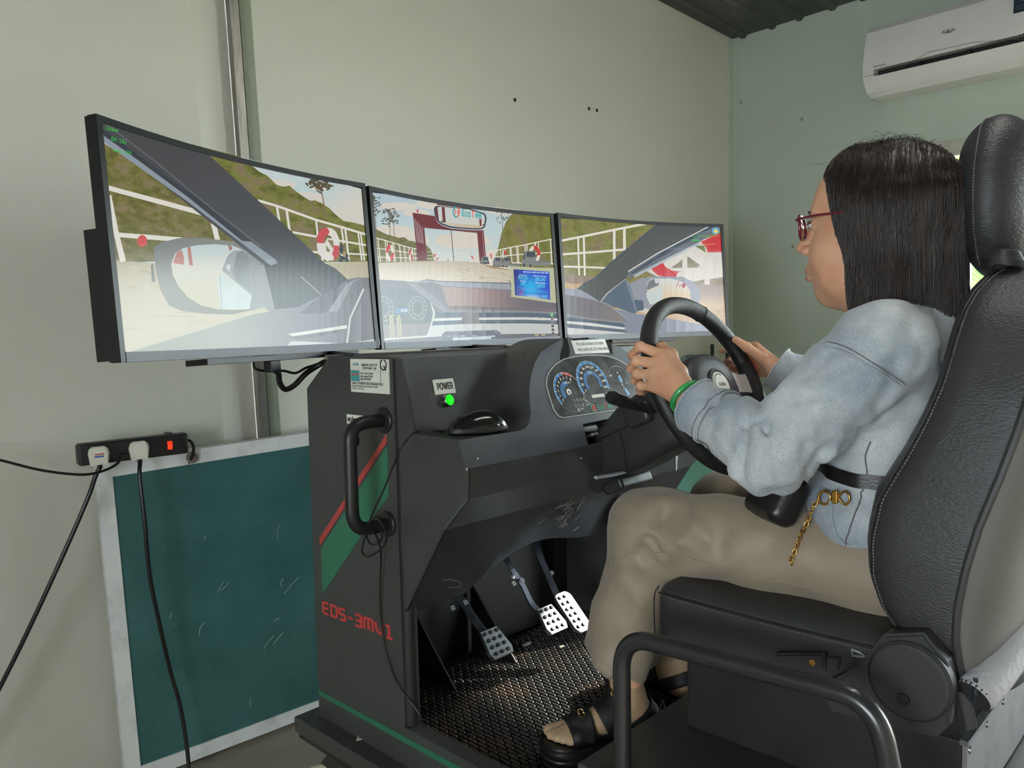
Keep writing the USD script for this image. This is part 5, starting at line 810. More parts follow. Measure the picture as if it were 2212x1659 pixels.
part(sp, 'plate_mark', prism(unary_union([stx('ECO-TEST', w_ * .04, h_ * .50, w_ * .19, .0045)]), o + Wn * .0004, U, Vv, .0004, w=Wn), 'print_coral', smooth=False)
c1 = K(650, 740, 7.54)
o, w_, h_ = side_sign('supply_label', *c1([(762, 1160), (1010, 1172), (775, 1318)]), lb='small label NGUỒN 220V')
part(sp, 'label_print', prism(stx('NGUỒN 220V', w_ * .09, h_ * .26, w_ * .84, h_ * .40), o, U, Vv, .0005, w=Wn), 'print_black', smooth=False)
c = ux((768, 951), X0); part(cabin, 'supply_switch', lathe([(.013, 0), (.013, .006), (.010, .008), (.0001, .008)], c, Wn, 22), 'plastic_black'); part(cabin, 'supply_switch_lamp', lathe([(.0092, .008), (.0085, .0105), (.0001, .011)], c, Wn, 20), 'lamp_red', label='glowing red switch lamp')
# grab handle on the side
a, b = ux((832, 908), X0), ux((835, 1131), X0); hm = (a + b) / 2; a[1] = b[1] = hm[1]; ho = A([-.082, 0, 0])
hd = part(cabin, 'grab_handle', tube(rounded([a, a + ho, b + ho, b], .042, 10), .0132, 16), 'cabin_inner' if False else 'plastic_black')
for q in (a, b): part(hd, 'flange', lathe([(.0001, -.001), (.026, -.001), (.026, .003), (.0235, .0055), (.014, .007), (.0001, .007)], q, Wn, 26), 'plastic_black')
# dashboard: folded sheet panels
prof = [(1.236, -.054), (1.217, -.054), (1.178, -.196), (1.053, -.198), (1.031, -.247), (1.034, -.303), (1.10, -.369), (1.229, -.561), (1.236, -.561)]
for x_, s in ((X0 + .0045, 1), (X1 - .0045, -1)): part(cabin, 'dash_cheek', prism([(-p, q) for p, q in prof], (x_, 0, 0), -EY, EZ, .004, w=s * EX), 'cabin_paint', smooth=False)
plate('cabinet_top', (1.455, -.054), (1.217, -.054)); plate('upper_panel', (1.217, -.054), (1.178, -.196)); plate('shelf', (1.178, -.196), (1.053, -.198)); plate('lower_band', (1.031, -.247), (1.034, -.303)); plate('under_panel', (1.034, -.303), (1.10, -.369), 'cabin_paint_lit')
plate('front_wall', (1.547, -.124), (1.55, ZPL)); plate('front_slope', (1.454, -.054), (1.547, -.124))
mF = .449; kF = 1 / math.hypot(1, mF); FU, FV = EX, A([0, mF * kF, kF]); FN = np.cross(FU, FV)
def fp(X, s, d=0.): return A([X, 1.053, -.198]) + FV * s * 1.0 - A([X, 0, 0]) + EX * X + FN * d
def fpx(p):
    P = on(p, (0, 1, -mF), 1.053 + mF * .198); return (P[0], (P[2] + .198) / kF)
hl = [(1.100, 0.0), (1.118, .003), (1.134, .013), (1.148, .032), (1.155, .055), (1.166, .082), (1.184, .110), (1.208, .137), (1.237, .160), (1.274, .1745), (1.318, .186), (1.375, .1885)]
hood = hl + [(2 * XC - x, s) for x, s in reversed(hl[:-1])]
zbB = -(.247 - .198) / kF
slot = Polygon([(1.289, -.007), (1.470, -.002), (1.470, -.050), (1.282, -.0525)])
fo = Polygon([(X0 + .004, zbB), (X0 + .004, 0)] + hood + [(X1, 0), (X1, zbB)], [list(slot.exterior.coords)])
part(cabin, 'instrument_fascia', prism(fo, fp(0, 0, -.004), FU, FV, .004, w=FN), 'cabin_paint_lit', smooth=False)
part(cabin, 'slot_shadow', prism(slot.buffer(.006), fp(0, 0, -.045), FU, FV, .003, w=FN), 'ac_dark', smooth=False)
part(cabin, 'slot_lever', xf(rb((1.292, -.024, -.035), (1.34, -.010, -.006), .003), fp(0, 0, 0), FU, FV, FN), 'sheet_grey'); part(cabin, 'slot_clip', xf(rb((1.312, -.034, -.03), (1.335, -.028, -.004), .002), fp(0, 0, 0), FU, FV, FN), 'zinc')
hs_ = spline(hood, 60); r0 = A([fp(x, s, -.002) for x, s in hs_])
rows = [r0 + A([0, .0, 0])] + [np.stack([r0[:, 0] + (XC - r0[:, 0]) * .06 * t, np.minimum(r0[:, 1] + .19 * t, np.maximum(r0[:, 1] + .12 * t, 1.24)), r0[:, 2]], 1) for t in (.15, .5, .8, 1.)]
part(cabin, 'hood', sheet(A(rows)), 'cabin_inner' if False else 'cabin_paint', smooth=40)
part(cabin, 'hood_back', (np.vstack([rows[-1], [rows[-1].mean(0)]]), A([[k, k + 1, 60] for k in range(59)])), 'cabin_paint', smooth=False)
# knee panel with its arch, and the vault under it
dk = nrm((0, .129, -.192)); nk = np.cross(EX, dk); ko = A([0, 1.10, -.369])
def kpx(p): P = on(p, nk, nk @ ko); return A([P[0], (P - ko) @ dk])
au = [kpx(p) for p in ((1002, 1284), (1040, 1248), (1082, 1192), (1120, 1150), (1160, 1116), (1205, 1094), (1250, 1087))]; xm = au[-1][0] + .012
ar = au + [A([2 * xm - q[0], q[1]]) for q in reversed(au)]; arc = spline(ar, 40); kl = kpx((890, 1322)); lo_ = math.hypot(.129, .192)
kp = Polygon([(X0 + .004, 0), (X1, 0), (X1, lo_), (2 * xm - au[0][0], lo_ * .93)] + [tuple(q) for q in arc[::-1]] + [(X0 + .004, lo_)])
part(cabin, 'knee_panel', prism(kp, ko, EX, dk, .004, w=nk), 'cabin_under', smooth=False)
lw = [uy(p, 1.26) for p in ((1002, 1284), (1045, 1244), (1085, 1211), (1130, 1182), (1180, 1164), (1260, 1160))]; xl = lw[-1][0] + .04
lw = spline(lw + [A([2 * xl - q[0], q[1], q[2]]) for q in reversed(lw)], 40); up3 = A([ko + EX * x + dk * y for x, y in arc])
part(cabin, 'knee_vault', sheet(A([up3 * (1 - t) + lw * t + A([0, .012, -.004]) * math.sin(PI * t) for t in np.linspace(0, 1, 6)])), 'cabin_paint_lit')
rng = np.random.default_rng(6); sc_ = []
for k in range(26):
    p = A([1215 + rng.normal(0, 22), 1118 + rng.normal(0, 16)]); q = p + A([rng.uniform(6, 22), -rng.uniform(5, 16)])
    a, b = [ko + EX * z[0] + dk * z[1] - nk * .0005 for z in (kpx(p), kpx(q))]; sc_.append(tube([a, b], rng.uniform(.0003, .0008), 4))
part(cabin, 'scuff', sc_ + [tube(spline([ko + EX * z[0] + dk * z[1] - nk * .0004 for z in map(kpx, ((957, 1253), (975, 1252), (996, 1259), (990, 1268), (968, 1268)))], 14), .0005, 4)], 'scratch', kind='stuff')
part(cabin, 'paint_chip', [ball(fp(*fpx(p), .0004), (.0022, .0006, .0026), 1) for p in ((1032, 991), (1008, 1014))] + [ball(fp(*fpx(p), .0003), (.003, .0004, .0018), 1) for p in ((1255, 990),)], 'chip', kind='stuff')
# power sign and lit button on the upper panel
ku = (1.217 - 1.178) / .142; pv = nrm((0, ku, 1)); pn = np.cross(EX, pv)
def upx(p): return on(p, (0, 1, -ku), 1.178 + ku * .196)
a, b, c = upx((933.5, 821)), upx((976.6, 818)), upx((939.5, 853.8)); w_ = b[0] - a[0]; h_ = np.linalg.norm((a - c)[1:])
o = c + EX * (a[0] - c[0]); s_ = sign(cabin, 'power_sign', o, EX, pv, w_, h_, lb='small white POWER sign', wn=pn); part(s_, 'sign_print', words('POWER', o + pn * .0036 + EX * w_ * .1 + pv * h_ * .3, EX, pv, h_ * .44, w_ * .8, bold=True), 'print_black', smooth=False)
c = upx((962, 867)); part(cabin, 'button_ring', lathe([(.0118, 0), (.0118, .004), (.0126, .005), (.0126, .013), (.0112, .0145), (.0098, .0132), (.0001, .0132)], c, pn, 30), 'chrome', label='chrome button ring'); part(cabin, 'power_button', lathe([(.0096, .0132), (.0094, .0155), (.007, .0165), (.0001, .0168)], c, pn, 26), 'lamp_green', label='glowing green button')
# instrument cluster on the fascia
def arc_(c, r0, r1, a0, a1, n=28):
    t = np.radians(np.linspace(a0, a1, n)); return Polygon(np.vstack([np.stack([c[0] + r1 * np.cos(t), c[1] + r1 * np.sin(t)], 1), np.stack([c[0] + r0 * np.cos(t), c[1] + r0 * np.sin(t)], 1)[::-1]]))
cl = Polygon([(1.217, .062), (1.219, .085), (1.227, .100), (1.240, .113), (1.269, .129), (1.300, .139), (1.340, .1435), (1.378, .145)] + [(2 * XC - x, s) for x, s in ((1.340, .1435), (1.300, .139), (1.269, .129), (1.240, .113), (1.227, .100), (1.219, .085), (1.217, .062))] + [(1.541, .035), (1.533, .018), (1.522, .0135), (1.400, .013), (1.234, .0135), (1.223, .018), (1.216, .034)])
cl = cl.buffer(.004).buffer(-.004)
clp = part(cabin, 'gauge_cluster', prism(cl, fp(0, 0), FU, FV, .0016, w=FN), 'cluster', smooth=False)
part(clp, 'cluster_rim', prism(cl.buffer(.0022).difference(cl), fp(0, 0), FU, FV, .0018, w=FN), 'plate_grey', smooth=False)
def gz(name, poly, m, d=.0016, t=.0005, lb=None): return part(clp, name, prism(poly, fp(0, 0, d), FU, FV, t, w=FN), m, smooth=False, label=lb)
SPD, TAC, RGT = (1.3685, .0805), (1.279, .066), (1.466, .071)
gz('dial_scale', unary_union([arc_(SPD, .0445, .0515, -21, 207), arc_(TAC, .0382, .0443, 97, 214)]), 'gauge_blue', lb='bright blue speed scale')
gz('dial_field', unary_union([arc_(SPD, .0195, .0298, -27, 212), arc_(TAC, .0135, .0255, 78, 216), arc_((1.452, .083), .010, .0185, -30, 28), arc_((1.463, .043), .009, .0165, -8, 60)]), 'gauge_deep')
gz('red_zone', arc_(TAC, .0395, .0443, 55, 97), 'gauge_red', lb='red zone of the rev counter')
gz('light_arc', unary_union([arc_((1.452, .083), .0185, .0212, -30, 28), arc_((1.463, .043), .0165, .0192, 0, 60)]), 'gauge_light')
tk = [arc_(SPD, .0440, .052, a - .5, a + .5, 3) for a in np.linspace(207, -21, 11)] + [arc_(TAC, .0375, .0447, a - .6, a + .6, 3) for a in np.linspace(214, 55, 9)]
gz('tick', unary_union(tk), 'gauge_white', .0021)
gz('tick', unary_union([arc_(SPD, .0455, .0505, a - .25, a + .25, 3) for a in np.linspace(204, -18, 41)] + [arc_(TAC, .039, .0436, a - .3, a + .3, 3) for a in np.linspace(212, 99, 33)]), 'cluster', .0021, .0002)
gz('outline', unary_union([arc_(SPD, .0516, .0522, -24, 212), arc_(TAC, .0445, .0451, 30, 390).difference(Point(SPD).buffer(.0519)), arc_(RGT, .0437, .0443, -70, 155).difference(Point(SPD).buffer(.0519))]), 'gauge_line', .0016, .0006)
nb = []
def num(t_, c, h=.0052):
    q = tpoly(t_, h, True); b = q.bounds; return affinity.translate(q, c[0] - (b[0] + b[2]) / 2, c[1] - h / 2)
for k in range(11): a = math.radians(205 - 22.4 * k); nb.append(num(str(20 * k), (SPD[0] + .0378 * math.cos(a), SPD[1] + .0378 * math.sin(a))))
for k in range(9): a = math.radians(210 - 19.2 * k); nb.append(num(str(k), (TAC[0] + .0322 * math.cos(a), TAC[1] + .0322 * math.sin(a)), .0056))
nb += [num('km/h', (SPD[0], SPD[1] + .0242), .0036), num('x1000 r/min', (TAC[0] + .003, TAC[1] + .0205), .0026), num('H', (1.466, .0985)), num('C', (1.468, .068)), num('F', (1.469, .060)), num('E', (1.486, .071), .004)]
gz('numeral', unary_union(nb), 'gauge_white', .0021)
gz('needle_hub', unary_union([Point(TAC).buffer(.0072).difference(LineString([TAC, (TAC[0] + .004, TAC[1] - .009)]).buffer(.0014)).difference(Point(TAC).buffer(.0025)), Point(1.449, .0425).buffer(.0066).difference(Point(1.449, .0425).buffer(.0024)), sbox(1.3475, .046, 1.3915, .0535), Point(1.4015, .0515).buffer(.0028), affinity.scale(Point(1.4385, .093).buffer(.0028), 1.3, .8)]), 'gauge_white', lb='white needle hub and odometer bar')
ic = [Point(1.285 + .0115 * i, .0455 - .0115 * j).buffer(.0036).difference(Point(1.285 + .0115 * i, .0455 - .0115 * j).buffer(.0028)) for i in range(4) for j in range(2)] + [sbox(1.2875, .0205, 1.292, .0285), LineString([(1.297, .025), (1.305, .026)]).buffer(.0012), Polygon([(1.324, .0445), (1.335, .0335), (1.324, .0325)]).buffer(.0006).difference(Polygon([(1.324, .0445), (1.335, .0335), (1.324, .0325)]).buffer(-.0008))]
gz('warning_icon', unary_union(ic), 'gauge_line')
gz('maker_print', unary_union([arc_((1.3395, .0235), .0062, .0088, 90, 285), affinity.translate(tpoly('Eco', .0105, True), 1.352, .0185)]), 'print_green', lb='green part of the EcoTek logo')
wE = tpoly('Eco', .0105, True).bounds[2]; wT = tpoly('T', .0105, True).bounds[2]
gz('maker_print', unary_union([arc_((1.3395, .0235), .0062, .0088, -75, 90), LineString([(1.337, .0285), (1.337, .0185)]).buffer(.0009), LineString([(1.342, .0285), (1.342, .0185)]).buffer(.0009), LineString([(1.337, .0235), (1.342, .0235)]).buffer(.0009), affinity.translate(tpoly('T', .0105, True), 1.3527 + wE, .0185)]), 'print_coral', lb='red part of the EcoTek logo')
gz('maker_print', affinity.translate(tpoly('ek', .0105, True), 1.3535 + wE + wT, .0185), 'print_green')
# taped notice above the cluster
nt = thing('paper_notice', 'white paper notice in two text lines taped above the gauges', 'notice', fp(1.405, .16, .004))
def nz(name, poly, m, d, t=.0006): return part(nt, name, prism(poly, fp(0, 0, d), FU, FV, t, w=FN), m, smooth=False)
nz('tape', Polygon([(1.326, .190), (1.351, .190), (1.345, .168), (1.334, .143), (1.29, .1395), (1.300, .155), (1.318, .174)]), 'tape_black', .0004); nz('tape', Polygon([(1.462, .183), (1.487, .174), (1.478, .144), (1.455, .145)]), 'tape_black', .0004); nz('tape', Polygon([(1.352, .187), (1.410, .1885), (1.410, .182), (1.352, .182)]), 'tape_black', .0012)
nz('clear_tape', Polygon([(1.294, .1385), (1.320, .145), (1.330, .160), (1.336, .190), (1.352, .190), (1.346, .1505), (1.47, .1475), (1.475, .142), (1.36, .1425)]), 'tape_clear', .0011)
nz('paper', Polygon([(1.345, .1825), (1.466, .183), (1.4655, .1485), (1.344, .1500)]), 'paper', .0018)
nz('notice_text', unary_union([affinity.translate(affinity.scale(tpoly('YÊU CẦU KHÔNG SỬ DỤNG', .0055), .098 / tpoly('YÊU CẦU KHÔNG SỬ DỤNG', .0055).bounds[2], 1.15, origin=(0, 0)), 1.358, .1695), affinity.translate(affinity.scale(tpoly('CHÌA KHÓA SẼ LỖI PHẦN MỀM', .0055), .108 / tpoly('CHÌA KHÓA SẼ LỖI PHẦN MỀM', .0055).bounds[2], 1.15, origin=(0, 0)), 1.355, .156)]), 'print_grey', .0024, .0003)
# rail and stays that carry the monitors
part(cabin, 'monitor_rail', [rb((.96, 1.475, -.062), (1.95, 1.505, -.050), .003)], 'aluminium', label='aluminium rail under the monitors')
for i, xs_ in enumerate((1.0, 1.50, 1.85)):
    q = mon_pt(i, 0., .035, -MH / 2 + .02); part(cabin, 'monitor_stay', [tube(rounded([(xs_, 1.44, -.058), (xs_, max(q[1] + .05, 1.56), -.052), (xs_, q[1] + .05, q[2] + .09), (q[0], q[1] + .03, q[2] + .09), (q[0], q[1] + .012, q[2] + .09)], .02), .011, 10)], 'bezel')
# steering column (axis w into the dash, v upward across it)
WC, WA = A([1.3975, .8179, -.1191]), .4343
WN = A([0, -math.cos(WA), math.sin(WA)]); WV = A([0, math.sin(WA), math.cos(WA)])
def wl_(x, v, d=0.): return WC + EX * x + WV * v + WN * d          # d towards the driver
def colring(d, x0, x1, v0, v1, r): return A([wl_(q[0], q[1], d) for q in rrect(x0, v0, x1, v1, r, 6)])
st_ = part(cabin, 'steering_column', rings(A([colring(-.035, -.05, .05, -.075, .03, .03), colring(-.05, -.060, .060, -.092, .038, .03), colring(-.11, -.066, .066, -.098, .042, .028), colring(-.19, -.068, .068, -.106, .032, .026), colring(-.25, -.064, .064, -.108, .010, .024), colring(-.33, -.060, .060, -.118, -.012, .024)])), 'column', smooth=35)
part(st_, 'shroud_seam', [tube([wl_(-.0665, -.018, -.085), wl_(-.0692, -.017, -.19), wl_(-.0655, -.017, -.26)], .0016, 6), tube(spline([wl_(-.0688, -.02, -.195), wl_(-.0688, -.06, -.20), wl_(-.066, -.104, -.215)], 8), .0013, 6)], 'cabin_inner')
part(st_, 'stalk_socket', xf(rb((-.086, -.03, -.165), (-.055, .018, -.10), .012), WC, EX, WV, WN), 'column')
part(st_, 'tilt_lever_housing', xf(rb((-.058, -.132, -.30), (.058, -.104, -.245), .008), WC, EX, WV, WN), 'column')
lv = [uy(p, .985) for p in ((1287, 1032), (1354, 1019))]; part(cabin, 'tilt_lever', tube([lv[0], lv[0] * .5 + lv[1] * .5 + A([0, -.002, 0]), lv[1]], [.0056, .0066, .0052], 10, flat=.6), 'worn_silver', label='worn silver tilt lever')
s0 = A([1.315, .897, -.172]); s1_ = A([1.225, .920, -.139]); sx = nrm(s1_ - s0)
sk = part(cabin, 'indicator_stalk', tube([s0, s0 + sx * .025, s0 + sx * .045, s0 + sx * .075, s1_ + sx * .004, s1_ + sx * .012], [.0065, .0075, .0105, .0140, .0150, .0128], 16, flat=.85), 'mouse_matt', label='black indicator stalk')
part(sk, 'stalk_tab', xf(rb((-.010, -.009, -.001), (.014, .009, .002), .0008), s0 + sx * .082 + A([0, -.004, .0128]), sx, nrm(np.cross(A([0, -.25, 1]), sx)), nrm((0, -.25, 1))), 'plate_grey', label='pale grey stalk tab')
# steering wheel
sw = part(cabin, 'steering_wheel', rings(A([[wl_((.1736 + .0166 * math.cos(b)) * math.cos(a), (.1736 + .0166 * math.cos(b)) * math.sin(a), .0166 * math.sin(b)) for b in np.arange(16) * PI / 8] for a in np.arange(110) * 2 * PI / 110]), closed=True, caps=False), 'wheel_leather', smooth=True)
for a0, a1 in ((62, 152), (-58, 12)):
    t_ = np.radians(np.linspace(a0, a1, 40)); part(sw, 'perforated_grip', tube(A([wl_(.1736 * math.cos(a), .1736 * math.sin(a)) for a in t_]), .0170, 18), 'wheel_perf', smooth=40)
for a in (62, 152, 12, -58):
    a = math.radians(a); c = wl_(.1736 * math.cos(a), .1736 * math.sin(a)); tg = -EX * math.sin(a) + WV * math.cos(a); part(sw, 'seam', tube([c + .0173 * (math.cos(b) * (EX * math.cos(a) + WV * math.sin(a)) + math.sin(b) * WN) for b in np.arange(20) * PI / 10], .0007, 5, closed=True, caps=False), 'cabin_inner')
def hubring(d, k, n=48):
    t = np.arange(n) * 2 * PI / n; w2 = .088 * k; o = []
    for a in t:
        c_, s_ = math.cos(a), math.sin(a); o.append(wl_(w2 * math.copysign(abs(c_) ** .8, c_), (.070 if s_ > 0 else .082) * k * math.copysign(abs(s_) ** .85, s_) - .008, d))
    return o
part(sw, 'hub', rings(A([hubring(-.030, .80), hubring(-.015, .97), hubring(.000, 1.0), hubring(.010, .97), hubring(.017, .86), hubring(.0205, .66), hubring(.0215, .40), hubring(.0215, .1)])), 'hub_plastic', smooth=40)
lc = wl_(.004, -.012, .0205)
part(sw, 'badge_rim', lathe([(.0001, 0), (.037, -.001), (.036, .0035), (.031, .0045), (.0285, .002), (.0001, .002)], lc, WN, 36), 'hub_plastic'); part(sw, 'badge', lathe([(.0275, .0018), (.0275, .0042), (.0262, .005), (.0001, .0052)], lc, WN, 36), 'badge', label='round cream badge on the hub')
bt_ = [xf(prism(arc_((0, 0), .0215, .0235, a, a + 5, 3), (0, 0, 0), EX, EY, .0004), lc + WN * .0052, EX, WV, WN) for a in list(range(55, 185, 9)) + list(range(205, 330, 9)) if a not in (262, 271)]
part(sw, 'badge_print', bt_ + [words('Ginta', lc + WN * .0052 - EX * .012 - WV * .003, EX, WV, .0075, .024, .0004)], 'print_grey', smooth=False)
for x_ in (-.073, .077): part(sw, 'hub_mark', words('F', wl_(x_ - .004, .004, .0135), EX, WV, .006), 'cabin_inner', smooth=False)
def spoke(a0, m, w0, w1):
    a = math.radians(a0); d = EX * math.cos(a) + WV * math.sin(a); n_ = -EX * math.sin(a) + WV * math.cos(a); r_ = []
    for r, w2, dd in ((.068, w0, .004), (.10, w0 * .92, .001), (.13, w0 * .86, -.004), (.162, w1, -.004)): r_.append([WC + d * r + n_ * x + WN * (dd + z) for x, z in ((-w2, -.006), (w2, -.006), (w2 * .9, .006), (-w2 * .9, .006))])
    return rings(A(r_))
part(sw, 'spoke', spoke(-4, 0, .026, .024), 'spoke_silver', label='silver right spoke'); part(sw, 'spoke', spoke(184, 0, .026, .024), 'spoke_silver', label='silver left spoke'); part(sw, 'spoke', spoke(-90, 0, .03, .026), 'hub_plastic'); part(sw, 'spoke_back', spoke(-18, 0, .016, .016), 'column')
# key hanging in the ignition
kc = on((1458, 968), (0, 1, 0), .952); ky = thing('ignition_key', 'car key with black head hanging below the steering column', 'key', kc)
part(ky, 'key_head', prism(Polygon(rrect(-.0115, -.012, .0115, .013, .006)).difference(affinity.scale(Point(.002, .007).buffer(.004), 1.3, .8)), kc, EX, EZ, .006, w=-EY), 'plastic_black', smooth=False); part(ky, 'key_blade', prism([(-.0045, -.012), (.0045, -.012), (.0042, -.026), (.0022, -.028), (.0034, -.032), (.0016, -.036), (.003, -.041), (.001, -.046), (-.003, -.052), (-.0045, -.046)], kc + A([.0, -.002, 0]), EX, EZ, .0025, w=-EY), 'steel', smooth=False, label='steel blade')
part(ky, 'key_ring', tube(A([kc + (0, -.003, .006)] + [kc + A([.003 + .013 * math.sin(a), .01, .006 + .020 * (1 - math.cos(a)) / 2 + .0]) for a in np.linspace(.3, 5.9, 20)]), .0008, 6), 'steel')
# footwell: firewall with an opening, pedals and brackets
fw_ = [uy(p, 1.50) for p in ((1172, 1168), (1196, 1164), (1198, 1233), (1186, 1236), (1170, 1214))]
part(cabin, 'firewall', prism(Polygon([(X0 + .03, ZMAT - .02), (X1 - .03, ZMAT - .02), (X1 - .03, -.30), (X0 + .03, -.30)], [[(q[0], q[2]) for q in fw_]]), (0, 1.50, 0), EX, EZ, .003, w=EY), 'cabin_inner', smooth=False)
part(cabin, 'front_opening', bx((1.5, 1.47, -.40), (1.74, 1.499, -.36)), 'cabin_inner')
hole_ = prism([(q[0], q[2]) for q in fw_], (0, 1.48, 0), EX, EZ, .10, w=EY)
part(cabin, 'pedal_beam', rb((X0 + .035, 1.36, -.46), (X1 - .035, 1.41, -.40), .003), 'cabin_inner')
for x_ in (1.16, 1.36): part(cabin, 'gusset', prism([(1.32, ZMAT - .01), (1.49, ZMAT - .01), (1.49, ZMAT + .17)], (x_, 0, 0), EY, EZ, .004, w=EX), 'cabin_inner', smooth=False)
PN = nrm((0, -.70, .72)); PV = np.cross(PN, EX) * -1.; PV = PV if PV[2] > 0 else -PV
def pedal(cpx, Y, w_, h_, arm, lb, long=False):
    c = uy(cpx, Y); t = part(cabin, 'pedal', [tube(spline([c - PN * .004 + PV * h_ * .15] + [uy(p, y) for p, y in arm], 24), np.linspace(.0135, .0125, 24), 4, flat=.55)], 'steel_dark', smooth=False, label=lb)
    pg = Polygon([(-w_ * .36, h_ * .5), (w_ * .36, h_ * .5), (w_ * .5, -h_ * .3), (w_ * .42, -h_ * .5), (-w_ * .42, -h_ * .5), (-w_ * .5, -h_ * .3)] if not long else rrect(-w_ / 2, -h_ / 2, w_ / 2, h_ / 2, w_ * .3)).buffer(.003)
    part(t, 'pedal_pad', [prism(pg, c, EX, PV, .007, w=PN), prism(pg.buffer(-.0016), c + PN * .007, EX, PV, .0016, w=PN)], 'steel', smooth=False, label='bright metal pedal pad')
    pts = [(x, y) for y in np.arange(-h_ * .38, h_ * .45, .0165) for x in np.arange(-w_ * .28, w_ * .3, .0185) if pg.buffer(-.007).contains(Point(x, y))]
    for x, y in pts: part(t, 'rubber_stud', lathe([(.0046, .008), (.0043, .0115), (.0036, .0122), (.0001, .0122)], c + EX * x + PV * y, PN, 10), 'plastic_black')
pedal((1069, 1391), 1.25, .066, .062, [((1030, 1345), 1.30), ((1004, 1305), 1.315), ((985, 1278), 1.33), ((965, 1210), 1.38)], 'clutch pedal, leftmost')
pedal((1189, 1340), 1.25, .066, .062, [((1150, 1305), 1.29), ((1128, 1262), 1.315), ((1105, 1228), 1.33), ((1070, 1165), 1.385)], 'brake pedal, middle')
pedal((1234, 1324), 1.25, .052, .105, [((1205, 1288), 1.29), ((1186, 1245), 1.315), ((1165, 1195), 1.34), ((1140, 1130), 1.39)], 'accelerator pedal, rightmost and longest', True)
for p, y in (((1006, 1302), 1.30), ((978, 1314), 1.30), ((1192, 1238), 1.32), ((1128, 1254), 1.305), ((1110, 1261), 1.305)):
    c = uy(p, y); part(cabin, 'bracket', prism(Polygon([(-.0055, -.006), (.0055, -.004), (.0055, .006), (-.0055, .005)], [list(Point(.0005, .0005).buffer(.0018, 3).exterior.coords)]), c, EX, PV, .002, w=PN), 'zinc', smooth=False)
c = uy((1107, 1247), 1.30); part(cabin, 'bolt', lathe([(.0001, 0), (.0062, 0), (.0055, .003), (.0025, .0045), (.0001, .0045)], c, PN, 12), 'zinc')
# sill, seat plinth, rail
part(cabin, 'seat_plinth', [rb((X0 + .034, -.25, ZMAT - .03), (X1 - .034, .818, ZPLINTH), .004)], 'cabin_paint')
gt = [(1.0, .743, ZPLINTH - .0), (1.0, .743, -.490), (1.0, .352, -.474), (1.0, .300, ZPLINTH)]
rl = thing('side_rail', 'bent black tube guard rail beside the seat, nearest camera', 'rail', (1.0, .55, ZPLINTH)); part(rl, 'rail_tube', tube(rounded(gt, .062, 12), .0142, 18), 'tube_paint', smooth=50)
for y in (.743, .300): part(rl, 'foot_flange', lathe([(.0001, 0), (.028, 0), (.028, .004), (.0145, .006), (.0001, .006)], (1.0, y, ZPLINTH), EZ, 20), 'tube_paint')
# ---------------------------------------------------------------- rubber floor mat
mt = thing('rubber_mat', 'black ribbed rubber floor mat, dusty, in the footwell', 'mat', (1.36, 1.15, ZMAT - .014))
mx0, mx1, my0, my1 = X0 + .036, X1 - .036, .822, 1.46
part(mt, 'mat_base', bx((mx0, my0, ZMAT - .014), (mx1, my1, ZMAT - .006)), 'mat_base')
rod = tube([(0, -.0125, 0), (0, -.0105, .0014), (0, .0105, .0014), (0, .0125, 0)], [.0018, .0036, .0036, .0018], 6); RV, RF = [], []; n_ = 0; nv = len(rod.vertices)
rng = np.random.default_rng(9)
for i, x in enumerate(np.arange(mx0 + .006, mx1 - .004, .0112)):
    for y in np.arange(my0 + .012 + (.0148 if i % 2 else 0), my1 - .01, .0296):
        RV.append(rod.vertices * (1, 1, rng.uniform(.85, 1.1)) + (x, y, ZMAT - .0035)); RF.append(rod.faces + n_); n_ += nv
part(mt, 'rib', (np.vstack(RV), np.vstack(RF)), 'rubber_mat', smooth=40, kind='stuff')
single('crumpled_wrapper', 'small crumpled clear wrapper on mat below clutch pedal', 'litter', [ball(uz((1138, 1391), ZMAT + .004), (.016, .007, .005), 2), ball(uz((1130, 1394), ZMAT + .004), (.006, .008, .004), 1)], 'tape_clear', smooth=False)
single('leaf_scrap', 'tiny pale scrap on mat near the accelerator', 'litter', prism([(-.008, -.003), (.007, -.005), (.009, .003), (-.004, .005)], uz((1213, 1397), ZMAT + .003), EX, EY, .0012), 'debris', smooth=False)
single('paper_scrap', 'torn white scrap on platform edge by side panel', 'litter', prism([(-.009, -.004), (.010, -.006), (.004, .008)], ux((774, 1596), X0 - .018) * 0 + uz((774, 1596), ZPL + .001), -EY, EX * -1, .002, w=EZ), 'debris', smooth=False)
# ---------------------------------------------------------------- mouse on the shelf
mc = uz((1029, 934), -.196); ms = thing('computer_mouse', 'black wired computer mouse on the dashboard shelf', 'computer mouse', mc)
e = uz((1088, 924), -.196) - uz((966, 935), -.196); ml = np.linalg.norm(e) / 2; mu = nrm((e[0], e[1], 0)); mvv = np.cross(EZ, mu)
def mshape(p):
    q = np.stack([(p - mc) @ mu, (p - mc) @ mvv, p[:, 2] - mc[2]], 1); a = ell(q, (.004, 0, .002), (ml * 1.02, .031 + 0 * ml, .036)); b = ell(q, (.012, 0, .004), (ml * .8, .030, .038)); return smax(smin(a, b, .01), -(q[:, 2] - .0008), .003)
mm = net(mshape, mc - .08, mc + (.08, .08, .06), .0022); zc = mm.vertices[mm.faces].mean(1)[:, 2] - mc[2]
lowf = zc < .011
part(ms, 'shell', mm.submesh([np.where(~lowf)[0]], append=True), 'mouse_gloss', smooth=True); part(ms, 'lower_shell', mm.submesh([np.where(lowf)[0]], append=True), 'mouse_matt', smooth=True)
part(ms, 'scroll_wheel', lathe([(.0001, -.003), (.009, -.003), (.010, 0), (.009, .003), (.0001, .003)], mc - mu * .032 + EZ * .0235, mvv, 18), 'plastic_black')
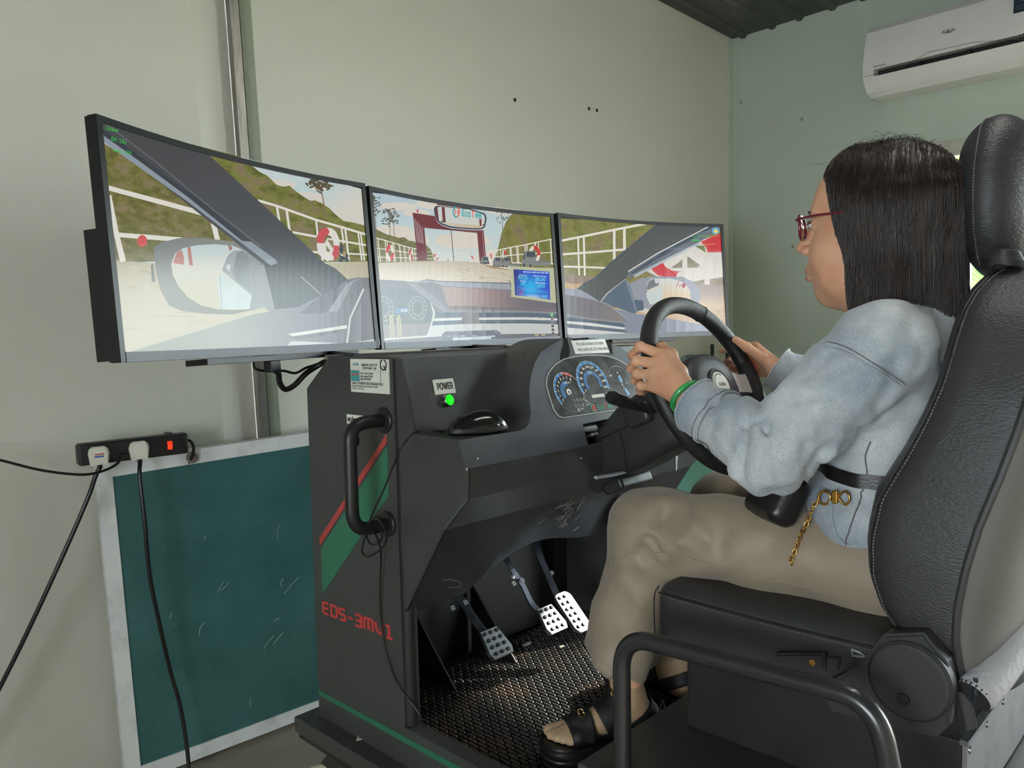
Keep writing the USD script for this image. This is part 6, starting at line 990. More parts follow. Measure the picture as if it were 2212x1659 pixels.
cb_ = [mc - mu * ml + EZ * .006, uz((948, 931), -.195), uz((915, 930), -.194), ux((893, 937), .93), ux((868, 965), .90), ux((848, 1010), .90), ux((828, 1060), .895), ux((806, 1105), .885), ux((792, 1150), .885), ux((782, 1190), .90), ux((797, 1202), .905), ux((828, 1180), .91), ux((834, 1150), .905), ux((812, 1120), .89), ux((790, 1140), .88), ux((800, 1175), .90), ux((824, 1165), .912), ux((820, 1120), .90), ux((800, 1128), .885), ux((818, 1170), .91), ux((823, 1205), .925), ux((821, 1260), .93), ux((822, 1330), .933), ux((836, 1420), .934), ux((860, 1480), .935), ux((893, 1525), .945), ux((912, 1556), .955), ux((920, 1580), .985)]
part(ms, 'cable', tube(spline(cb_, 190), .0018, 7), 'cable_black', smooth=60)
# ---------------------------------------------------------------- driver's seat
XS = 1.405
seat = thing('driver_seat', 'black leather driver seat with headrest on dark steel box', 'seat', (XS, .45, ZPLINTH))
RG = [(-.530, .340, .280, .17), (-.500, .375, .272, .225), (-.46, .398, .268, .248), (-.42, .426, .262, .258), (-.377, .444, .252, .262), (-.323, .448, .238, .264), (-.263, .437, .223, .260), (-.20, .402, .208, .254), (-.15, .378, .198, .246), (-.097, .360, .188, .233), (-.055, .354, .182, .215), (-.021, .350, .180, .196), (.006, .345, .180, .178), (.030, .338, .182, .152), (.052, .326, .188, .120), (.068, .312, .198, .080), (.076, .295, .215, .035)]
def backring(z, yf, yr, hw, n=56):
    o = []
    for a in np.arange(n) * 2 * PI / n:
        c, s = math.cos(a), math.sin(a); x = math.copysign(abs(c) ** .50, c); y = math.copysign(abs(s) ** .50, s); f = max(y, 0) * .035 * max(0, 1 - (abs(x) / .72) ** 3) * (1 if hw > .1 else 0); b = -min(y, 0) * .022 * (1 - x * x)
        o.append((XS + hw * x, (yf + yr) / 2 + (yf - yr) / 2 * y - f - b, z + .03 * (y * .5) * (hw / .26)))
    return o
zz = A([r[0] for r in RG]); tz = np.linspace(0, 1, 44); it = np.linspace(0, 1, len(RG)); R_ = [A([np.interp(t, it, [r[k] for r in RG]) for k in range(4)]) for t in tz]
BR = A([backring(*r) for r in R_])
part(seat, 'backrest', rings(BR), 'seat_leather', smooth=60)
rear = [k for k in range(56) if math.sin(k * 2 * PI / 56) < -.12 and abs(math.cos(k * 2 * PI / 56)) < .985]
bp_ = BR[3:40][:, rear] + A([0, -.0025, 0]); part(seat, 'back_panel', sheet(bp_), 'seat_grey', smooth=60, label='pale grey rear panel of the backrest')
for x_ in (1, -1):
    k0 = rear[0] if x_ < 0 else rear[-1]; part(seat, 'rear_piping', tube(BR[3:40, k0] + A([.002 * x_, -.002, 0]), .0055, 8), 'seat_plain')
fl_ = [k for k in range(56) if math.sin(k * 2 * PI / 56) > .25 and math.cos(k * 2 * PI / 56) < 0][-1]
sm = BR[6:41, 56 // 2 - 4]; part(seat, 'seam_stitch', [tube([a + (b - a) * .1 + A([-.0012, 0, 0]), a + (b - a) * .75 + A([-.0012, 0, 0])], .0011, 5) for a, b in [(p, q) for P in [spline(sm, 150)] for p, q in zip(P, P[1:])]], 'thread', kind='stuff')
part(seat, 'seam_welt', tube(spline(BR[5:41, 56 // 2 - 5], 60) + A([-.001, 0, 0]), .0016, 6), 'cabin_inner')
XH = XS + .062
def hr(p): return smin(ell(p, (XH, .332, .188), (.112, .060, .130)), sbx(p, (XH + .006, .330, .196), (.080, .048, .104), .045), .02)
hm_ = net(hr, (XS - .16, .24, .04), (XS + .17, .42, .34), .006); part(seat, 'headrest', hm_, 'seat_leather', smooth=True)
hp = [(XH - .110 * math.sin(a), .345, .188 + .122 * math.cos(a)) for a in np.linspace(.05, 2.6, 70)]
def snap(P, f, d):
    P = A(P, float)
    for _ in range(12):
        e = 1e-3; g = np.stack([(f(P + A(v) * e) - f(P - A(v) * e)) / (2 * e) for v in ((1, 0, 0), (0, 1, 0), (0, 0, 1))], 1); P = P - g * (f(P) - d)[:, None] * .8
    return P
hq = snap(hp, hr, .0006); part(seat, 'headrest_stitch', [tube([a, a + (b - a) * .65], .0011, 5) for a, b in zip(hq, hq[1:])], 'thread', kind='stuff')
part(seat, 'headrest_collar', [net(lambda p: ell(p, (XS + .02, .290, .068), (.085, .040, .022)), (XS - .13, .22, .02), (XS + .13, .35, .12), .005)], 'seat_plastic', smooth=True)
for x_ in (-.03, .05): part(seat, 'headrest_post', cyl((XH + x_, .325, .05), (XH + x_, .330, .12), .006, 12), 'chrome')
for x_ in (-.085, .085):
    part(seat, 'post_guide', lathe([(.0001, .016), (.016, .013), (.024, 0), (.022, -.008), (.0001, -.008)], (XS + x_, .292, .082), nrm((0, -.15, 1)), 20), 'seat_plastic')
cs0, cs1 = A([1.150, .335, -.580]), A([1.660, .787, -.449])
def cu(p):
    q = p.copy(); q[:, 2] = q[:, 2] - .0 * (q[:, 1] - .5); b = sbx(q, (cs0 + cs1) / 2, (cs1 - cs0) / 2, .034); bol = np.minimum(np.abs(np.abs(q[:, 0] - XS) - .19), 1) - .10
    return smax(b, -(ell(q, (XS, .62, -.405), (.15, .30, .05))), .03)
part(seat, 'cushion', net(cu, cs0 - .02, cs1 + (.02, .02, .03), .0065), 'seat_plain', smooth=True)
sl_ = [(1.1488, y, -.470 - .004 * math.sin((y - .35) * 7)) for y in np.linspace(.36, .772, 80)]; part(seat, 'cushion_stitch', [tube([A(a), A(a) + (A(b) - A(a)) * .6], .0010, 5) for a, b in zip(sl_, sl_[1:])], 'thread', kind='stuff'); part(seat, 'cushion_welt', tube([A(q) + (0, 0, .004) for q in sl_], .0014, 6), 'cabin_inner')
part(seat, 'cushion_welt', tube(spline([(1.150, .772, -.455), (1.1485, .781, -.48), (1.1495, .780, -.56)], 12), .0014, 6), 'cabin_inner')
cv = Polygon([tuple(ux(p, 1.125)[1:] * (1, 1)) for p in ((1776, 1486), (1830, 1460), (1880, 1418), (1915, 1375), (1995, 1372), (2040, 1430), (2052, 1500), (2046, 1560), (2020, 1585), (1925, 1566), (1800, 1530))]).buffer(.008).buffer(-.004)
part(seat, 'recliner_cover', [prism(Polygon([(-a, b) for a, b in cv.exterior.coords]), (1.150, 0, 0), -EY, EZ, .026, w=-EX), prism(Polygon([(-a, b) for a, b in cv.buffer(-.004).exterior.coords]), (1.124, 0, 0), -EY, EZ, .004, w=-EX)], 'seat_plastic', smooth=False)
pc = ux((1966, 1470), 1.12); part(seat, 'pivot_disc', lathe([(.0545, -.012), (.0545, .004), (.050, .008), (.046, .0085), (.0001, .0085)], pc, -EX, 44), 'seat_plastic'); part(seat, 'pivot_screw', lathe([(.0095, 0), (.009, .002), (.006, .002), (.005, .0008), (.0001, .0008)], ux((1951, 1512), 1.1115), -EX, 16), 'plastic_black')
lv_ = [ux(p, 1.135)[1:] for p in ((1674, 1412), (1780, 1412), (1782, 1450), (1670, 1452))]; part(seat, 'recline_lever', bprism([(-a, b) for a, b in lv_], (1.150, 0, 0), -EY, EZ, .016, .003, w=-EX), 'seat_plastic', smooth=False); part(seat, 'lever_stem', bprism([(-a, b) for a, b in [ux(p, 1.14)[1:] for p in ((1782, 1420), (1812, 1424), (1808, 1450), (1782, 1450))]], (1.152, 0, 0), -EY, EZ, .010, .002, w=-EX), 'seat_plastic', smooth=False); part(seat, 'lever_screw', lathe([(.0052, 0), (.0048, .0014), (.0001, .0018)], ux((1755, 1431), 1.1335), -EX, 14), 'gold', label='small brass screw')
part(seat, 'slide_clip', tube([ux(p, 1.15) for p in ((1840, 1403), (1858, 1410), (1872, 1420), (1842, 1416), (1840, 1403))], .0018, 6), 'zinc')
part(seat, 'base_box', rb((1.20, .306, ZPLINTH), (1.625, .748, -.590), .003), 'cabin_inner'); part(seat, 'rear_plate', bx((1.203, .300, ZPLINTH + .004), (1.622, .306, -.596)), 'sheet_grey', label='bare grey rear plate of the seat box')
part(seat, 'top_edge', [bx((1.20, .298, -.596), (1.60, .309, -.5885))], 'steel', label='bright top edge of the seat box')
part(seat, 'rail', [bx((1.215, .35, -.592), (1.235, .74, -.575))], 'steel_dark'); part(seat, 'rail', [bx((1.585, .35, -.592), (1.605, .74, -.575))], 'steel_dark')
for x_, z_ in ((1.215, -.606), (1.305, -.603), (1.40, -.603)): part(seat, 'plate_screw', lathe([(.0055, 0), (.005, .0022), (.0001, .003)], (x_, .300, z_), -EY, 12), 'steel')
rl_ = spline([(1.158, .283, -.503), (1.20, .268, -.478), (1.28, .250, -.435), (1.38, .238, -.405), (1.50, .240, -.402), (1.62, .262, -.43)], 26)
part(seat, 'zip_roll', tube(rl_, np.r_[.0235, np.full(25, .026)], 20), 'pocket_cloth', smooth=60, label='silver grey zipped roll behind the seat'); part(seat, 'roll_end', lathe([(.0001, .002), (.023, .001), (.0245, -.004), (.0001, -.004)], rl_[0], nrm(rl_[0] - rl_[1]), 22), 'seat_plain')
zp_ = rl_ + A([0, -.008, .0245]); part(seat, 'zip_line', tube(zp_, .0016, 6), 'cabin_inner'); part(seat, 'zip_puller', [tube(spline([rl_[0] + A([-.006, -.004, .028]), rl_[0] + A([-.012, -.006, .012]), rl_[0] + A([-.012, -.004, .0])], 10), [.003] * 10, 6, flat=.4)], 'steel_dark')
part(seat, 'cover_tail', [sheet(A([[(1.148 + .02 * u, .30 - .012 * v + .01 * math.sin(5 * u), -.50 - .055 * v + .006 * math.sin(6 * u + 3 * v)) for v in np.linspace(0, 1, 8)] for u in np.linspace(0, 1, 6)]))], 'seat_plain', smooth=True)
# things standing at the right edge behind the seat
d_ = ray((2199, 1548), SIM); bc = d_ * (1.95 / d_[0])
stn = thing('storage_cabinet', 'pale cabinet edge at far right bottom corner', 'cabinet', (bc[0], bc[1], bc[2] - .5)); part(stn, 'cabinet_body', rb((bc[0] - .03, bc[1] - .35, -1.26), (bc[0] + .5, bc[1] + .05, bc[2] - .001), .006), 'cream')
bb = thing('black_box', 'black box under white paper at right edge of view', 'box', (bc[0] + .1, bc[1] - .1, bc[2])); part(bb, 'box_body', rb((bc[0] - .01, bc[1] - .22, bc[2]), (bc[0] + .26, bc[1] + .03, bc[2] + .075), .004), 'box_dark'); part(bb, 'box_lid_edge', rb((bc[0] - .012, bc[1] - .222, bc[2] + .060), (bc[0] + .262, bc[1] + .032, bc[2] + .064), .001), 'cabin_inner')
single('paper_stack', 'white sheets of paper lying on the black box', 'paper', [bx((bc[0] - .014 + .002 * k, bc[1] - .20 + .003 * k, bc[2] + .0765 + .010 * k), (bc[0] + .20 + .002 * k, bc[1] + .034 + .002 * k, bc[2] + .0855 + .010 * k)) for k in range(6)], 'paper', smooth=False)
# ---------------------------------------------------------------- the driver
XD = 1.40
person = thing('person', 'person in pale denim jacket and taupe trousers steering the simulator', 'person', (XD, .45, -.46))
def W3(x, v, d): return wl_(x, v, d)
LH = dict(index=[(-.188, .053, .041), (-.197, .083, .012), (-.191, .077, -.014), (-.170, .070, -.026)], middle=[(-.206, .037, .039), (-.213, .059, .004), (-.201, .054, -.020), (-.176, .048, -.028)], ring=[(-.217, .019, .032), (-.216, .036, -.002), (-.201, .031, -.022), (-.178, .027, -.028)], little=[(-.219, .001, .022), (-.213, .014, -.007), (-.200, .009, -.021), (-.184, .006, -.026)], thumb=[(-.186, .010, .058), (-.160, .050, .043), (-.147, .074, .022), (-.143, .082, -.002)])
LWR, LFA = (-.224, -.038, .078), (-.240, -.110, .118)
RH = dict(index=[(.214, .064, .018), (.216, .081, -.012), (.192, .083, -.030), (.162, .080, -.030)], middle=[(.222, .044, .016), (.220, .055, -.018), (.194, .056, -.034), (.159, .053, -.030)], ring=[(.222, .023, .017), (.218, .032, -.016), (.194, .035, -.032), (.162, .037, -.029)], little=[(.216, .003, .020), (.211, .010, -.010), (.192, .014, -.026), (.169, .018, -.026)], thumb=[(.200, .000, .046), (.184, .032, .036), (.158, .062, .0275), (.140, .083, .020)])
RWR, RFA = (.196, -.036, .070), (.19, -.11, .105)
FR = dict(index=(.0098, .0088, .0078, .0066), middle=(.0102, .0090, .0080, .0068), ring=(.0098, .0086, .0076, .0064), little=(.0088, .0076, .0066, .0056), thumb=(.0130, .0112, .0098, .0078))
def hand_sdf(H, wr, fa):
    J = {k: [W3(*q) for q in v] for k, v in H.items()}; w, a = W3(*wr), W3(*fa); cen = (J['middle'][0] + w) / 2
    def f(p):
        o = rcone(p, w, a, .0235, .030)
        for k in ('index', 'middle', 'ring', 'little'):
            o = smin(o, rcone(p, w * .72 + J[k][0] * .28, J[k][0], .0165, .0118 if k != 'little' else .0105), .014)
        o = smin(o, rcone(p, w, J['thumb'][0], .019, .0165), .012)
        o = smin(o, rcone(p, J['thumb'][0], (J['index'][0] + J['thumb'][1]) / 2, .013, .010), .012)
        for k, q in J.items():
            r = FR[k]; d = chain(p, q, r, .004)
            for i in (1, 2): d = smin(d, np.linalg.norm(p - q[i], axis=-1) - r[i] * 1.06, .003)
            o = smin(o, d, .0055)
        return o
    return f, J
lf, LJ = hand_sdf(LH, LWR, LFA); rf, RJ = hand_sdf(RH, RWR, RFA)
def bounds(J, *ex, m=.035): P = np.vstack([*[A(v) for v in J.values()], *[A(e)[None] for e in ex]]); return P.min(0) - m, P.max(0) + m
parts_ = [net(lf, *bounds(LJ, W3(*LWR), W3(*LFA)), .0024), net(rf, *bounds(RJ, W3(*RWR), W3(*RFA)), .0028)]
HC = A([XD, .50, .15])
def head(p):
    q = p.copy(); q[:, 0] = XD + np.abs(p[:, 0] - XD); E = lambda c, r: ell(q, (XD + c[0], c[1], c[2]), r)
    o = smin(E((0, .492, .190), (.073, .098, .092)), E((0, .535, .115), (.061, .070, .092)), .03)
    o = smin(o, E((0, .574, .052), (.030, .024, .026)), .035); o = smin(o, E((.040, .553, .112), (.030, .042, .040)), .025); o = smin(o, E((.046, .520, .062), (.024, .046, .026)), .03)
    o = smin(o, E((.022, .581, .186), (.030, .016, .012)), .02); o = smin(o, E((0, .545, .212), (.060, .050, .048)), .03)
    o = smax(o, -E((.032, .612, .166), (.018, .016, .011)), .012); o = smin(o, E((.031, .586, .166), (.014, .013, .012)), .006)
    o = smin(o, rcone(q, (XD, .600, .170), (XD, .628, .131), .0085, .0105), .014); o = smin(o, E((.011, .615, .124), (.0085, .011, .0085)), .006)
    o = smin(o, E((0, .603, .094), (.026, .014, .018)), .012); o = smin(o, E((0, .6115, .0885), (.021, .0085, .0062)), .004); o = smin(o, E((0, .6105, .0765), (.018, .0090, .0065)), .004)
    o = smax(o, -E((0, .622, .0826), (.026, .010, .0012)), .004)
    o = smin(o, rcone(p, (XD, .505, .06), (XD, .455, -.05), .050, .056), .03)
    return o
parts_.append(net(head, (XD - .12, .36, -.07), (XD + .12, .68, .31), .0038))
SHL, ELL, SHR, ELR = A([1.232, .432, -.045]), A([1.140, .560, -.198]), A([1.575, .440, -.045]), A([1.655, .60, -.215])
HPL, KNL, HPR, KNR = A([1.315, .445, -.385]), A([1.250, .850, -.388]), A([1.487, .445, -.385]), A([1.50, .824, -.384])
HML, HMR = A([1.222, .912, -.640]), A([1.424, .90, -.64]); ANL, ANR = A([1.208, .884, -.705]), A([1.402, .893, -.705])
def core(p):
    o = smin(ell(p, (XD, .45, -.13), (.135, .085, .16)), ell(p, (XD, .45, -.34), (.145, .09, .12)), .05); o = smin(o, rcone(p, (XD, .452, -.06), (XD, .47, .03), .055, .05), .03)
    for a, b, c in ((SHL, ELL, W3(*LFA)), (SHR, ELR, W3(*RFA))): o = smin(o, chain(p, [A([XD, .445, -.06]), a, b, c], [.05, .036, .03, .027], .02), .02)
    for a, b, c in ((HPL, KNL, ANL), (HPR, KNR, ANR)): o = smin(o, chain(p, [a, b, c], [.06, .044, .026], .02), .03)
    return o
parts_.append(net(core, (1.03, .30, -.78), (1.75, 1.0, .08), .010))
part(person, 'body', parts_, 'skin', smooth=True)
for J, f in ((LJ, lf), (RJ, rf)):
    for k, q in J.items():
        a, b = q[2], q[3]; ax = nrm(b - a); n_ = (a - q[1]); n_ = n_ - ax * (n_ @ ax); n_ = -nrm(n_) if np.linalg.norm(n_) > 1e-4 else WN
        n_ = WN if k == 'thumb' else n_
        n_ = nrm(n_ - ax * (n_ @ ax)); s_ = np.cross(ax, n_); c = a + (b - a) * .85 + n_ * FR[k][3] * .80; part(person, 'fingernail', ball((0, 0, 0), (1, 1, 1), 2).apply_transform(np.block([[np.stack([ax * .0062, s_ * .0048, n_ * .0022], 1), c[:, None]], [np.zeros((1, 3)), 1]])), 'nail', smooth=True)
for s in (-1, 1):
    part(person, 'eye', ball((XD + s * .031, .5945, .166), (.0115, .0075, .0065), 2), 'eye_white', smooth=True); part(person, 'iris', ball((XD + s * .031, .6005, .166), (.0052, .0022, .0052), 2), 'eye_dark', smooth=True)
    part(person, 'eyelid', tube(spline([(XD + s * .019, .599, .167), (XD + s * .030, .6035, .1725), (XD + s * .043, .5955, .168)], 12), .0016, 6), 'brow', smooth=True)
    part(person, 'eyebrow', tube(spline([(XD + s * .014, .6045, .184), (XD + s * .030, .6035, .190), (XD + s * .050, .590, .186)], 12), np.linspace(.0026, .0012, 12), 6, flat=.6), 'brow', smooth=True)
lip = net(lambda p: smin(ell(p, (XD, .6128, .0884), (.0205, .0080, .0058)), ell(p, (XD, .6118, .0766), (.0175, .0084, .0061)), .001), (XD - .03, .59, .06), (XD + .03, .63, .105), .0022); part(person, 'lips', lip, 'lips', smooth=True)
# hair: a bob to the shoulders parted in the middle, a solid mass under loose strands
def hair(p):
    w = (meshkit.noise(np.stack([p[:, 0] * 60, p[:, 1] * 60, p[:, 2] * 5], 1), 3) - .5) * .006 + (meshkit.noise(np.stack([p[:, 0] * 26, p[:, 1] * 26, p[:, 2] * 4], 1), 6) - .5) * .008
    cap = smin(ell(p, (XD, .472, .188), (.095, .112, .105)), ell(p, (XD, .520, .232), (.074, .050, .056)), .03); z = p[:, 2]; fl = 1 + np.clip((.12 - z) * .45, -.1, .12)
    rr = np.sqrt(((p[:, 0] - XD) / (.089 * fl)) ** 2 + ((p[:, 1] - .462) / (.093 * fl)) ** 2); cur = (rr - 1) * .085
    bot = .002 + .016 * np.sin(p[:, 1] * 40) * .5 + .10 * np.clip(p[:, 1] - .48, 0, 1) - .14 * np.clip(.44 - p[:, 1], 0, .1)
    cur = smax(cur, z - .20, .02); cur = smax(cur, bot - z, .012); o = smin(cap, cur, .03)
    inner = smax(ell(p, (XD, .47, .12), (.066, .075, .30)), z - .12, .01); o = smax(o, -inner, .01)
    yf = np.interp(z, [0., .03, .10, .17, .21, .26], [.505, .512, .530, .545, .553, .560]) + .03 * np.clip((.055 - np.abs(p[:, 0] - XD)) / .05, 0, 1) * (z > .2)
    o = smax(o, -np.maximum(yf - p[:, 1], z - .250 + 3.2 * (p[:, 0] - XD) ** 2), .008)
    return o + w
hmesh = net(hair, (XD - .14, .33, -.05), (XD + .14, .62, .32), .0042); part(person, 'hair', hmesh, 'hair', smooth=True)
rng = np.random.default_rng(21); PT, CN, WD = [], [], []
def strand(P, w): PT.append(P); CN.append(len(P)); WD.append(np.linspace(w, w * .45, len(P)))
def grad_(f, P):
    e = 1.5e-3; return np.stack([(f(P + A(v) * e) - f(P - A(v) * e)) / (2 * e) for v in ((1, 0, 0), (0, 1, 0), (0, 0, 1))], 1)
sp_, _ = trimesh.sample.sample_surface(hmesh, 5200, seed=5); sp_ = sp_[(sp_[:, 0] < XD + .05) & (sp_[:, 2] > .03)]
off = rng.uniform(.0003, .0042, len(sp_)); side_ = np.where(np.abs(sp_[:, 0] - XD) < .004, -1, np.sign(sp_[:, 0] - XD)); P = sp_.copy(); TR = [P]; jit = rng.normal(0, .10, (len(P), 3)) * (1, 1, .1)
for k in range(22):
    g = grad_(hair, P); n_ = g / (np.linalg.norm(g, axis=1, keepdims=True) + 1e-9); d = np.zeros_like(P); d[:, 0] = side_ * np.clip(n_[:, 2] - .3, 0, 1) * 1.6; d[:, 1] = -.25 * np.clip(n_[:, 2] - .2, 0, 1); d[:, 2] = -1; d += jit * (.4 + .6 * k / 22)
    d -= n_ * (d * n_).sum(1, keepdims=True); d /= np.linalg.norm(d, axis=1, keepdims=True) + 1e-9; Q = P + d * .0085
    Q -= n_ * (hair(Q) - off)[:, None] * np.where(Q[:, 2] > .03, 1., .15)[:, None]; stop = Q[:, 2] < .012 - off * 6; P = np.where(stop[:, None], P + A([0, 0, -.0012]), Q); TR.append(P)
TR = np.stack(TR, 1)
for q in TR: strand(q, rng.uniform(.0006, .0011))
for k in range(70):                                              # stray hairs: crown fuzz and loose ends
    a = rng.uniform(-.9, 1.2); c = A([XD + rng.normal(0, .03), .476 + .10 * math.sin(a), .190 + .107 * math.cos(a)]); d = A([rng.normal(0, .4), rng.normal(.35, .5), .5]); strand(spline([c - d * .004, c + d * .012, c + d * .016 + A([0, rng.normal(.01, .014), -.004])], 8), .0005)
for k in range(46):
    y = rng.uniform(.38, .49); c = A([XD - .096 + rng.normal(0, .004), y, .03]); strand(spline([c + (0, 0, .08), c, c + A([rng.normal(0, .008), rng.normal(0, .012), -.035 - rng.uniform(0, .02)])], 9), .0004)
bc_ = UsdGeom.BasisCurves.Define(stage, person.path + '/hair_strands'); bc_.CreateTypeAttr('linear'); bc_.CreateCurveVertexCountsAttr(Vt.IntArray(CN)); bc_.CreatePointsAttr(Vt.Vec3fArray.FromNumpy((SW(np.vstack(PT)) - person.base).astype(np.float32))); bc_.CreateWidthsAttr(Vt.FloatArray.FromNumpy(np.concatenate(WD).astype(np.float32))); bc_.SetWidthsInterpolation('vertex')
UsdShade.MaterialBindingAPI.Apply(bc_.GetPrim()).Bind(MAT['hair']); tag(bc_.GetPrim(), kind='stuff')
# jacket
LCU, RCU = W3(-.229, -.062, .092), W3(.199, .004, .050)          # where the cuffs end
def fold(p, a, b, f, amp, sd):
    d = nrm(b - a); t = (p - a) @ d; n_ = meshkit.noise(p * 17, sd); m_ = meshkit.fbm(p * 26, 2, sd + 1)
    return amp * ((1 - 2 * np.abs(np.sin(t * f * .5 + n_ * 5))) * .7 + (m_ - .5) * 2.2)
def creases(p, L):
    o = 0.
    for pts, w, dep in L:
        d = chain(p, pts, [0.] * len(pts), 1e-4); o = o + dep * np.exp(-(d / w) ** 2)
    return o
def ax_(x, *P): return [ux(q, x) for q in P]
LARM = [(ax_(1.095, (1656, 915), (1650, 960), (1664, 1010)), .007, .014), (ax_(1.10, (1580, 985), (1592, 945), (1622, 915), (1652, 905)), .007, .012), (ax_(1.10, (1640, 930), (1668, 918), (1672, 945)), .006, -.006), (ax_(1.11, (1612, 925), (1600, 965), (1618, 985)), .010, -.008),
        (ax_(1.11, (1690, 880), (1712, 925), (1738, 940), (1790, 925)), .011, -.009), (ax_(1.11, (1700, 905), (1716, 945), (1740, 960)), .008, .006), (ax_(1.13, (1735, 840), (1790, 830), (1838, 806)), .010, -.007), (ax_(1.13, (1755, 858), (1800, 850)), .012, .006), (ax_(1.13, (1540, 860), (1556, 905), (1545, 935)), .009, .007), (ax_(1.13, (1560, 890), (1580, 868), (1615, 885)), .009, -.007), (ax_(1.13, (1515, 915), (1525, 960), (1548, 985)), .008, .007), (ax_(1.13, (1535, 900), (1545, 950)), .009, -.005),
        (ax_(1.16, (1830, 960), (1880, 900), (1930, 840)), .012, .008), (ax_(1.15, (1790, 990), (1850, 960), (1890, 900)), .010, -.006), (ax_(1.18, (1940, 760), (1925, 820), (1890, 880)), .012, .006), (ax_(1.14, (1720, 1000), (1770, 985), (1820, 940)), .012, .006)]
LLEG = [(ax_(1.20, (1440, 1085), (1430, 1140), (1400, 1180)), .012, .008), (ax_(1.19, (1480, 1090), (1500, 1140), (1530, 1165)), .014, -.008), (ax_(1.19, (1520, 1105), (1545, 1150), (1555, 1200)), .010, .009), (ax_(1.18, (1555, 1150), (1590, 1190), (1600, 1235)), .012, -.008), (ax_(1.18, (1640, 1180), (1625, 1235), (1640, 1270)), .010, .010), (ax_(1.18, (1660, 1160), (1655, 1210)), .010, -.008), (ax_(1.18, (1690, 1185), (1700, 1230), (1760, 1255)), .011, .008), (ax_(1.18, (1780, 1270), (1820, 1230), (1850, 1215)), .011, -.008),
        (ax_(1.18, (1350, 1165), (1385, 1150), (1410, 1165), (1430, 1200)), .008, .008), (ax_(1.18, (1390, 1185), (1420, 1230), (1430, 1255)), .014, .012), (ax_(1.18, (1345, 1180), (1350, 1250), (1395, 1320)), .010, -.006), (ax_(1.17, (1400, 1150), (1470, 1180), (1540, 1260)), .012, -.007), (ax_(1.17, (1430, 1165), (1500, 1230), (1580, 1290)), .009, .008), (ax_(1.17, (1372, 1240), (1350, 1320), (1330, 1400)), .009, .005), (ax_(1.16, (1415, 1240), (1400, 1310), (1405, 1380)), .012, .006)]
def arm(p, s, e, c, sd):
    o = chain(p, [s, e, c], [.074, .057, .0435], .035); o = o + fold(p, s, c, 95, .009, sd) * np.exp(-((np.linalg.norm(p - e, axis=-1) / .13) ** 2)) + fold(p, e, c, 60, .0045, sd + 5)
    d = nrm(c - e); return smax(o, (p - c) @ d, .004)
def torso(p):
    o = smin(ell(p, (XD, .452, -.150), (.178, .110, .170)), ell(p, (XD, .470, -.325), (.190, .128, .130)), .06); o = smin(o, rcone(p, SHL + A([.04, .0, .0]), SHR - A([.04, 0, 0]), .066, .066), .05); o = smin(o, rcone(p, (XD, .44, -.03), (XD, .46, .025), .085, .062), .03)
    o = o + (meshkit.fbm(p * 15, 3, 5) - .5) * .018 + .003 * np.sin(p[:, 2] * 55 + meshkit.noise(p * 12, 9) * 6) * (p[:, 2] < -.15)
    hem = -.402 + .03 * np.clip((p[:, 1] - .47) * 4, -1, 1) * .6; return smax(o, hem - p[:, 2], .006)
def jacket(p):
    o = smin(torso(p), smin(arm(p, SHL, ELL, LCU, 11), arm(p, SHR, ELR, RCU, 17), .01), .022) + creases(p, LARM)
    nk_ = rcone(p, (XD, .50, .10), (XD, .455, -.02), .062, .056); return smax(o, -nk_, .006)
part(person, 'jacket', net(jacket, (1.03, .30, -.45), (1.76, .80, .08), .0050), 'denim', smooth=True)
def seamline(P, f, d=.0008, r=.0012): return tube(snap(spline(P, 60), f, d), r, 5)
fj = jacket
part(person, 'jacket_collar', [tube(spline([(XD + .066 * math.sin(a), .462 + .062 * math.cos(a), .018 + .012 * math.cos(a)) for a in np.linspace(.35, 2 * PI - .35, 26)], 60), .014, 10, flat=.55)], 'denim', smooth=True)
def cuffring(c, e, off, r, n=40):
    d = nrm(c - e); u = nrm(np.cross(d, EZ)); v = np.cross(d, u); return snap(A([c - d * off + r * (math.cos(a) * u + math.sin(a) * v) for a in np.arange(n + 1) * 2 * PI / n]), fj, .0007)
for c, e in ((LCU, ELL), (RCU, ELR)):
    part(person, 'cuff_edge', tube(cuffring(c, e, .003, .045), .0024, 7), 'denim', smooth=True); part(person, 'cuff_seam', tube(cuffring(c, e, .052, .05), .0019, 6), 'denim', smooth=True)
    for o_ in (.046, .058): part(person, 'cuff_stitch', tube(cuffring(c, e, o_, .05), .0007, 5), 'thread')
b_ = snap(A([LCU - nrm(LCU - ELL) * .026 + A([-.02, -.0, -.04])]), fj, .0006)[0]; part(person, 'cuff_button', lathe([(.0065, -.001), (.0065, .002), (.004, .003), (.0001, .0026)], b_, nrm(b_ - (LCU - nrm(LCU - ELL) * .026)), 18), 'gold')
yk = ax_(1.17, (1812, 735), (1800, 765), (1850, 780), (1905, 808), (1950, 838), (1978, 862))
fs_ = lambda p: chain(p, [SHL, ELL, LCU], [.074, .057, .0435], .035) - .003
for d_ in (0, .008): part(person, 'shoulder_seam', seamline([A(q) + A([d_, 0, d_ * .6]) for q in yk[1:]], fs_, .0006, .0014 if d_ == 0 else .0008), 'denim' if d_ == 0 else 'thread', smooth=True)
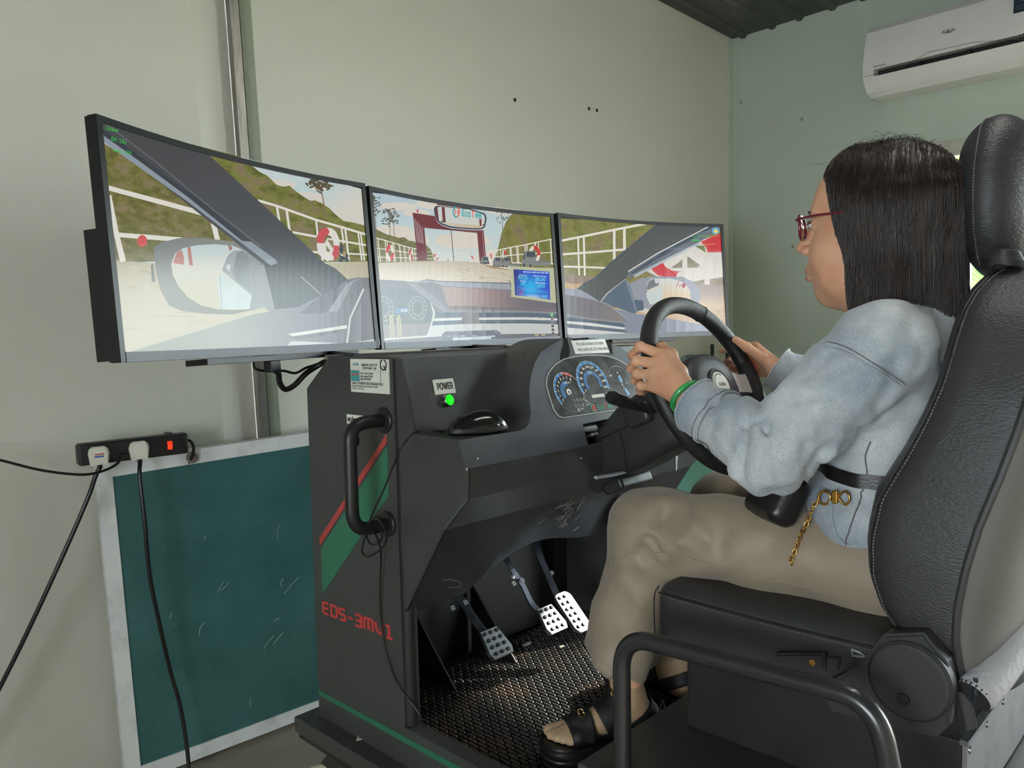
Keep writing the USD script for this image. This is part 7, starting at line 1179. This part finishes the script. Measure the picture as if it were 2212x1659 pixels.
part(person, 'yoke_seam', seamline([(1.255, .53, -.035), (1.27, .48, .018), (1.30, .43, .03)], fj), 'thread'); part(person, 'side_seam', seamline([(1.245, .470, -.33), (1.243, .455, -.25), (1.24, .445, -.18)], fj), 'thread'); part(person, 'waistband_seam', seamline([(1.30, .57, -.335), (1.25, .53, -.345), (1.228, .47, -.352), (1.24, .40, -.352)], fj), 'thread'); part(person, 'pocket_welt', seamline([(1.232, .500, -.285), (1.2295, .485, -.31), (1.230, .474, -.338)], fj, .001, .0032), 'denim', smooth=True); part(person, 'hem_edge', seamline([(1.27, .575, -.368), (1.24, .535, -.378), (1.226, .48, -.392), (1.24, .41, -.40)], fj, .0004, .0026), 'denim', smooth=True)
# trousers: wide, pleated, ending above the ankle
def legf(p, h, k, m, sd):
    o = chain(p, [h, k, m], [.097, .074, .068], .05); t = (p - k) @ nrm(m - k)
    o = o + .0055 * np.sin((p[:, 0] - k[0]) * 95 + meshkit.noise(p * 9, sd) * 6) * np.clip(t / .2, 0, 1) + (meshkit.fbm(p * 13, 3, sd) - .5) * .016 + .005 * np.sin(((p - h) @ nrm(k - h)) * 60 + (p[:, 2] - k[2]) * 60 + meshkit.noise(p * 8, sd + 2) * 5) * np.exp(-(np.linalg.norm(p - (k * .75 + h * .25), axis=-1) / .14) ** 2)
    q = p - m; return smax(o, q @ nrm(A([0, .42, -1.])) - .012, .004)
def trous(p):
    o = smin(ell(p, (XD, .450, -.385), (.180, .120, .095)), smin(legf(p, HPL, KNL, HML, 31), legf(p, HPR, KNR, HMR, 37), .012), .045); return smax(o, p[:, 2] + .305, .02)
trous0 = trous
def trous(p): return trous0(p) + creases(p, LLEG)
part(person, 'trousers', net(trous, (1.10, .29, -.72), (1.63, 1.03, -.27), .0055), 'trousers', smooth=True)
part(person, 'trouser_seam', seamline([(1.225, .46, -.43), (1.215, .60, -.42), (1.18, .75, -.41), (1.175, .86, -.42), (1.155, .91, -.52), (1.153, .92, -.63)], trous, .0003, .0009), 'trousers', smooth=True); part(person, 'trouser_crease', seamline([(1.30, .70, -.29), (1.27, .82, -.305), (1.25, .93, -.36), (1.225, .985, -.50), (1.215, .995, -.62)], trous, .0002, .0011), 'trousers', smooth=True)
# feet in sheer stockings and their sandals
ZS = ZMAT + .001
def foot(side, heel, toe, an, hem):
    fd = nrm((toe - heel) * (1, 1, 0)); lat = np.cross(EZ, fd) * side; L_ = np.linalg.norm((toe - heel)[:2]); zf = ZS + .046
    def B(a, l, z): return A([*(heel + fd * a * L_ + lat * l)[:2], zf + z])
    bones = [([B(.06, 0, .022), B(.42, -.004, .028), B(.70, -.002, .020)], [.026, .025, .022]), ([an, B(.26, 0, .045), B(.66, .006, .020)], [.027, .029, .018]), ([B(.10, 0, .024), an, hem], [.0265, .0285, .033]), ([B(.66, -.020, .014), B(.80, -.024, .0125), B(.955, -.020, .0115)], [.017, .0125, .0115])]
    for i, (l, e, r) in enumerate(((-.004, .955, .0095), (.008, .92, .0088), (.018, .875, .0085), (.028, .82, .0085))): bones.append(([B(.64, l * .8, .014), B((e + .66) / 2, l, .017), B(e, l * .95, .0095)], [.014, .0095, r]))
    def f(p):
        o = None
        for k, (q, r) in enumerate(bones): d = chain(p, q, r, .012 if k < 3 else .004); o = d if o is None else smin(o, d, .018 if k < 3 else .0042)
        return smax(o, zf - p[:, 2] + .0005, .004)
    P = np.vstack([A(q) for q, _ in bones]); return f, P.min(0) - .04, P.max(0) + .04, B, fd, lat
def emblem(c, n, up, s):                                        # two interlocking C shapes
    up = nrm(up - n * (up @ n)); rt = np.cross(up, n); o = []
    for sg in (-1, 1):
        P = A([c + n * .0022 + rt * s * (sg * -.34 + .62 * math.cos(a) * sg * -1 * -1) + up * s * .62 * math.sin(a) for a in np.linspace(.85, 2 * PI - .85, 22)]) if sg > 0 else A([c + n * .0022 + rt * s * (.34 - .62 * math.cos(a)) + up * s * .62 * math.sin(a) for a in np.linspace(.85, 2 * PI - .85, 22)])
        o.append(tube(P, s * .13, 8))
    return o
for side, heel, toe, an, hem, lb in ((1, A([1.238, .853, 0]), A([1.068, .968, 0]), ANL, HML, 'black platform sandal with gold emblems on the left foot'), (-1, A([1.398, .862, 0]), A([1.425, 1.075, 0]), ANR, HMR, 'black platform sandal on the right foot beside the seat plinth')):
    f, lo, hi, B, fd, lat = foot(side, heel, toe, an, hem); part(person, 'stocking', net(lambda p: smax(f(p), p[:, 2] - hem[2] - .01, .004), lo, np.minimum(hi, [9, 9, hem[2] + .03]), .003), 'stocking', smooth=True, label='foot in a sheer tan stocking')
    L_ = np.linalg.norm((toe - heel)[:2]); sd_ = thing('sandal', lb, 'sandal', (*((heel + toe) / 2)[:2], ZS), group=None)
    ol = [(-.10, 0), (-.085, .024), (0, .033), (.25, .033), (.5, .038), (.75, .044), (.92, .038), (1.02, .020), (1.055, -.006), (1.03, -.030), (.92, -.043), (.72, -.043), (.45, -.036), (.2, -.033), (0, -.032), (-.085, -.022)]; ou = spline([(a * L_, l) for a, l in ol], 72, closed=True)
    def sring(k, z): u = Polygon(ou).buffer(k); q = A(u.exterior.coords)[:-1]; i = np.linspace(0, len(q), 72, endpoint=False).astype(int); q = q[i]; return A([[*(heel + fd * a + lat * l)[:2], ZS + z] for a, l in q])
    rr_ = [(-.004, 0), (.001, .003), (.002, .010), (-.0015, .012), (.0015, .015), (.0015, .022), (-.0015, .024), (.001, .027), (.001, .036), (-.002, .0385), (0, .041), (-.002, .046), (-.008, .0468)]
    base_ = A(Polygon(ou).exterior.coords)[:-1]; cen = base_.mean(0); dv = base_ - cen; dl = dv / np.linalg.norm(dv, axis=1, keepdims=True)
    part(sd_, 'sole', rings(A([[[*(heel + fd * a + lat * l)[:2], ZS + z] for a, l in base_ + dl * k] for k, z in rr_])), 'sandal_sole', smooth=40)
    def strap(c, n_, w, t0=.0012, t1=.0062, cut=None):
        def g(p):
            d = f(p); o = smax(smax(d - t1, t0 - d, .001), np.abs((p - c) @ n_) - w, .002); o = smax(o, ZS + .044 - p[:, 2], .001)
            return smax(o, cut(p), .002) if cut else o
        return net(g, lo - .01, hi + .01, .0026)
    n1 = nrm(fd + A([0, 0, -.15])); part(sd_, 'toe_strap', strap(B(.68, 0, 0), n1, .0235), 'sandal_cloth', smooth=True); n2 = nrm(fd + A([0, 0, -.45])); part(sd_, 'instep_strap', strap(B(.38, 0, .03), n2, .022), 'sandal_cloth', smooth=True)
    part(sd_, 'side_panel', strap(B(.52, .0, 0), fd, .05, cut=lambda p: (p[:, 2] - (ZS + .062))), 'sandal_cloth', smooth=True)
    hz_ = B(0, 0, .046); n3 = nrm(A([0, 0, 1.]) + fd * .55); part(sd_, 'heel_strap', strap(hz_, n3, .0135, cut=lambda p: (p - B(.34, 0, 0)) @ fd), 'sandal_cloth', smooth=True)
    hb = B(-.10, .012, .044) ; part(sd_, 'buckle', tube(A([hb + lat * .010 * math.cos(a) + EZ * .014 * math.sin(a) for a in np.arange(20) * PI / 10]), .0012, 6, closed=True, caps=False), 'steel')
    if side == 1:
        for c0, nn in ((B(.70, .012, .06), n1), (B(.40, .018, .085), n2)):
            vd = nrm(CAM @ M * 0 + A([0, 0, 1.]) * .75 + lat * .62 * (1 if (lat @ A([-1, -1, 0])) > 0 else -1)); c = snap(A([c0]), f, .0066)[0]; part(sd_, 'emblem', emblem(c, vd, nn * -1 + A([0, 0, .2]), .0085), 'gold', label='gold interlocking emblem')
# ---------------------------------------------------------------- what the driver wears and carries
bg = W3(-.224, -.044, .082); wd_ = nrm(W3(*LWR) - W3(*LFA)); u = nrm(np.cross(wd_, EZ)); v = np.cross(wd_, u); single('bangle', 'green jade bangle on left wrist at the wheel', 'bangle', tube(A([bg + .0300 * (math.cos(a) * u + math.sin(a) * v) + wd_ * .002 for a in np.arange(48) * PI / 24]), .0052, 12, closed=True, caps=False), 'jade', smooth=True)
gl_ = thing('eyeglasses', 'dark red framed eyeglasses worn by the driver', 'eyeglasses', (XD, .61, .16))
def lens(s): return [(XD + s * (.036 + x), .6185 - .012 * (abs(.036 + x) / .06) ** 2 - .10 * (.165 - z) * .6, z) for x, z in [(.026 * math.copysign(abs(math.cos(a)) ** .8, math.cos(a)), .163 + .0205 * math.copysign(abs(math.sin(a)) ** .8, math.sin(a))) for a in np.arange(36) * PI / 18]]
for s in (-1, 1):
    P = A(lens(s)); part(gl_, 'rim', tube(P, .0026, 8, closed=True, caps=False), 'glasses', smooth=True); c = P.mean(0); part(gl_, 'lens', (np.vstack([P, c]), A([[k, (k + 1) % 36, 36] for k in range(36)])), 'lens', smooth=False)
    hx_ = P[P[:, 2] > .17][np.argmax(np.abs(P[P[:, 2] > .17][:, 0] - XD))] + A([s * .002, 0, .002]); part(gl_, 'temple', tube(spline([hx_ + A([-s * .003, .003, 0]), hx_ + A([s * .006, -.006, .001]), A([XD + s * .080, .555, .176]), A([XD + s * .082, .48, .172]), A([XD + s * .080, .455, .155])], 30), .0048, 8, flat=.45), 'glasses', smooth=True); part(gl_, 'temple_badge', tube([hx_ + A([s * .0105, -.012, .0005]), hx_ + A([s * .0135, -.028, .0]) ], .0016, 6), 'glasses_silver', label='small silver badge')
part(gl_, 'bridge', tube(spline([lens(-1)[14], (XD, .622, .172), lens(1)[14]], 12), .0018, 8), 'glasses', smooth=True)
bag = thing('belt_bag', 'black leather belt bag on the lap with gold chain', 'bag', (1.29, .60, -.30))
bcn = A([1.248, .604, -.292]); bR = np.stack([nrm((.62, .78, -.05)), nrm(np.cross(nrm((-.70, .56, .45)), nrm((.62, .78, -.05)))), nrm((-.70, .56, .45))], 1); bR, _ = np.linalg.qr(bR); bR = bR * np.sign(np.diag(bR.T @ np.stack([nrm((.62, .78, -.05)), nrm((0, 0, 1.)), nrm((-.70, .56, .45))], 1)))
def bagf(p): return sbx(p, bcn, (.060, .043, .027), .020, bR) + .0
part(bag, 'bag_body', net(bagf, bcn - .13, bcn + .13, .0045), 'bag_leather', smooth=True)
zl_ = [bcn + bR @ A([.060 * t, .026 - .004 * t * t, .027]) for t in np.linspace(-.92, .92, 24)]; part(bag, 'zip_seam', tube(snap(zl_, bagf, .0004), .0015, 6), 'cabin_inner'); lc_ = snap(A([bcn + bR @ A([-.03, .02, .04])]), bagf, .0004)[0]
nb_ = bR[:, 2]; part(bag, 'bag_lettering', words('Lorem'[:0] + 'L', lc_, nrm(np.cross(nb_, EZ)) * -1, nrm(EZ - nb_ * (nb_ @ EZ)), .006) if False else tube([lc_ - bR[:, 0] * .008, lc_ + bR[:, 0] * .008], .0012, 6), 'gold', label='small gold bar of lettering')
belt = snap(spline([(1.31, .575, -.235), (1.262, .535, -.238), (1.235, .49, -.243), (1.225, .44, -.246), (1.24, .385, -.248), (1.30, .345, -.25)], 50), torso, .0035); part(bag, 'strap', tube(belt, .0095, 8, flat=np.full(50, .22)) if False else sheet(A([[q + A([0, 0, z]) for z in (-.011, -.004, .004, .011)] for q in belt])), 'bag_leather', smooth=True)
jt = lambda p: np.minimum(torso(p), trous(p))
def onb(p): q = on(p, nrm((-1, .25, 0)), nrm((-1, .25, 0)) @ belt[20]); return snap(A([q + A([-.03, -.01, 0])]), jt, .007)[0]
k1, k2, k3 = onb((1769, 1062)), onb((1795, 1062)), onb((1814, 1062)); cu_ = nrm(k3 - k1)
part(bag, 'clasp_ring', tube(A([k1 + cu_ * .011 * math.cos(a) + EZ * .0105 * math.sin(a) for a in np.arange(28) * PI / 14]), .0022, 8, closed=True, caps=False), 'gold', smooth=True); part(bag, 'clasp', xf(rb((-.004, -.0105, -.003), (.006, .0105, .003), .002), k2, cu_, EZ, np.cross(cu_, EZ)), 'gold'); part(bag, 'clasp_hook', tube(spline([k2 + cu_ * .005, k3 + EZ * .010, k3 + cu_ * .008 + EZ * .004, k3 + cu_ * .008 - EZ * .006, k3 - EZ * .010, k2 + cu_ * .006 - EZ * .001], 30), .002, 8), 'gold', smooth=True)
cp = spline([onb(p) for p in ((1757, 1066), (1750, 1085), (1743, 1115), (1738, 1150), (1733, 1180), (1728, 1196), (1738, 1204))], 200); sl2 = np.r_[0, np.cumsum(np.linalg.norm(np.diff(cp, axis=0), axis=1))]; nl = int(sl2[-1] / .0062)
for k in range(nl):
    i = np.searchsorted(sl2, k * .0062); c = cp[min(i, 199)]; d = nrm(cp[min(i + 4, 199)] - cp[max(i - 4, 0)]); sd2 = nrm(np.cross(d, nrm((-1, -.4, .1)))); s3 = sd2 if k % 2 else nrm(nrm((-1, -.4, .1)) + sd2 * .4)
    part(bag, 'chain_link', tube(A([c + d * .0048 * math.cos(a) + s3 * .0032 * math.sin(a) for a in np.arange(12) * PI / 6]), .0009, 6, closed=True, caps=False), 'gold', smooth=True)
